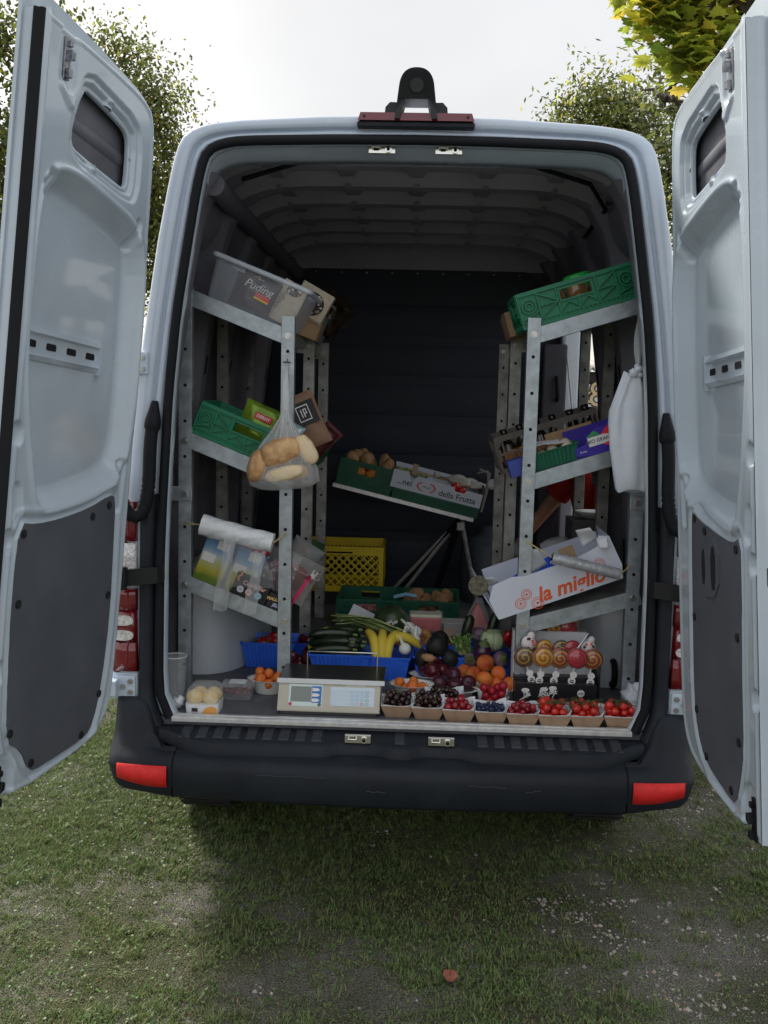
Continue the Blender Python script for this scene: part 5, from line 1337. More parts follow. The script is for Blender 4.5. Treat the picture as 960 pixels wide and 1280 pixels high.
for i in range(6):
    q = MB(); q.lathe([(0, 0), (.030, 0), (.031, .004), (.031, .085), (.013, .115), (.012, .135), (.014, .136), (.014, .150), (0, .150)], 16); 
    ob = thing('sauce_bottle', 'small dark bottle with an amber label in the vented crate', 'bottle', M=SP('Rmid', -.035+.065*i, .36+.03*(i % 2), .008), group='dark bottles in the vented crate'); q.build('glass', BOT, ob)
    q = MB(); q.lathe([(.0316, .02), (.0316, .07)], 16); q.build('label_band', mat('label_amber', (.55, .25, .06), .5, col2=(.35, .12, .03), scale=30), ob)
    q = MB(); q.lathe([(.0145, .136), (.0148, .152), (0, .153)], 12); q.build('cap', mat('cap_dark', (.05, .05, .05), .2, metal=.9), ob)
def bluebox():
    M = SP('Rmid', .160, .004, .001); w, d, h = .215, .22, .092
    t = thing('fruit_box', 'deep blue card fruit box with a red, white and green emblem, right shelves', 'box', M=M); m = mat('box_blue', (.040, .022, .30), .45, var=.1, scale=10)
    q = MB(); prof = chaikin([(0, 0), (w, 0), (w, h), (w*.42, h), (w*.34, h*.90), (w*.24, h*.52), (w*.12, h*.42), (0, h*.42)], 1); q.prism(prof, 0, .004); q.build('front', m, t)
    for nm, b in (('back', (0, w, d-.004, d, 0, h)), ('end', (0, .004, .004, d-.004, 0, h*.42)), ('end', (w-.004, w, .004, d-.004, 0, h)), ('base', (.004, w-.004, .004, d-.004, 0, .004))):
        q = MB(); q.box(*b); q.build(nm, m, t)
    q = MB(); q.add([(.052, -.0008, .030), (.134, -.0008, .030), (.134, -.0008, .062), (.052, -.0008, .062)], [(0, 1, 2, 3)]); q.build('white_plate', WHT, t)
    word(t, 'lettering', 'MIO GRANO', .017, mat('print_grey', (.12, .12, .16), .5), .093, .046, -.0012, 0, .2, .0003)
    for i, (c, p) in enumerate((((.03, .25, .08), [(.046, .064), (.08, .082), (.10, .064)]), ((.65, .03, .04), [(.10, .064), (.138, .092), (.142, .056)]), ((.65, .03, .04), [(.10, .029), (.138, .008), (.142, .036)]))):
        q = MB(); q.add([(x, -.001, z) for x, z in p], [(0, 1, 2)]); q.build('emblem_petal', mat('petal%d' % i, c, .5), t)
    word(t, 'small_lettering', 'frutta', .010, WHT, .028, .020, -.0012)
bluebox()
q = MB(); q.box(0, .18, 0, .006, 0, .10); o = q.build('kraft_flap', CARD); o.matrix_world = SP('Rmid', .10, .25, .002, (R(-8), 0, 0)); tag(o, 'brown card flap standing between the vented crate and the blue box', 'card')
basket('dark green ribbed punnet of mushrooms on the middle right shelf', SP('Rmid', .085, .065, .001), .185, .125, .062, mat('punnet_green', (.012, .10, .06), .4, var=.1, scale=20), 'punnet', 'mushroom_punnet', 'mushroom punnet')
scatter('mushroom', F['mushroom'][1], heap(10, .024, .068, .036, SP('Rmid', .085, .065, .008)), .024, 'pale mushroom in the dark green punnet', 'mushroom', 'mushrooms in the green punnet', rot=False)
q = MB(); q.grid(lambda u, v: (.12*(u-.5), .07*(v-.5), .004*math.sin(u*5)+.003*math.sin(v*7)), 9, 7); o = q.build('paper_slip', WPAPER); o.matrix_world = SP('Rmid', .075, .06, .085, (.15, .1, .2)); tag(o, 'white paper slip lying on the mushrooms', 'paper')
q = MB(); q.box(0, .06, 0, .09, 0, .06); o = q.build('blue_carton', mat('carton_blue', (.03, .05, .26), .45), bev=.002); o.matrix_world = SP('Rmid', -.075, .03, .002); tag(o, 'small blue carton sticking out left of the front post on the middle right shelf', 'carton')

# white carrier bag tied to the flange
p0 = at(797, 462, Y=.14); croot = thing('carrier_bag', 'white plastic carrier bag tied up at the right edge of the opening', 'bag', tuple(p0))
prof = [((797, 471), .014, .012), ((794, 482), .032, .020), ((788, 505), .060, .026), ((788, 530), .066, .028), ((789, 560), .063, .028), ((791, 590), .057, .026), ((792, 611), .053, .022), ((793, 614), .051, .016)]
rings = []
for (px, py), rx, ry in prof:
    c = at(px, py, Y=.14)
    rings.append([(c.x-.004+rx*1.07*math.copysign(abs(math.cos(t))**.75, math.cos(t))*(1+.03*math.sin(5*t+py*.05)), c.y+ry*math.sin(t)*(1+.16*math.sin(6*t+py*.03)+.08*math.sin(11*t)), c.z+(.045*max(0, -math.cos(t)) if py == 482 else 0)-.03*max(0, -math.cos(t))*(490 < py < 520)+.006*math.sin(3*t)) for t in [6.2832*k/48 for k in range(48)]])
q = MB(); q.loft(rings, True); WBAG = mat('white_bag', (.66, .71, .80), .4, bump=1, bscale=22, sss=.0, var=.03, scale=8); q.build('bag', WBAG, croot, world=True)
q = MB(); c = at(795, 464, Y=.13)
for dx, dz, r_ in ((-.006, -.006, .018), (.008, .006, .014), (.012, -.012, .012), (.002, .016, .009)): q.ball((c.x+dx, c.y, c.z+dz), (r_, r_*.8, r_*.9), 12, 9, 0, lambda d: 1+.12*math.sin(9*d.x+5*d.z)+.08*math.sin(13*d.y))
q.build('knot', WBAG, croot, world=True)
q = MB(); a_, b_ = at(797, 458, Y=.135), at(803, 372, Y=.12)
q.grid(lambda u, v: tuple(a_.lerp(b_, v)+Vector(((u-.5)*(.012+.022*math.sin(math.pi*min(1, v*1.2))), .006*math.sin(u*6+v*7), 0))), 6, 16); q.build('stretched_strap', film('strap_film', (.62, .66, .70), .45, .3, 20), croot, world=True)

# lower right: the white fruit box with its lettering
def fruitbox():
    M = SP('Rlow', -.105, -.012, .020, (0, -.08, 0)); w, d, h = .46, .34, .138
    t = thing('fruit_box', 'white card fruit box with red lettering on the lower right shelf', 'box', M=M); m = mat('box_white', (.64, .68, .78), .5, var=.03, scale=9)
    q = MB(); q.prism([(0, 0), (w, 0), (w+.012, h*.35), (w+.0, h*1.15), (w-.035, h*1.25), (w-.05, h*.98), (w-.13, h*.88), (w*.30, h*.86), (w*.2, h*.95), (.02, h*.90), (-.01, h*.55)], 0, .004); q.build('front', m, t)
    for nm, b in (('base', (.004, w-.004, .004, d, 0, .004)), ('back', (0, w, d, d+.004, 0, h*.95))): q = MB(); q.box(*b); q.build(nm, m, t)
    q = MB(); q.add([(0, .004, 0), (0, d, 0), (-.035, d, h*1.1), (-.030, .02, h*.9)], [(0, 3, 2, 1)]); q.build('end', m, t, solid=.003)
    q = MB(); q.add([(w, .004, 0), (w, d, 0), (w+.01, d, h*1.1), (w+.004, .02, h*1.1)], [(0, 1, 2, 3)]); q.build('end', m, t, solid=.003)
    word(t, 'lettering', 'la miglio', .074, mat('print_orange_red', (.66, .10, .025), .5), w*.605, .036, -.0012, 0, .28, .0018, .0006)
    q = MB()
    for cx, cz, rr in ((w*.265, h*.40, .019), (w*.325, h*.10, .022), (w*.20, h*.22, .020), (w*.865, h*.56, .019)):
        for r1, r2 in ((rr, rr-.0022), (rr*.66, rr*.66-.0022), (rr*.22, .0001)):
            k = 26; vs = [(cx+r1*math.cos(6.2832*i/k), -.0010-r1*.004, cz+r1*math.sin(6.2832*i/k)) for i in range(k)]+[(cx+r2*math.cos(6.2832*i/k), -.0010-r1*.004, cz+r2*math.sin(6.2832*i/k)) for i in range(k)]
            q.add(vs, [(i, (i+1) % k, k+(i+1) % k, k+i) for i in range(k)])
    q.build('ring_marks', mat('print_orange_red', (.66, .10, .025), .5), t)['kind'] = 'stuff'
    # loose flaps and folds
    for nm, P in (('flap', [(w*.27, .03, h*.75), (w*.50, .06, h*.86), (w*.46, .05, h*1.38), (w*.42, .04, h*1.42)]), ('flap', [(-.035, .02, h*.9), (.045, .02, h*.85), (.03, .0, h*1.12), (-.02, .01, h*1.15)]), ('flap', [(w*.80, .05, h*1.02), (w*.93, .03, h*1.10), (w*.885, .02, h*1.50), (w*.78, .03, h*1.52)]), ('flap', [(w*.90, -.004, h*1.20), (w*.985, -.004, h*1.16), (w*.96, -.02, h*.92), (w*.905, -.018, h*.95)])):
        q = MB(); q.grid(lambda u, v: tuple((Vector(P[0])*(1-u)+Vector(P[1])*u)*(1-v)+(Vector(P[3])*(1-u)+Vector(P[2])*u)*v+Vector((0, .012*math.sin(3*v+2*u), 0))), 6, 6); q.build(nm, WPAPER, t, solid=.0015)
    q = MB(); q.box(w*.62, w*.74, d*.3, d*.3+.004, .01, h*1.1); q.build('inner_divider', CARD, t)
    q = MB(); k = 20; q.add([(-.028+.036*math.cos(6.28*i/k), .0-.001, h*1.02+.036*math.sin(6.28*i/k)) for i in range(k)], [tuple(range(k))]); q.build('round_picture', mat('pic_dark', (.03, .03, .02), .5, col2=(.16, .15, .10), scale=60), t)
    return t
fruitbox()
basket('blue produce basket tipped inside the white fruit box', SP('Rlow', .085, .16, .045, (.1, -.25, .1)), .17, .14, .085)
q = MB(); q.ball((0, 0, 0), (.05, .03, .028), 12, 9); o = q.build('avocado', mat('avocado_green', (.06, .08, .02), .5, var=.3, scale=30)); o.matrix_world = SP('Rlow', .05, .05, .06); tag(o, 'green avocado low inside the white fruit box', 'avocado')
t = thing('clear_tub', 'hazy clear tub with a lid standing behind the white fruit box', 'tub', M=SP('Rlow', .20, .55, .004))
q = MB(); q.lathe([(0, 0), (.045, 0), (.055, .13), (0, .131)], 20); q.build('tub_wall', film('hazy_tub', (.40, .42, .45), .5, .3, 10), t)
q = MB(); q.lathe([(.057, .125), (.060, .13), (.058, .148), (.03, .160), (0, .158)], 20); q.build('lid', film('hazy_lid', (.5, .5, .52), .7, .25, 10), t)
# foil roll strung across the box
a, b = at(690, 697, Y=FY-.06), at(775, 718, Y=FY-.05)
root = thing('foil_roll', 'silvery roll of film strung across the white fruit box', 'roll', tuple((a+b)/2))
q = MB(); q.cyl(a, b, .0215, .0195, 24); q.build('roll', mat('foil_film', (.56, .58, .62), .25, metal=.4, var=.15, scale=30, bump=.7, bscale=40), root, world=True)
q = MB(); q.cyl(a+(a-b).normalized()*.0005, a+(a-b).normalized()*.002, .012, n=16); q.build('core', HOLE, root, world=True)
for p, c_ in ((at(657, 676, Y=FY), a), (at(789, 706, Y=FY), b)):
    q = MB(); q.tube([p, p.lerp(c_, .4)+Vector((0, -.006, .001)), c_], .0024, 6); q.build('cord', CORD, root, world=True)
# ------------------------------------------------------------------ goods on the load floor
FZ = .6805
def fl(px, py): p = at(px, py, Z=FZ); return p
def scales():
    a, b = fl(346, 893), fl(474, 897.5); ang = math.atan2(b.y-a.y, b.x-a.x); W_ = (b-a).length; D = .235
    M = TR(a, (0, 0, ang)); t = thing('shop_scales', 'beige electronic shop scales with a display and keypad on the load floor', 'scales', M=M)
    beige = mat('scales_beige', (.42, .40, .335), .5, var=.05, scale=12); 
    q = MB(); prof = [(0, .012), (.002, .020), (.052, .100), (.075, .106), (D, .104), (D, .012)]
    q.loft([[(x, y, z) for y, z in prof] for x in (0, W_*.02, W_*.98, W_)], True, 0, False, True); q.build('body', beige, t, bev=.004)
    q = MB(); q.box(.01, W_-.01, .008, D-.01, .0, .0115); q.build('base', mat('scales_base', (.06, .06, .058), .6), t, bev=.003)
    q = MB(); q.box(-.004, W_+.012, .048, D+.01, .108, .113); q.build('platter', mat('platter_black', (.016, .016, .018), .4), t, bev=.002)
    q = MB(); q.box(-.006, W_+.014, .0435, .0475, .098, .1145); q.build('platter_edge', mat('edge_white', (.72, .74, .76), .4), t, bev=.001)
    q = MB(); q.box(W_*.005, W_*.99, .049, D, .1135, .1150); q.build('platter_film', mat('platter_gloss', (.020, .021, .024), .3, bump=.2, bscale=9), t)
    n = Vector((0, -.080, .050)).normalized(); sl_ = Vector((0, .050, .080)).normalized(); o = Vector((0, .002, .020))
    def face(x0, x1, s0, s1, e=.0006):
        return [tuple(o+Vector((x, 0, 0))+sl_*s+n*e) for x, s in ((x0, s0), (x1, s0), (x1, s1), (x0, s1))]
    H = .0943
    def panel(nm, m, x0, x1, s0, s1, e, par=t):
        q = MB(); f = face(x0*W_, x1*W_, s0*H, s1*H, e); g = face(x0*W_, x1*W_, s0*H, s1*H, e-.0012); q.add(f+g, [(0, 1, 2, 3), (0, 4, 5, 1), (1, 5, 6, 2), (2, 6, 7, 3), (3, 7, 4, 0)]); return q.build(nm, m, par)
    dp = panel('display_panel', mat('panel_pale', (.52, .62, .62), .4), .105, .435, .12, .92, .0012)
    panel('lcd', mat('lcd_grey', (.15, .18, .165), .15, coat=.6), .125, .325, .28, .84, .0022, dp)
    panel('blue_legend', mat('legend_blue', (.04, .16, .44), .4), .33, .425, .25, .86, .0020, dp)
    for i, s in enumerate((.34, .53, .73)):
        q = MB(); q.add([tuple(o+Vector((x*W_, 0, 0))+sl_*(s+ds)*H+n*.0032) for x, ds in ((.335, -.06), (.385, -.06), (.412, 0), (.385, .06), (.335, .06))], [(0, 1, 2, 3, 4)]); q.build('legend_arrow', WHT, dp)
    for x, c in ((.125, (.45, .05, .08)), (.41, (.1, .13, .13))):
        q = MB(); q.add([tuple(o+Vector((x*W_+.006*math.cos(k), 0, 0))+sl_*(.185*H+.006*math.sin(k))+n*.0024) for k in [6.283*i/12 for i in range(12)]], [tuple(range(12))]); q.build('round_mark', mat('scmark%d' % int(c[0]*100), c, .5), dp)
    kp = panel('keypad', mat('keypad_pale', (.56, .66, .74), .4), .515, .945, .17, .86, .0012)
    km = [mat('key_a', (.48, .58, .68), .5), mat('key_b', (.30, .42, .58), .5), mat('key_c', (.10, .34, .36), .5), mat('key_r', (.5, .10, .10), .5)]
    for r_ in range(4):
        for c in range(8):
            x = .54+c*.0475; s = .25+r_*.145
            if c < 4 and r_ == 0 and c in (1, 2): continue
            cx, cs = x*W_, s*H; q = MB()
            ro = [(math.cos(k)*.0062, math.sin(k)*.0048) for k in [6.283*i/10 for i in range(10)]]; ri = [(p*.72, v*.66) for p, v in ro]
            vs = [tuple(o+Vector((cx+p, 0, 0))+sl_*(cs+v)+n*.0022) for p, v in ro+ri]
            q.add(vs, [(i, (i+1) % 10, 10+(i+1) % 10, 10+i) for i in range(10)]); q.build('key_ring', km[0] if c < 4 else km[2] if c == 7 else km[3] if (r_ == 0 and c == 6) else km[1], kp)
    panel('name_strip', mat('strip_pale', (.50, .51, .46), .4), .66, .86, .90, .97, .0014)
    q = MB(); q.tube([(W_*.23, .20, .114), (W_*.23, .20, .165), (W_*.24, .20, .172), (W_*.93, .20, .172), (W_*.945, .20, .165), (W_*.945, .20, .114)], .0028, 8); q.build('guard_wire', CHROME, t)
scales()

# ---- card punnets along the sill
PUN = [(496.5, 897, 'dark cherries, leftmost of the row along the sill'), (534.5, 899.5, 'dark cherries, second from the scales'), (573, 902.5, 'bright red berries in the middle of the sill row'), (613, 905, 'blueberries on the sill'),
       (652.5, 907.5, 'small red berries at the foot of the right post'), (692, 909.5, 'vine tomatoes next to the right post'), (732.5, 910.5, 'vine tomatoes under the lollipop stand'), (775.5, 911.5, 'vine tomatoes at the right end of the sill')]
TMI = mat('vine_green', (.085, .085, .03), .7)
def vine(M, label, n=5):
    q = MB()
    for _ in range(n):
        x, y = random.uniform(-.03, .03), random.uniform(-.025, .025); a = random.uniform(-.6, .6); L = random.uniform(.03, .05); z = random.uniform(.070, .086)
        pts = [(x-L*math.cos(a), y-L*math.sin(a)*.6, z-.008), (x, y, z), (x+L*math.cos(a), y+L*math.sin(a)*.6, z-.01)]
        q.tube(pts, .0016, 5)
        for _ in range(5):
            c = Vector(pts[1])+Vector((random.uniform(-.02, .02), random.uniform(-.015, .015), random.uniform(-.004, .002)))
            for k in range(5):
                b = random.uniform(0, 6.28); q.tube([c, c+Vector((.007*math.cos(b), .007*math.sin(b), .005)), c+Vector((.014*math.cos(b), .014*math.sin(b), .003*random.uniform(-1, 3)))], .0009, 4)
    o = q.build('tomato_vine', TMI); o.matrix_world = M; tag(o, label, 'stalks', 'vine stalks on the tomato punnets')
for i, (px, py, lab) in enumerate(PUN):
    p = fl(px, py); M = TR((p.x, p.y+.030, FZ), (0, 0, random.uniform(-.05, .05)))
    punnet('kraft card punnet of '+lab, M)
    T_ = M @ TR((0, 0, .022))
    short = lab.split(',')[0]
    if i < 2: scatter('dark_cherry', F['cherry'][1], heap(30, .0115, .037, .025, T_, jit=.06), .0115, 'glossy dark cherry in the punnet of '+lab, 'cherry', 'cherries in punnet %s' % ('beside the scales', 'second from the scales')[i])
    elif i == 2: scatter('red_berry', F['redberry'][1], heap(20, .0130, .036, .024, T_), .0118, 'glossy red berry in the punnet in the middle of the sill', 'berry', 'red berries in the middle punnet')
    elif i == 3: scatter('blueberry', F['blueberry'][1], heap(70, .0078, .040, .028, T_), .0078, 'dusky blueberry in the card punnet on the sill', 'blueberry', 'blueberries in the punnet')
    elif i == 4: scatter('red_berry', F['redberry'][1], heap(26, .0112, .037, .025, T_), .0118, 'small dark red berry in the punnet at the foot of the right post', 'berry', 'red berries by the right post')
    else:
        w_ = ('next to the right post', 'under the lollipop stand', 'at the right end of the sill')[i-5]
        scatter('cherry_tomato', F['tomato'][1], heap(18, .0148, .037, .026, T_), .0145, 'red cherry tomato in the punnet '+w_, 'tomato', 'tomatoes in the punnet '+w_)
        vine(M, 'dry vine stalks on the tomatoes '+w_)
for (px, py, w, kd, r0, n, nm, lab, cat) in ((555, 889.5, .135, 'cherry', .0115, 26, 'dark_cherry', 'dark cherries in the second row behind the sill', 'cherry'), (617, 893, .105, 'redberry', .0175, 13, 'raspberry', 'red raspberries in the second row behind the blueberries', 'raspberry')):
    p = fl(px, py); M = TR((p.x, p.y+.048, FZ)); punnet('kraft card punnet of '+lab, M, w, .078)
    if kd == 'redberry':
        kind('raspberry', .0165, lambda q: q.ball((0, 0, 0), (.0155, .0155, .0165), 18, 14, 0, lambda d: 1+.06*math.sin(22*d.z)*math.sin(8*math.atan2(d.y, d.x))), [mat('raspberry_red', (.30, .012, .025), .35, var=.4, scale=60)]); kd = 'raspberry'
    scatter(nm, F[kd][1], heap(n, F[kd][0], w*.32, .022, M @ TR((0, 0, .022))), F[kd][0], 'single fruit among the '+lab, cat, lab)

# ---- paper bowls
def bowl_of(px, py, r, kd, n, lab, one, nm, cat, h=.045, sc_=1.0, sy=.8, dx=0):
    p = fl(px, py); M = TR((p.x+dx, p.y+r*sy*.66, FZ)); bowl('white paper bowl of '+lab, M, r, h, 1, sy)
    r0 = F[kd][0]*sc_
    scatter(nm, F[kd][1], heap(n, r0, r*.62, r*sy*.58, M @ TR((0, 0, .020)), round_=True), F[kd][0], one, cat, lab)
bowl_of(514, 877, .080, 'apricot', 7, 'small apricots behind the dark cherries', 'small apricot in the bowl behind the dark cherries', 'apricot', 'apricot', .055, .78)
bowl_of(568, 876, .094, 'plum', 4, 'dusky plums in front of the red plums', 'dusky blue black plum in the bowl behind the second row cherries', 'plum', 'plum', .034, 1.08)
bowl_of(541, 857, .090, 'redplum', 4, 'shiny red plums in front of the avocado basket', 'shiny dark red plum in the bowl in front of the avocado basket', 'red_plum', 'plum', .034, 1.05)
bowl_of(622, 876, .096, 'apricot', 5, 'orange apricots beside the right post', 'large orange apricot in the bowl beside the right post', 'apricot', 'apricot', .040, 1.16)
bowl_of(592, 861, .080, 'peach', 4, 'blushed peaches behind the plums', 'blushed peach in the bowl behind the plums', 'peach', 'peach', .036, .98)
bowl_of(334, 869, .078, 'apricot', 8, 'apricots half hidden by the left front post', 'apricot in the bowl half hidden by the left front post', 'apricot', 'apricot', .052, .84)
bowl_of(458, 852, .085, 'peach', 6, 'pale orange apricots right behind the scales', 'pale orange apricot in the bowl behind the scales', 'apricot', 'apricot', .04, .74)
bowl_of(378, 846, .080, 'redplum', 6, 'mixed plums behind the left end of the scales', 'dark plum in the bowl behind the left end of the scales', 'red_plum', 'plum', .04, .9)

# ---- blue baskets
def bk(px, py, w, d, h, lab, rz=0): 
    p = fl(px, py); M = TR((p.x, p.y+d/2*.82, FZ), (0, 0, rz)); basket('blue produce basket of '+lab, M, w, d, h); return M
B_zuc = bk(424, 851, .23, .17, .105, 'dark zucchini behind the scales')
B_ban = bk(482, 851, .185, .17, .095, 'bananas and white onions', -.03)
B_avo = bk(546, 850, .185, .17, .095, 'black avocados')
B_egg = bk(606, 852, .205, .18, .095, 'aubergines and cabbage')
B_pep = bk(335, 835, .21, .18, .105, 'red peppers under the left rack')
B_mix = bk(384, 829, .17, .17, .085, 'chillies and plums to the right of the peppers')
B_r1 = bk(505, 833, .20, .16, .09, 'onions and fruit in the back row centre')
B_r2 = bk(560, 832, .20, .16, .09, 'apples in the back row beside the wrapped melon')
ZUC = mat('zucchini_green', (.009, .018, .008), .3, var=.5, scale=24, coat=.3)
def sausage(name, M, L, r, m, label, cat, group=None, bend=.0, tip=.55, endm=None):
    q = MB(); n = 11; pts = []
    for i in range(n):
        f = i/(n-1); pts.append((L*(f-.5), 0, bend*(1-(2*f-1)**2)))
    q.tube(pts, r, 12, rf=lambda f: r*(tip+(1-tip)*math.sin(math.pi*min(1, max(0, f*1.0)))**.35 if 0 < f < 1 else .25))
    mm = [m]
    if endm: q.tube([(L*.5, 0, 0), (L*.5+r*.9, 0, -bend*.3)], r*.32, 8, 1); mm.append(endm)
    o = q.build(name, mm); o.matrix_world = M; return tag(o, label, cat, group)
for i in range(14):
    z = .080+.028*(i//4); M = B_zuc @ TR((random.uniform(-.03, .03)-.012*(i//4), -.05+.034*(i % 4)+.012*(i//4), z), (0, random.uniform(-.12, .12), random.uniform(-.35, .35)))
    sausage('zucchini', M, .17, .018, ZUC, 'dark green zucchini in the heap behind the scales', 'zucchini', 'dark zucchini heap', .008, .7, mat('stalk_green', (.12, .17, .05), .6))
YEL = mat('banana_yellow', (.62, .46, .045), .45, col2=(.52, .42, .06), scale=8); BTIP = mat('banana_tip', (.06, .045, .02), .7)
for i, (x, rz, tl) in enumerate(((-.062, 1.95, -.75), (-.018, 1.60, -.85), (.026, 1.25, -.70), (.050, .45, -.10))):
    sausage('banana', B_ban @ TR((x, .0, .098), (0, tl, rz)), .175, .0185, YEL, ('leftmost upright banana', 'tall middle banana', 'right upright banana', 'banana lying low at the right')[i]+' in the blue basket', 'banana', None, .060, .5, BTIP)
sausage('yellow_zucchini', B_zuc @ TR((-.088, .05, .128), (0, -.35, 1.1)), .15, .022, mat('yellow_gourd', (.55, .42, .04), .4, var=.2, scale=12), 'yellow courgette standing at the left end of the zucchini heap', 'courgette', None, .01)
for i, (px, py, Y) in enumerate(((504, 797, .62), (518, 800, .64), (506, 811, .58), (520, 790, .68), (512, 785, .74))):
    o = bpy.data.objects.new('white_onion', random.choice(F['onion'][1])); COL.objects.link(o); o.matrix_world = TR(at(px, py, Y=Y), (random.uniform(-.8, .8), random.uniform(-.8, .8), random.uniform(0, 6)))
    tag(o, 'white onion in the cluster beside the bananas', 'onion', 'white onions beside the bananas')
LEEK = [mat('leek_green', (.24, .31, .13), .5, var=.4, scale=30), mat('leek_pale', (.45, .52, .33), .5)]
for i in range(16):
    a_, b_ = at(418+random.uniform(-5, 14), 772+i*.9, Y=.62+random.uniform(0, .12)), at(494+random.uniform(-6, 14), 789+random.uniform(0, 10), Y=.60+random.uniform(0, .10)); q = MB()
    a_.z += .012; m_ = a_.lerp(b_, .5)+Vector((0, 0, random.uniform(.005, .032)))
    d_ = (b_-a_).normalized(); sd = Vector((0, 1, 0))
    pts = [a_, a_.lerp(m_, .5)+Vector((0, 0, .004)), m_, m_.lerp(b_, .5), b_]
    w = random.uniform(.004, .008)
    q.loft([[p-sd*w*k+Vector((0, 0, .004)), p+Vector((0, 0, -.002)), p+sd*w*k+Vector((0, 0, .004))] for p, k in zip(pts, (.4, .9, 1, 1, .8))], False)
    o = q.build('leek_leaf', LEEK[0], loc=m_); tag(o, 'long green leek leaf lying across the zucchini and bananas', 'leek', 'leek leaves over the baskets')
def black_avo(px, py, Y, r, lab, el=1.15):
    q = MB(); q.ball((0, 0, 0), (r, r*.95, r*el), 16, 12, 0, lambda d: 1-.10*max(0, d.z)); o = q.build('avocado', mat('avocado_black', (.012, .012, .012), .5, var=.5, scale=60, bump=.6, bscale=120)); o.matrix_world = TR(at(px, py, Y=Y), (random.uniform(-.6, .6), random.uniform(-.4, .4), 0)); tag(o, lab, 'avocado')
black_avo(546, 808, .56, .043, 'large black avocado on top of its blue basket')
black_avo(528, 823, .55, .032, 'black avocado lying left in the avocado basket'); black_avo(562, 823, .55, .034, 'black avocado lying right in the avocado basket'); black_avo(550, 800, .66, .036, 'black avocado behind the large one')
o = bpy.data.objects.new('potato', F['potato'][1][0]); COL.objects.link(o); o.matrix_world = TR(at(535, 822, Y=.51), (0, .2, .3), (.55, .55, .55)); tag(o, 'small pale potato at the front of the avocado basket', 'potato')
EGG = mat('aubergine', (.035, .008, .034), .16, var=.4, scale=8, coat=.6); EGS = mat('aubergine_striped', (.13, .055, .12), .3, col2=(.34, .25, .30), scale=26, coat=.3)
CALYX = mat('calyx', (.10, .13, .05), .6)
def aub(px, py, Y, r, el, rot, m, lab):
    q = MB(); q.ball((0, 0, 0), (r, r, r*el), 18, 14, 0, lambda d: 1-.15*max(0, d.z)); q.lathe([(r*.62, r*el*.72), (r*.45, r*el*.88), (r*.18, r*el*1.02), (.005, r*el*1.25), (0, r*el*1.3)], 10, mi=1); o = q.build('aubergine', [m, CALYX]); o.matrix_world = TR(at(px, py, Y=Y), rot); tag(o, lab, 'aubergine')
aub(603, 815, .53, .036, 1.35, (R(20), R(10), 0), EGG, 'glossy dark purple aubergine in the right blue basket')
aub(626, 824, .52, .031, 1.25, (R(60), R(40), 0), EGS, 'striped lilac aubergine at the right end of the right blue basket')
aub(588, 825, .55, .028, 1.3, (R(70), R(-30), 0), EGS, 'striped aubergine lying low at the left of the right blue basket')
aub(600, 793, .70, .030, 1.3, (R(60), R(80), 0), EGS, 'striped lilac aubergine behind the dark aubergine')
def cabbage(px, py, Y, r, lab):
    t = thing('cabbage', lab, 'cabbage', tuple(at(px, py, Y=Y))); m = mat('cabbage_green', (.46, .56, .34), .5, var=.2, scale=9, bump=.4, bscale=18)
    q = MB(); q.ball((0, 0, 0), r*.9, 18, 14, 0, lambda d: 1+.03*math.sin(5*d.x+4*d.z)); q.build('heart', m, t)
    for k in range(7):
        a0 = k*.95; q = MB()
        q.grid(lambda u, v: tuple(Vector((math.cos(a0+(u-.5)*2.0), math.sin(a0+(u-.5)*2.0), 0))*(r*(1+.03*k/7+.03*math.sin(u*9)))*math.sin(.35+v*2.1)+Vector((0, 0, -r*math.cos(.35+v*2.1)))), 10, 10); q.build('leaf', m, t, solid=.002)
cabbage(616, 800, .62, .047, 'pale green cabbage at the back of the right blue basket')
def greens(px, py, Y, lab):
    q = MB(); c = at(px, py, Y=Y)
    for _ in range(60):
        a = random.uniform(-.5, .5); L = random.uniform(.03, .085); d = Vector((math.sin(a)*.8-.2, random.uniform(-.5, .3), math.cos(a)*.8)).normalized()
        b = c+Vector((random.uniform(-.02, .02), random.uniform(-.02, .02), -.03)); s_ = d.orthogonal().normalized(); w = .004
        q.add([b-s_*w*.5, b+s_*w*.5, b+d*L+s_*w, b+d*L-s_*w], [(0, 1, 2, 3)], 0)
        for k in range(3):
            t = b+d*L*random.uniform(.6, 1.1); e = Vector(RNG.normal(size=3)); e.normalize(); f = e.orthogonal().normalized(); q.add([t, t+e*.010+f*.007, t+e*.020, t+e*.010-f*.007], [(0, 1, 2, 3)], 1)
    o = q.build('celery', [mat('celery_stalk', (.34, .42, .18), .45), mat('celery_leaf', (.09, .17, .035), .5)], loc=c); tag(o, lab, 'celery')
greens(581, 808, .58, 'leafy pale green celery bunch at the left of the aubergine basket')
for px, py, lab in ((585, 787, 'dark green cucumber standing behind the celery'), (617, 783, 'dark green cucumber standing behind the cabbage')):
    sausage('cucumber', TR(at(px, py, Y=.68), (0, R(-78), .2)), .12, .021, ZUC, lab, 'cucumber', None, .004, .6)
for px, py in ((634, 796), (637, 801)):
    q = MB(); q.ball((0, 0, 0), (.018, .018, .032), 12, 9, 0, lambda d: 1-.25*max(0, -d.z)); o = q.build('red_chilli', mat('pepper_red', (.33, .010, .012), .14)); o.matrix_world = TR(at(px, py, Y=.60 if px == 634 else .64), (.3, .4, 0)); tag(o, ('small red pepper right of the cabbage', 'second small red pepper tucked behind, at the right post')[px == 637], 'pepper')
q = MB()
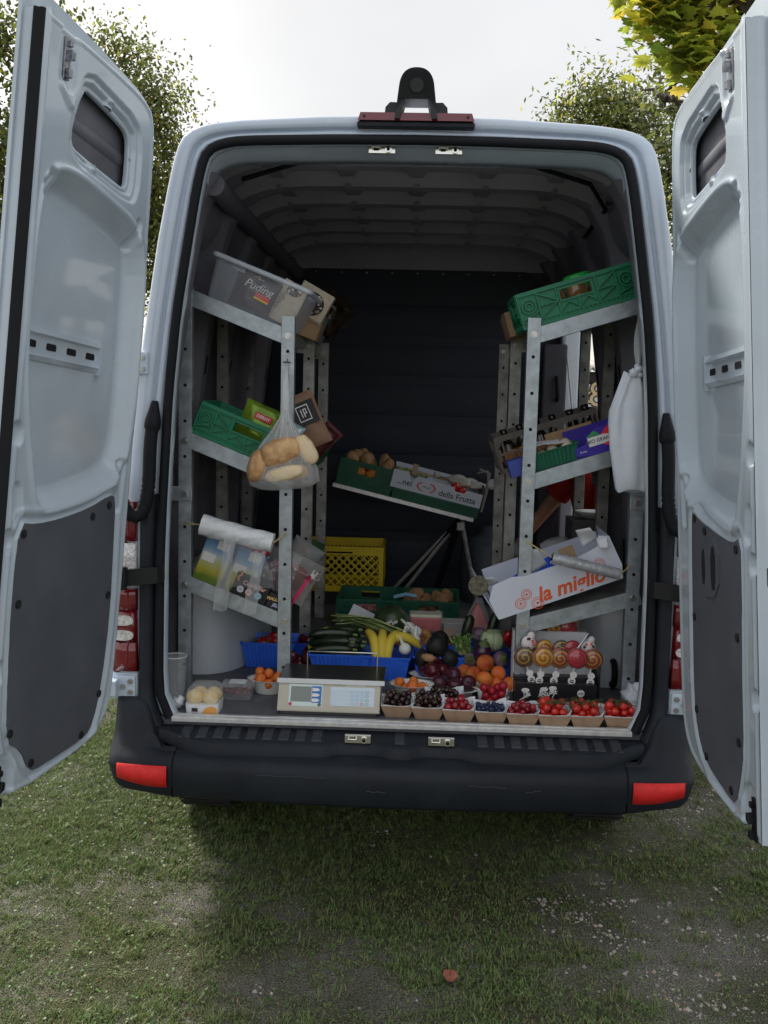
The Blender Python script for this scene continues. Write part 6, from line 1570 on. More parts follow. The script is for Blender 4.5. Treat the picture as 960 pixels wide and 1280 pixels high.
for k in range(14):
    a = random.uniform(-.4, .6); c = at(640, 815, Y=.6); q.tube([c+Vector((0, 0, random.uniform(-.02, .02))), c+Vector((.03*math.cos(a), -.01, .03*math.sin(a))), c+Vector((.05*math.cos(a), -.015, .045*math.sin(a)+.01))], .002, 5)
tag(q.build('herb_sprigs', mat('herb_green', (.07, .13, .04), .6), loc=at(640, 815, Y=.6)), 'thin green herb sprigs against the right front post', 'herbs')
# peppers, chillies
for px, py, Y in ((331, 803, .72), (343, 800, .75), (337, 810, .69), (322, 812, .72)):
    o = bpy.data.objects.new('red_pepper', random.choice(F['redpepper'][1])); COL.objects.link(o); o.matrix_world = TR(at(px, py, Y=Y), (random.uniform(-.8, .8), random.uniform(-.6, .6), random.uniform(0, 6)), (.85,)*3); tag(o, 'shiny red pepper in the blue basket under the left rack', 'pepper', 'red peppers under the left rack')
for i in range(7):
    sausage('chilli', TR(at(376+i*1.6, 806+random.uniform(-1, 2), Y=.78+.02*i), (0, random.uniform(-.2, .2), random.uniform(-.4, .4))), .085, .008, mat('chilli_red', (.28, .015, .02), .25), 'thin red chilli in the basket right of the peppers', 'chilli', 'chillies right of the peppers', .006, .5, STEM)
scatter('red_plum', F['redplum'][1], heap(6, .030, .05, .05, B_mix @ TR((0, 0, .02))), .030, 'plum under the chillies in the basket right of the peppers', 'plum', 'plums under the chillies')
# back row
q = MB(); q.ball((0, 0, 0), (.075, .075, .070), 22, 16, 0, lambda d: 1+.008*math.cos(10*math.atan2(d.y, d.x))); o = q.build('melon', mat('melon_green', (.028, .050, .022), .35, var=.5, scale=22, coat=.3)); o.matrix_world = TR(at(489, 777, Y=.86)); tag(o, 'round dark green melon behind the leek leaves', 'melon')
q = MB()
for k in range(6):
    a0 = at(484+k*2.4, 779.5-(k % 3), Y=.783); q.add([tuple(a0+Vector((x, 0, z))) for x, z in ((-.003, -.006), (.003, -.004), (.002, .007), (-.004, .006))], [(0, 1, 2, 3)])
o = q.build('sticker', WHT, loc=at(489, 779, Y=.783)); tag(o, 'white worn sticker on the dark green melon', 'sticker')
def wedge(px, py, Y, w, h, d, lab, film_=True, tip=False):
    t = thing('watermelon_piece', lab, 'watermelon', tuple(at(px, py, Y=Y)))
    q = MB(); fl_ = mat('melon_flesh', (.42, .035, .045), .35, var=.2, scale=22, coat=.4)
    if tip: q.add([(-w/2, 0, 0), (w/2, -.01, 0), (w*.35, d, 0), (-w*.4, d, 0), (0, d*.35, h)], [(0, 1, 4), (1, 2, 4), (2, 3, 4), (3, 0, 4), (3, 2, 1, 0)])
    else: q.box(-w/2, w/2, 0, d, 0, h*.82)
    q.build('flesh', fl_, t, bev=.006)
    if not tip: q = MB(); q.box(-w/2, w/2, -.001, d, h*.83, h); q.build('rind', mat('rind_pale', (.55, .58, .42), .4), t)
    q = MB(); q.box(-w*.56, w*.56, -.01, d*1.1, -.004, h*1.02) if not tip else q.add([(-w*.62, -.012, -.005), (w*.62, -.02, -.005), (w*.55, d*1.1, -.005), (-w*.55, d*1.1, -.005), (-.01, d*.25, h*1.12), (.015, d*.45, h*1.1)], [(0, 1, 5, 4), (1, 2, 5), (2, 3, 4, 5), (3, 0, 4)])
    q.build('cling_film', film('cling_film', (.72, .72, .74), .16, .1, 20), t, bev=.004)
wedge(532, 789, .88, .125, .07, .07, 'wrapped red watermelon block with its pale rind up, behind the avocado')
wedge(597, 787, .82, .11, .115, .09, 'pointed red watermelon wedge wrapped in film near the right rack', tip=True)
open_box(TR(at(568, 795, Y=.80)), 'clear domed plastic tub beside the wrapped watermelon', .10, .09, .06, film('clear_tray_film', (.62, .58, .57), .30, .12, 6))
scatter('apple', [proto(lambda q: q.ball((0, 0, 0), (.034, .034, .031), 16, 12, 0, lambda d: dent(d, .3, .5)), [mat('apple_skin', (.40, .12, .05), .35, col2=(.42, .28, .08), scale=14, coat=.2)])[0]], heap(9, .033, .085, .05, B_r2 @ TR((-.02, -.02, .04))), .034, 'blushed apple in the back row behind the avocados', 'apple', 'apples behind the avocados')
scatter('apple', [proto(lambda q: q.ball((0, 0, 0), (.030, .030, .028), 16, 12, 0, lambda d: dent(d, .3, .5)), [mat('apple_dull', (.34, .16, .08), .45, col2=(.42, .2, .12), scale=14)])[0]], heap(8, .030, .08, .05, B_r1 @ TR((.02, 0, .05))), .030, 'brownish apple in the back row behind the white onions', 'apple', 'apples behind the onions')

# ---- left floor corner
t = thing('clear_beaker', 'tall clear plastic beaker in the left corner of the load floor', 'beaker', tuple(fl(219, 884)))
h_ = .18; q = MB(); q.lathe([(0, .002), (.030, .002), (.031, .004), (.0385, h_), (.0395, h_), (.0395, h_+.003), (.037, h_+.002)], 28); q.build('wall', film('beaker_film', (.58, .62, .65), .16, .06, 3), t)
q = MB(); q.tube([(.0392*math.cos(a), .0392*math.sin(a), h_) for a in [6.2832*k/28 for k in range(29)]], .0016, 6, caps=False); q.build('rim', film('beaker_rim', (.7, .73, .76), .6, .1, 3), t)
q = MB(); q.ball((.003, 0, .025), (.020, .016, .019), 12, 9, 0, lambda d: 1+.3*math.sin(5*d.x+7*d.z)); o = q.build('crumpled_napkin', WPAPER); o.location = fl(222, 886); tag(o, 'crumpled white napkin in the bottom of the clear beaker', 'napkin')
def bunpack():
    a = fl(231, 893); b = fl(273, 893.5); c = (a+b)/2; w = (b-a).length
    t = thing('packaged_buns', 'pack of yellow glazed buns under a clear dome at the left end of the sill', 'buns', (c.x, c.y+.05, FZ))
    q = MB(); rr = lambda k, z: [(x*w/2*k, y*.05*k, z) for x, y in corner_rect]
    q.loft([rr(.96, 0), rr(1, .034)], True, caps=True); q.build('card_tray', WPAPER, t)
    q = MB(); q.box(-w*.30, -w*.12, -.0515, -.0505, .010, .022); q.build('black_mark', DKB, t)
    q = MB(); q.add([(x*w, -.0512, z) for x, z in ((.0, .004), (.46, .004), (.46, .022), (.30, .030), (.1, .022))], [(0, 1, 2, 3, 4)]); q.build('orange_print', mat('print_orange2', (.68, .32, .08), .5), t)
    for i, (x, y) in enumerate(((-.028, -.018), (.024, -.02), (-.02, .02), (.028, .018))):
        q = MB(); q.ball((x, y, .052), (.030, .026, .026), 14, 10); q.build('bun', mat('bun_glaze', (.55, .36, .10), .4, col2=(.66, .60, .40), scale=22), t)
    q = MB(); q.loft([rr(.98, .034), rr(.98, .06), rr(.88, .085), rr(.62, .097), rr(.02, .099)], True); q.build('dome', film('dome_film', (.80, .82, .80), .15, .07, 8), t)
bunpack()
def meat():
    c = fl(295, 875); t = thing('fruit_pack', 'flat clear pack of dark red fruit on the load floor beside the buns', 'pack', (c.x, c.y+.04, FZ))
    q = MB(); rr = lambda k, z: [(x*.058*k, y*.045*k, z) for x, y in corner_rect]
    q.loft([rr(.85, 0), rr(.95, .02), rr(1, .045), rr(1.04, .046), rr(.95, .052), rr(.3, .054)], True); q.build('shell', film('shell_film', (.6, .6, .62), .2, .08, 8), t)
    q = MB(); q.box(-.03, .03, -.02, .03, .0545, .056); q.build('label', WPAPER, t)
    for i in range(14):
        q = MB(); q.ball((random.uniform(-.042, .042), random.uniform(-.03, .03), .014+random.uniform(0, .018)), (.014, .010, .010), 8, 6); q.build('fruit_piece', mat('dark_fruit', (.12, .008, .018), .25, var=.4, scale=30, coat=.4), t)
meat()
# ---- lollipop stand
def swirl(name, cols, twist):
    if name in MT: return MT[name]
    m = bpy.data.materials.new(name); m.use_nodes = True; n = m.node_tree.nodes; l = m.node_tree.links; b = n['Principled BSDF']; b.inputs['Roughness'].default_value = .15; b.inputs['Coat Weight'].default_value = .8
    tc = n.new('ShaderNodeTexCoord'); sp = n.new('ShaderNodeSeparateXYZ'); l.new(tc.outputs['Object'], sp.inputs[0])
    def math_(op, a, c=None, d=None):
        k = n.new('ShaderNodeMath'); k.operation = op
        for i, v in enumerate((a, c, d)):
            if v is None: continue
            if isinstance(v, (int, float)): k.inputs[i].default_value = v
            else: l.new(v, k.inputs[i])
        return k.outputs[0]
    an = math_('ARCTAN2', sp.outputs['Z'], sp.outputs['X']); r2 = math_('ADD', math_('MULTIPLY', sp.outputs['X'], sp.outputs['X']), math_('MULTIPLY', sp.outputs['Z'], sp.outputs['Z'])); r_ = math_('SQRT', r2)
    v = math_('FRACT', math_('ADD', math_('MULTIPLY', an, 1/6.2832), math_('MULTIPLY', r_, twist)))
    rp = n.new('ShaderNodeValToRGB'); rp.color_ramp.interpolation = 'CONSTANT'; e = rp.color_ramp.elements; e[0].color = cols[0]+(1,); e[1].position = 1/len(cols); e[1].color = cols[1]+(1,)
    for i in range(2, len(cols)): k = e.new(i/len(cols)); k.color = cols[i]+(1,)
    l.new(v, rp.inputs['Fac']); l.new(rp.outputs[0], b.inputs['Base Color']); MT[name] = m; return m
r_, y_, g_, w_, o_ = (.40, .008, .022), (.60, .30, .012), (.035, .09, .03), (.6, .5, .45), (.6, .14, .02)
SWM = [swirl('swirl_red', (r_, (.55, .03, .05)), 95), swirl('swirl_yellow', (y_, r_, y_, (.66, .45, .05)), 60), swirl('swirl_mix', (y_, g_, r_, o_), 70), swirl('swirl_dark', (g_, (.25, .03, .04), g_, y_), 60)]
def lolly(M, mi, r, label, tag_=True):
    t = thing('lollipop', label, 'lollipop', M=M, group='swirl lollipops in the stand')
    q = MB(); q.lathe([(0, -.008), (r*.8, -.007), (r, 0), (r*.8, .007), (0, .008)], 28); q.v = [(x, z, y) for x, y, z in q.v]; q.build('candy_disc', SWM[mi], t)
    q = MB(); q.cyl((0, 0, -r*.9), (0, 0, -r-.075), .0024, n=8); q.build('stick', WHT, t)
    q = MB(); q.lathe([(0, -.010), (r*.85, -.010), (r*1.08, -.002), (r*1.08, .002), (r*.85, .010), (0, .010)], 20); q.v = [(x, z, y) for x, y, z in q.v]
    for s in (-1, 1): q.add([(s*r*.7, 0, r*.7), (s*r*1.35, -.004, r*1.0), (s*r*1.0, .003, r*1.3)], [(0, 1, 2)])
    q.build('wrapper', film('lolly_film', (.8, .8, .82), .03, .05, 30), t)
    if tag_:
        q = MB(); k = 16
        for dz, rr in ((0, .0125), (-.022, .0135)): q.add([(.004+rr*math.cos(6.283*i/k), -.004-.0005*(dz < 0), -r-.022+dz+rr*math.sin(6.283*i/k)) for i in range(k)], [tuple(range(k))])
        tg = q.build('tag', WHT, t)
        q = MB(); q.box(-.003, .012, -.0062, -.0056, -r-.050, -r-.046); q.box(-.001, .010, -.0062, -.0056, -r-.043, -r-.040); q.build('tag_print', DKB, tg)['kind'] = 'stuff'
    return t
def lollies():
    a = fl(646, 889); M = TR((a.x-.005, a.y+.03, FZ)); W_, H = .285, .092
    t = thing('lollipop_stand', 'black lollipop display box with white stepped card behind the tomatoes', 'stand', M=M)
    BB = mat('box_black', (.014, .014, .017), .35)
    q = MB(); q.box(0, W_, 0, .05, 0, H); q.build('front_step', BB, t); q = MB(); q.box(.0, W_+.004, .052, .10, 0, H*1.12); q.build('middle_step', BB, t)
    q = MB(); q.box(.0, W_-.008, .104, .15, 0, .175); q.build('card_step', WPAPER, t); q = MB(); q.box(.0, W_-.02, .155, .20, 0, .245); q.build('card_step', WPAPER, t); q = MB(); q.box(.02, W_-.04, .205, .24, 0, .28); q.build('card_step', CARD, t)
    q = MB(); q.box(W_+.0045, W_+.008, -.002, .2, 0, .16); q.build('side_card', BB, t)
    q = MB()
    for (cx, cz, s) in ((.035, .05, 1), (.10, .055, 1.2), (.13, .06, .9)):
        for k in range(5):
            b = random.uniform(0, 6.28); pts = [(cx+random.uniform(-.02, .02)*s, -.0012-.0001*k, cz+random.uniform(-.02, .025)*s) for _ in range(4)]; q.tube([Vector(p) for p in chaikin(pts, 1, False)], .0018, 4)
        q.add([(cx+.014*math.cos(6.28*i/14), -.0018, cz+.018+.008*math.sin(6.28*i/14)) for i in range(14)], [tuple(range(14))])
    q.build('white_drawing', WHT, t)['kind'] = 'stuff'
    q = MB(); k = 18; q.add([(W_*.80+.013*math.cos(6.28*i/k), -.0012, .062+.013*math.sin(6.28*i/k)) for i in range(k)], [tuple(range(k))]); q.build('round_logo', WHT, t)
    word(t, 'logo_letters', 'Lolly', .010, DKB, W_*.80, .062, -.0016); word(t, 'lettering', 'Lollipops', .012, mat('print_grey2', (.4, .4, .4), .5), W_*.82, .037, -.0012)
    W = 'left of the stand behind the right post', 'yellow faced, second along', 'yellow green and red swirl, third along', 'deep red rose swirl, fourth along', 'dark green red swirl, right end'
    for i, (x, mi) in enumerate(((.030, 3), (.095, 1), (.155, 2), (.213, 0), (.268, 2))):
        lolly(M @ TR((x, .028-.012*(i % 2), .178+.004*(i % 2)), (0, random.uniform(-.4, .4), random.uniform(-.15, .15))), mi, .037, 'front row swirl lollipop '+W[i])
    for i, (x, mi) in enumerate(((.06, 2), (.105, 1), (.165, 3), (.205, 0))):
        lolly(M @ TR((x, .088, .196), (0, random.uniform(-.4, .4), .1)), mi, .034, 'second row swirl lollipop, %s from the right post' % ('first', 'second', 'third', 'fourth')[i], False)
    for i, (x, mi) in enumerate(((.04, 3), (.150, 1), (.20, 0))):
        lolly(M @ TR((x, .172, .255), (0, random.uniform(-.4, .4), .1)), mi, .032, ('dark swirl lollipop in the top row, half behind the right post', 'yellow swirl lollipop sticking up in the top row', 'red swirl lollipop at the right end of the top row')[i], False)
    for i, (x, z) in enumerate(((.256, .215), (.045, .225))):
        u = thing('candy_figure', ('white spotted candy figure with pink dots at the right of the stand', 'white candy figure at the left of the stand')[i], 'sweet', M=M @ TR((x, .05, z), (0, .3, 0)))
        q = MB(); q.ball((0, 0, 0), (.026, .012, .026), 14, 10); q.ball((.0, 0, .026), (.014, .01, .016), 10, 8); q.build('body', mat('sugar_white', (.72, .70, .68), .4), u)
        for k in range(6):
            q = MB(); b = random.uniform(0, 6.28); q.ball((.016*math.cos(b), -.011, .016*math.sin(b)), (.005, .003, .005), 8, 6); q.build('dot', mat('dot_pink', (.6, .10, .14), .4) if k % 2 else DKB, u)
    u = MB(); u.cyl((0, 0, 0), (.035, 0, .055), .004, .003, 8); o = u.build('straw', mat('silver_wrap', (.6, .65, .7), .2, metal=.6)); o.matrix_world = M @ TR((.215, .03, .215)); tag(o, 'silvery wrapped stick standing between the lollipops', 'stick')
lollies()
p = fl(803, 897); t = MB(); t.ball((0, 0, 0), (.034, .06, .050), 26, 20, 0, lambda d: (1+.14*math.sin(5*d.x+7*d.z)+.10*math.sin(9*d.y-4*d.z)+.05*math.sin(17*d.z+6*d.x))*(.9 if d.z > 0 else 1.1)); o = t.build('white_cloth', mat('cloth_white', (.66, .70, .76), .7, bump=.6, bscale=18)); o.matrix_world = TR((p.x-.015, p.y+.09, FZ+.05), (0, .2, 0)); tag(o, 'bunched white cloth at the foot of the right wall post', 'cloth')
t = thing('grey_spool', 'dark plastic ring on the floor by the right wall', 'ring', (.79, .52, FZ+.06)); q = MB(); q.tube([(0, .04*math.cos(a), .045*math.sin(a)) for a in [6.2832*k/20 for k in range(21)]], .012, 8); q.build('ring', RUBBER, t)

# ------------------------------------------------------------------ middle of the load space
def midcrates():
    a = at(420, 779, Y=1.40); b = at(573, 783, Y=1.40)
    a.z = (a.z+b.z)/2; M = TR((a.x, 1.40, a.z), (0, 0, -.01))
    # two crates end to end on a low support
    w = (b.x-a.x)/2-.004
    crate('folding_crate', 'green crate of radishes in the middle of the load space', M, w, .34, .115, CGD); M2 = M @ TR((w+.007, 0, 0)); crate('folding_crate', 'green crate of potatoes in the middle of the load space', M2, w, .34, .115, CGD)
    q = MB(); q.box(a.x, b.x, 1.41, 1.78, FZ, a.z-.0005); tag(q.build('crate_base', mat('box_base', (.03, .06, .05), .6), loc=(a.x, 1.41, FZ)), 'dark box carrying the two middle crates', 'box')
    scatter('radish', F['radish'][1], heap(40, .017, w*.42, .13, M @ TR((w/2, .17, .012)), z0=.02), .015, 'red and white radish in the middle crate', 'radish', 'radishes in the middle crate')
    scatter('potato', F['potato'][1], heap(14, .038, w*.36, .12, M2 @ TR((w/2, .17, .012)), z0=.015), .036, 'brown potato in the right middle crate', 'potato', 'potatoes in the right middle crate')
    q = MB(); q.tube([M @ Vector((w*.95, .03, .125)), M @ Vector((w*1.15, .03, .140)), M @ Vector((w*1.32, .03, .132))], .010, 8); tag(q.build('knife', mat('knife_blue', (.22, .42, .58), .4), loc=M @ Vector((w*1.1, .03, .13))), 'pale blue handled knife lying across the middle crates', 'knife')
    for i, (px, py, Y, rz) in enumerate(((452, 771, 1.02, -.45), (536, 777, 1.0, .3))):
        q = MB(); q.box(-.055, .055, -.0006, .0006, -.02, .035); o = q.build('price_card', WPAPER); o.matrix_world = TR(at(px, py, Y=Y), (-.2, -rz, 0)); tag(o, ('left', 'right')[i]+' white price card standing among the vegetables', 'card')
midcrates()
def yellow():
    a = at(402, 735, Y=1.95); b = at(478, 735, Y=1.95); w, d, h = (b.x-a.x)+.10, .36, .235; M = TR((b.x-w, 1.95, at(440, 735, Y=1.95).z-.02))
    t = thing('yellow_crate', 'tall yellow lattice crate behind the left rack posts', 'crate', M=M)
    q = MB(); q.box(0, w, 0, d, 0, .008); q.build('base', CY, t)
    def wall(L, T_, nm):
        q = MB(); q.T = T_; k = [0]
        def r(x0, x1, z0, z1, y0=-.001): k[0] += 1; q.box(x0, x1, y0-.0001*k[0], .009, z0, z1)
        r(0, L, h-.045, h-.012); r(-.004, L+.004, h-.012, h, -.004); r(0, L, 0, .03); r(0, .022, .03, h-.045); r(L-.022, L, .03, h-.045)
        n = int(L/.042); 
        for i in range(-7, n+7):
            for s in (-1, 1):
                x0 = i*.042; x1 = x0+s*(h-.075); z0, z1 = .03, h-.045
                # clip to the panel
                def clip(xa, za, xb, zb):
                    lo, hi = .022, L-.022
                    if xa > xb: xa, za, xb, zb = xb, zb, xa, za
                    if xb <= lo or xa >= hi or xa == xb: return None
                    if xa < lo: za = za+(zb-za)*(lo-xa)/(xb-xa); xa = lo
                    if xb > hi: zb = za+(zb-za)*(hi-xa)/(xb-xa); xb = hi
                    return xa, za, xb, zb
                c = clip(x0, z0, x1, z1)
                if c and abs(c[2]-c[0]) > .004:
                    xa, za, xb, zb = c; e = .0048; y = .001+(.0015 if s > 0 else 0)
                    q.add([(xa, y, za-e), (xb, y, zb-e), (xb, y, zb+e), (xa, y, za+e), (xa, y+.005, za-e), (xb, y+.005, zb-e), (xb, y+.005, zb+e), (xa, y+.005, za+e)], [(0, 1, 2, 3), (4, 7, 6, 5), (0, 4, 5, 1), (2, 6, 7, 3)])
        q.build(nm, CY, t)
    wall(w, TR((0, 0, 0)), 'front_panel'); wall(d-.02, TR((w, .01, 0), (0, 0, math.pi/2)), 'end_panel'); wall(d-.02, TR((0, d-.01, 0), (0, 0, -math.pi/2)), 'end_panel'); wall(w, TR((w, d, 0), (0, 0, math.pi)), 'back_panel')
    q = MB(); q.box(w*.3, w*.62, -.0055, -.005, h-.034, h-.026); q.build('grip_slot', HOLE, t)
    z = M.translation.z; q = MB(); q.box(b.x-w+.01, b.x-.01, 1.96, 2.28, FZ, z-.0005); tag(q.build('dark_box', mat('dark_carton', (.02, .02, .022), .6), loc=(b.x-w/2, 1.96, FZ)), 'dark box under the yellow lattice crate', 'box')
yellow()
def slope():
    Y = 1.95; a, b = at(424, 604, Y=Y), at(596, 648, Y=Y); ex = (b-a).normalized(); ez = ex.cross(Vector((0, 1, 0))).normalized(); L = (b-a).length
    M = Matrix(((ex.x, 0, ez.x, a.x), (ex.y, 1, ez.y, Y), (ex.z, 0, ez.z, a.z), (0, 0, 0, 1)))
    t = thing('trestle', 'metal trestle with a sloping top carrying crates at the back of the van', 'stand', (a.x, Y, a.z))
    q = MB(); q.T = M; q.box(-.03, L*.98, -.0, .03, -.024, -.004); q.box(-.03, L*.98, .34, .37, -.024, -.004); q.build('rail', ALU, t, world=True)
    q = MB(); q.T = M; q.box(-.03, L*.98, .03, .34, -.020, -.006); q.build('top_plate', GALVD, t, world=True)
    T1 = at(576, 648, Y=Y+.02)
    for p, r_, m in ((at(597, 760, Y=Y+.05), .012, GALVD), (at(492, 736, Y=Y+.30), .010, ALU), (at(505, 738, Y=Y+.26), .010, ALU), (at(488, 752, Y=Y+.35), .016, DARKMETAL), (at(540, 752, Y=Y+.35), .018, DARKMETAL)):
        f = MB(); e = p.copy(); d = (p-T1); 
        if p.z > FZ: e = T1+d*((T1.z-FZ)/(T1.z-p.z))
        f.cyl(T1, e, r_, n=10); f.build('leg', m, t, world=True)
    f = MB(); f.box(T1.x-.02, T1.x+.02, Y-.01, Y+.03, T1.z-.06, T1.z-.02); f.build('joint', GALVD, t, world=True, bev=.003)
    f = MB(); f.cyl(T1+Vector((-.01, -.012, -.035)), T1+Vector((-.01, -.02, -.035)), .01, n=10); f.build('joint_bolt', BOLTM, t, world=True)
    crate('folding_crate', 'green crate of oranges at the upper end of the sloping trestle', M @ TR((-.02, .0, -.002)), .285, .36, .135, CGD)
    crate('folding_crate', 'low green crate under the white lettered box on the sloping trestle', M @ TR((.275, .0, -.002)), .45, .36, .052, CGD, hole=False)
    scatter('orange', [proto(lambda q: q.ball((0, 0, 0), (.036, .036, .034), 14, 10), [mat('orange_skin', (.55, .20, .03), .5, bump=.3, bscale=200)])[0]], heap(8, .036, .11, .13, M @ TR((.13, .17, .045))), .036, 'orange in the green crate at the upper end of the trestle', 'orange', 'oranges on the trestle')
    scatter('potato', F['potato'][1], heap(9, .04, .10, .13, M @ TR((.12, .18, .10))), .036, 'brown root vegetable heaped on the upper trestle crate', 'potato', 'roots on the trestle crate')
    w, h = .47, .092; Mb = M @ TR((.255, -.012, .052)); u = thing('fruit_box', 'white card fruit box lettered nel della Frutta on the sloping trestle', 'box', M=Mb); m = mat('box_white', (.64, .68, .78), .5)
    q = MB(); q.prism([(0, 0), (w, 0), (w, h*.78), (w*.82, h*.80), (w*.80, h*.60), (w*.70, h*.60), (w*.68, h*.82), (w*.27, h*.92), (w*.255, h*.62), (w*.20, h*.62), (w*.17, h*1.02), (0, h)], 0, .004); q.build('front', m, u)
    for nm, c in (('back', (0, w, .34, .344, 0, h*1.2)), ('end', (0, .004, .004, .34, 0, h)), ('end', (w-.004, w, .004, .34, 0, h*1.25)), ('base', (.004, w-.004, .004, .34, 0, .004))): q = MB(); q.box(*c); q.build(nm, m if nm != 'end' else mat('card_dark', (.10, .09, .075), .7), u)
    ink = mat('print_ink', (.02, .03, .05), .5)
    word(u, 'lettering', '...nel', .042, ink, w*.145, h*.40, -.0008, 0, 0, .0004); word(u, 'lettering', 'della Frutta', .042, ink, w*.735, h*.30, -.0008, 0, 0, .0004)
    q = MB()
    for r1, r2 in ((1, .86), (.80, .76)):
        k = 30; vs = [(w*.385+.050*r*math.cos(6.283*i/k), -.0008, h*.42+.026*r*math.sin(6.283*i/k)) for r in (r1, r2) for i in range(k)]; q.add(vs, [(i, (i+1) % k, k+(i+1) % k, k+i) for i in range(k) if abs(math.sin(6.283*i/k)) < .93])
    q.build('oval_emblem', REDP, u); word(u, 'emblem_letters', 'MILLE', .016, mat('print_brown', (.16, .09, .05), .6), w*.385, h*.42, -.001)
    # crumpled paper and a wooden strip on top
    for i, (s, y, n, c) in enumerate(((.30, .10, .105, 'crumpled pale paper sheet lying in the lettered box'), (.40, .18, .10, 'second folded paper sheet at the back of the lettered box'))):
        q = MB(); q.grid(lambda x, v: (.19*(x-.5), .16*(v-.5), .012*math.sin(7*x+3*v+i)+.008*math.sin(11*v+4*x)), 14, 12); o = q.build('paper_sheet', mat('paper_grey', (.45, .44, .40), .75, var=.12, scale=9), solid=.001); o.matrix_world = Mb @ TR((s, y, n), (.1, -.05, .1*i)); tag(o, c, 'paper')
    q = MB(); q.box(0, .30, 0, .018, 0, .012); o = q.build('wood_strip', mat('wood_pale', (.36, .28, .18), .7, var=.2, scale=18)); o.matrix_world = Mb @ TR((.10, .05, .095), (0, .03, 0)); tag(o, 'pale wooden strip lying on the lettered box', 'strip')
    q = MB(); q.box(0, .028, 0, .06, 0, .05); o = q.build('wooden_block', mat('wood_pale', (.36, .28, .18), .7)); o.matrix_world = Mb @ TR((.09, .03, .085)); tag(o, 'small wooden corner block on the lettered box', 'block')
    scatter('red_fruit', F['tomato'][1], heap(6, .022, .03, .03, Mb @ TR((w*.75, .05, .03))), .0145, 'red tomato showing in the cut out of the lettered box', 'tomato', 'tomatoes in the lettered box')
    for i in range(4):
        q = MB(); q.ball((0, 0, 0), (.03, .024, .018), 10, 8, 0, lambda d: 1+.2*math.sin(6*d.x+5*d.z)); o = q.build('lettuce', mat('lettuce', (.24, .28, .12), .6, var=.4, scale=20)); o.matrix_world = Mb @ TR((.03+.04*i, .09+.02*(i % 2), .085)); tag(o, 'limp green lettuce leaves at the left of the lettered box', 'lettuce', 'lettuce in the lettered box')
    # tape roll hung at the right end, and cords
    c = at(622, 606, Y=1.72); u = thing('tape_roll', 'white paper roll hanging at the right end of the trestle', 'roll', tuple(c)); q = MB()
    q.cyl(c+Vector((-.03, .01, .0)), c+Vector((.012, -.02, 0)), .026, n=20); q.build('roll', WPAPER, u, world=True); q = MB(); q.cyl(c+Vector((.0125, -.0203, 0)), c+Vector((.0135, -.021, 0)), .010, n=14); q.build('core_hole', HOLE, u, world=True)
    q = MB(); e = at(612, 592, Y=1.75); q.tube([e+Vector((-.05, 0, .02)), e, e+Vector((-.015, 0, -.09)), e+Vector((-.03, 0, -.17))], .006, 6); q.tube([e+Vector((-.06, 0, .0)), e+Vector((-.01, 0, .012)), e+Vector((-.005, 0, -.07)), e+Vector((-.035, 0, -.19))], .005, 6)
    tag(q.build('cords', mat('cord_grey', (.25, .24, .22), .8), loc=tuple(e)), 'grey cords hanging at the right end of the trestle', 'cord')
    # dark drum behind the trestle
    c = at(612, 725, Y=2.18); q = MB(); q.lathe([(0, 0), (.15, 0), (.155, .01), (.155, .30), (.12, .34), (.07, .36), (.07, .40), (0, .40)], 28); q.v = [(x, y, z) for x, y, z in q.v]; tag(q.build('gas_bottle', mat('bottle_grey', (.05, .06, .075), .5), loc=None), 'dark grey gas bottle standing behind the trestle', 'bottle').location = (c.x, 2.2, FZ)
    for s, px in (('left', 396), ('right', 634)):
        pass
slope()
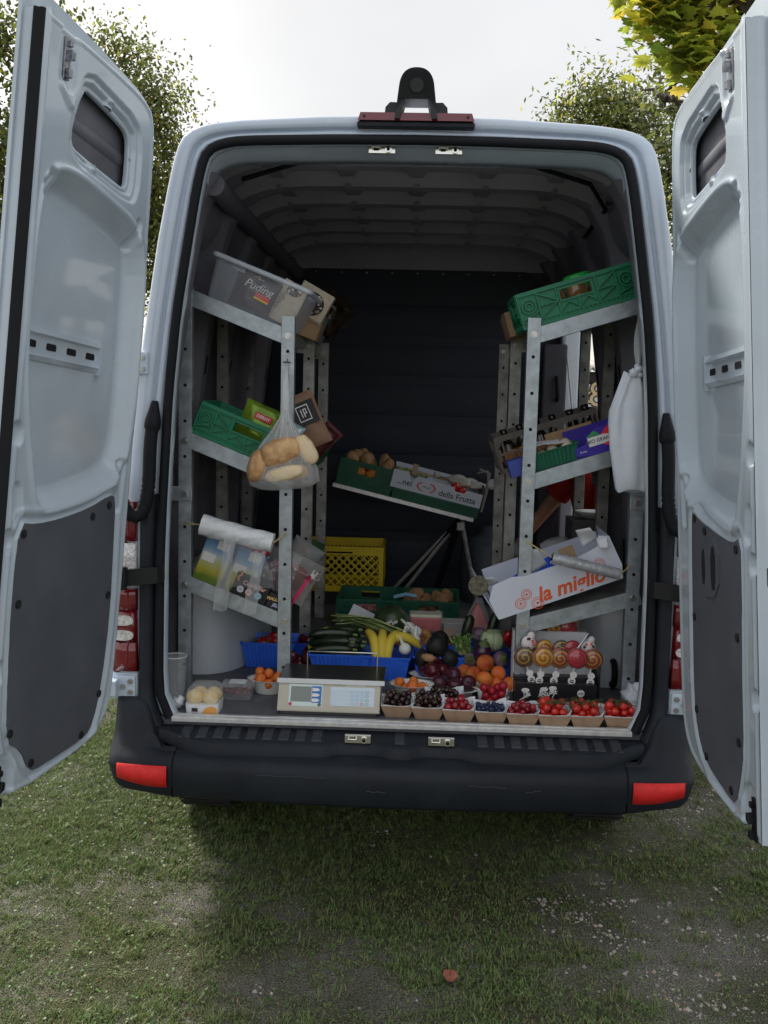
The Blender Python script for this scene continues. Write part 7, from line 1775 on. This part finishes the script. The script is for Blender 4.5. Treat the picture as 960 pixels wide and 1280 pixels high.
# ------------------------------------------------------------------ seen through the open side door
def person():
    """standing outside the side door, red top, an arm reaching in over the crates"""
    bx, by = 1.02, 2.02
    J = {'pelvis': (bx, by, .95), 'belly': (bx-.01, by-.0, 1.10), 'chest': (bx-.06, by+.0, 1.30), 'neckb': (bx-.09, by+.0, 1.44), 'neck': (bx-.10, by-.0, 1.50), 'head': (bx-.12, by-.0, 1.60), 'headt': (bx-.13, by-.0, 1.68),
         'shL': (bx-.14, by+.17, 1.41), 'elL': (bx-.27, by+.26, 1.20), 'wrL': (bx-.40, by+.26, 1.02), 'haL': (bx-.44, by+.25, .96),
         'shR': (bx-.04, by-.17, 1.41), 'elR': (bx-.06, by-.25, 1.16), 'wrR': (bx-.20, by-.26, 1.00), 'haR': (bx-.25, by-.25, .97),
         'hpL': (bx, by+.09, .90), 'knL': (bx+.01, by+.11, .50), 'anL': (bx+.04, by+.12, .09), 'toL': (bx-.10, by+.13, .04),
         'hpR': (bx, by-.09, .90), 'knR': (bx-.01, by-.10, .50), 'anR': (bx+.04, by-.10, .09), 'toR': (bx-.10, by-.11, .04)}
    E_ = [('pelvis', 'belly', .135, .125), ('belly', 'chest', .125, .135), ('chest', 'neckb', .135, .075), ('neckb', 'neck', .07, .055), ('neck', 'head', .055, .09), ('head', 'headt', .09, .055),
          ('neckb', 'shL', 0, .062), ('shL', 'elL', 0, .042), ('elL', 'wrL', 0, .028), ('wrL', 'haL', 0, .036), ('neckb', 'shR', 0, .062), ('shR', 'elR', 0, .042), ('elR', 'wrR', 0, .028), ('wrR', 'haR', 0, .036),
          ('pelvis', 'hpL', 0, .09), ('hpL', 'knL', 0, .058), ('knL', 'anL', 0, .04), ('anL', 'toL', 0, .035), ('pelvis', 'hpR', 0, .09), ('hpR', 'knR', 0, .058), ('knR', 'anR', 0, .04), ('anR', 'toR', 0, .035)]
    rad = {'pelvis': .135, 'belly': .128, 'chest': .138, 'neckb': .085}
    for a, b, _, r1 in E_: rad.setdefault(b, r1)
    names = list(J); me = bpy.data.meshes.new('person'); 
    fing = []; vs = [Vector(J[k]) for k in names]; es = [(names.index(a), names.index(b)) for a, b, _, _ in E_]; rs = [rad[k] for k in names]
    for hn, wn in (('haL', 'wrL'), ('haR', 'wrR')):
        h, w = Vector(J[hn]), Vector(J[wn]); d = (h-w).normalized(); s_ = d.cross(Vector((0, 0, 1))).normalized()
        for k, L in ((-1.5, .055), (-.5, .068), (.5, .072), (1.5, .062)):
            i0 = len(vs); p = h+s_*k*.015+d*.025; vs += [p, p+d*L*.55+Vector((0, 0, -.008)), p+d*L+Vector((0, 0, -.025))]; rs += [.010, .009, .007]; es += [(names.index(hn), i0), (i0, i0+1), (i0+1, i0+2)]
        i0 = len(vs); p = h+s_*.032-d*.02; vs += [p, p+d*.03+s_*.018, p+d*.055+s_*.02]; rs += [.012, .010, .008]; es += [(names.index(wn), i0), (i0, i0+1), (i0+1, i0+2)]
    root = Vector((bx, by, 0)); me.from_pydata([tuple(v-root) for v in vs], es, [])
    SKIN = mat('skin', (.38, .20, .13), .5, sss=.1); me.materials.append(SKIN)
    t = thing('person', 'person in a red top reaching in through the side door behind the right rack', 'person', (bx, by, 0))
    o = bpy.data.objects.new('body', me); COL.objects.link(o); o.parent = t; WM[o.name] = WM[t.name].copy()
    sk = o.modifiers.new('skin', 'SKIN'); sk.use_smooth_shade = True
    for v, r_ in zip(me.skin_vertices[0].data, rs): v.radius = (r_, r_)
    me.skin_vertices[0].data[0].use_root = True
    o.modifiers.new('sub', 'SUBSURF').levels = 2; o.modifiers['sub'].render_levels = 2
    RED = mat('shirt_red', (.32, .018, .014), .8, var=.2, scale=7, bump=.5, bscale=14)
    def sleeve(q, a, b, f, r0, r1):
        a, b = Vector(J[a]), Vector(J[b]); q.tube([a, a.lerp(b, f*.5), a.lerp(b, f)], .07, 14, rf=lambda k: r0+(r1-r0)*k, caps=False)
    q = MB(); rr = lambda c, rx, ry: [(c[0]+rx*math.cos(6.2832*k/28)*(1+.03*math.sin(k*1.7)), c[1]+ry*math.sin(6.2832*k/28), c[2]) for k in range(28)]
    q.loft([rr((bx, by, .84), .165, .20), rr((bx, by, .95), .16, .195), rr((bx-.01, by, 1.10), .145, .18), rr((bx-.05, by, 1.26), .15, .20), rr((bx-.08, by, 1.38), .12, .20), rr((bx-.09, by, 1.44), .09, .14), rr((bx-.095, by, 1.475), .07, .075)], True)
    sleeve(q, 'shL', 'elL', .75, .082, .070); sleeve(q, 'shR', 'elR', .75, .082, .070); q.build('red_shirt', RED, t, world=True)
    q = MB(); q.loft([rr((bx, by, .97), .155, .19), rr((bx, by, .84), .17, .20)], True)
    for s in ('L', 'R'): a, b, c = (Vector(J[k+s]) for k in ('hp', 'kn', 'an')); q.tube([a, b, c], .1, 14, rf=lambda k: .11-.045*k, caps=False)
    q.build('dark_trousers', mat('trouser_dark', (.03, .03, .036), .8), t, world=True)
    q = MB()
    for s in ('L', 'R'): a = Vector(J['an'+s]); q.ball((a.x-.05, a.y, .045), (.13, .05, .05), 14, 10)
    q.build('shoes', mat('shoe_dark', (.03, .025, .025), .6), t, world=True)
    h = Vector(J['head']); q = MB(); q.ball((h.x+.015, h.y, h.z+.035), (.098, .085, .098), 16, 12, 0, lambda d: 1 if d.z > -.35 and d.x > -.55 else .86); q.build('hair', mat('hair_brown', (.035, .022, .014), .6, var=.4, scale=40), t, world=True)
    q = MB(); q.ball((h.x-.092, h.y, h.z-.005), (.018, .013, .022), 8, 6); 
    for s in (-1, 1): q.ball((h.x-.005, h.y+s*.088, h.z), (.02, .010, .03), 8, 6)
    q.build('nose_and_ears', SKIN, t, world=True)['kind'] = 'stuff'
    for s in (-1, 1): q = MB(); q.ball((h.x-.082, h.y+s*.032, h.z+.02), .010, 8, 6); q.build('eye', mat('eye_dark', (.03, .02, .02), .3), t, world=True)
    q = MB(); q.ball((h.x-.082, h.y, h.z-.045), (.010, .024, .006), 8, 6); q.build('mouth', mat('lip', (.30, .09, .08), .5), t, world=True)
person()
def dish():
    p = at(738, 648, Y=1.55); q = MB(); q.lathe([(0, 0), (.03, 0), (.06, .02), (.075, .035), (.072, .036), (.03, .006), (0, .006)], 20); tag(q.build('white_dish', WHITEP, loc=None), 'small white dish at the side door behind the right rack', 'dish').location = p
    b = MB(); b.box(-.10, .10, -.12, .12, 0, p.z-FZ-.001); o = b.build('grey_carton', mat('carton_grey', (.12, .12, .12), .7)); o.location = (p.x, p.y, FZ); tag(o, 'grey carton standing under the white dish behind the right rack', 'carton')
dish()
def kiosk():
    """low hut with corrugated roof and a white lettered board, beyond the side door"""
    Y = 7.5; a = at(716, 505, Y=Y); b = at(765, 445, Y=Y)
    cx = (a.x+b.x)/2; t = thing('kiosk', 'wooden kiosk with a corrugated roof and a white board lettered in tan', 'kiosk', (cx, Y, 0))
    zr = at(730, 462, Y=Y).z; zt = at(730, 480, Y=Y).z; zb = at(730, 508, Y=Y).z
    q = MB(); q.box(cx-1.1, cx+1.1, Y+.12, Y+1.6, 0, zr-.10); q.build('wall', mat('kiosk_wood', (.09, .075, .06), .8, var=.3, scale=5), t, world=True)
    q = MB(); q.box(cx-1.25, cx+1.25, Y+.0, Y+.10, zt+.02, zr-.02); q.build('beam', mat('beam_dark', (.04, .035, .032), .8), t, world=True)
    q = MB(); q.grid(lambda u, v: (cx-1.3+2.6*u, Y-.15+1.9*v, zr+.025*math.sin(u*2.6*70)+.25*v), 240, 3); q.build('corrugated_roof', mat('roof_grey', (.32, .31, .29), .6), t, world=True, solid=.01)
    q = MB(); q.box(cx-1.0, cx+1.0, Y-.02, Y+.02, zb-.1, zt); bd = q.build('white_board', WPAPER, t, world=True)
    for x, tx, s in ((at(722, 500, Y=Y).x, 'l', .34), (at(731, 497, Y=Y).x, 'x', .26), (at(746, 494, Y=Y).x, '8', .36), (at(766, 494, Y=Y).x, 'o', .34)):
        for m, off, y in ((DKB, .020, -.026), (mat('print_tan2', (.55, .42, .26), .5), -.002, -.032)):
            q = MB(); put(q, text_mb(tx, s, .002, 0, off*.6), TR((x, Y+y, (zb+zt)/2))); q.build('letter', m, bd, world=True)
kiosk()
def dark_panel():
    """black lining panel with its pull handle at the front edge of the side opening, and the pale door edge"""
    a, b = at(676, 520, Y=2.33), at(737, 440, Y=2.33)
    t = thing('lining_panel', 'dark lining panel with a pull handle beside the side opening', 'panel', (a.x, 2.33, FZ))
    q = MB(); q.box(a.x, at(708, 480, Y=2.33).x, 2.33, 2.36, FZ, at(700, 430, Y=2.33).z); q.build('panel', mat('lining_dark', (.035, .036, .048), .5, var=.15, scale=5), t, world=True, bev=.012)
    q = MB(); c0, c1 = at(696, 500, Y=2.32), at(696, 472, Y=2.32); q.tube([c0, c0+Vector((0, -.03, .01)), c1+Vector((0, -.03, -.01)), c1], .012, 8); q.build('handle', RUBBER, t, world=True)
    q = MB(); p0, p1 = at(709, 447, Y=2.31), at(715, 512, Y=2.31); q.tube([p0, p1], .004, 6); q.build('trim_line', GALVD, t, world=True)
dark_panel()
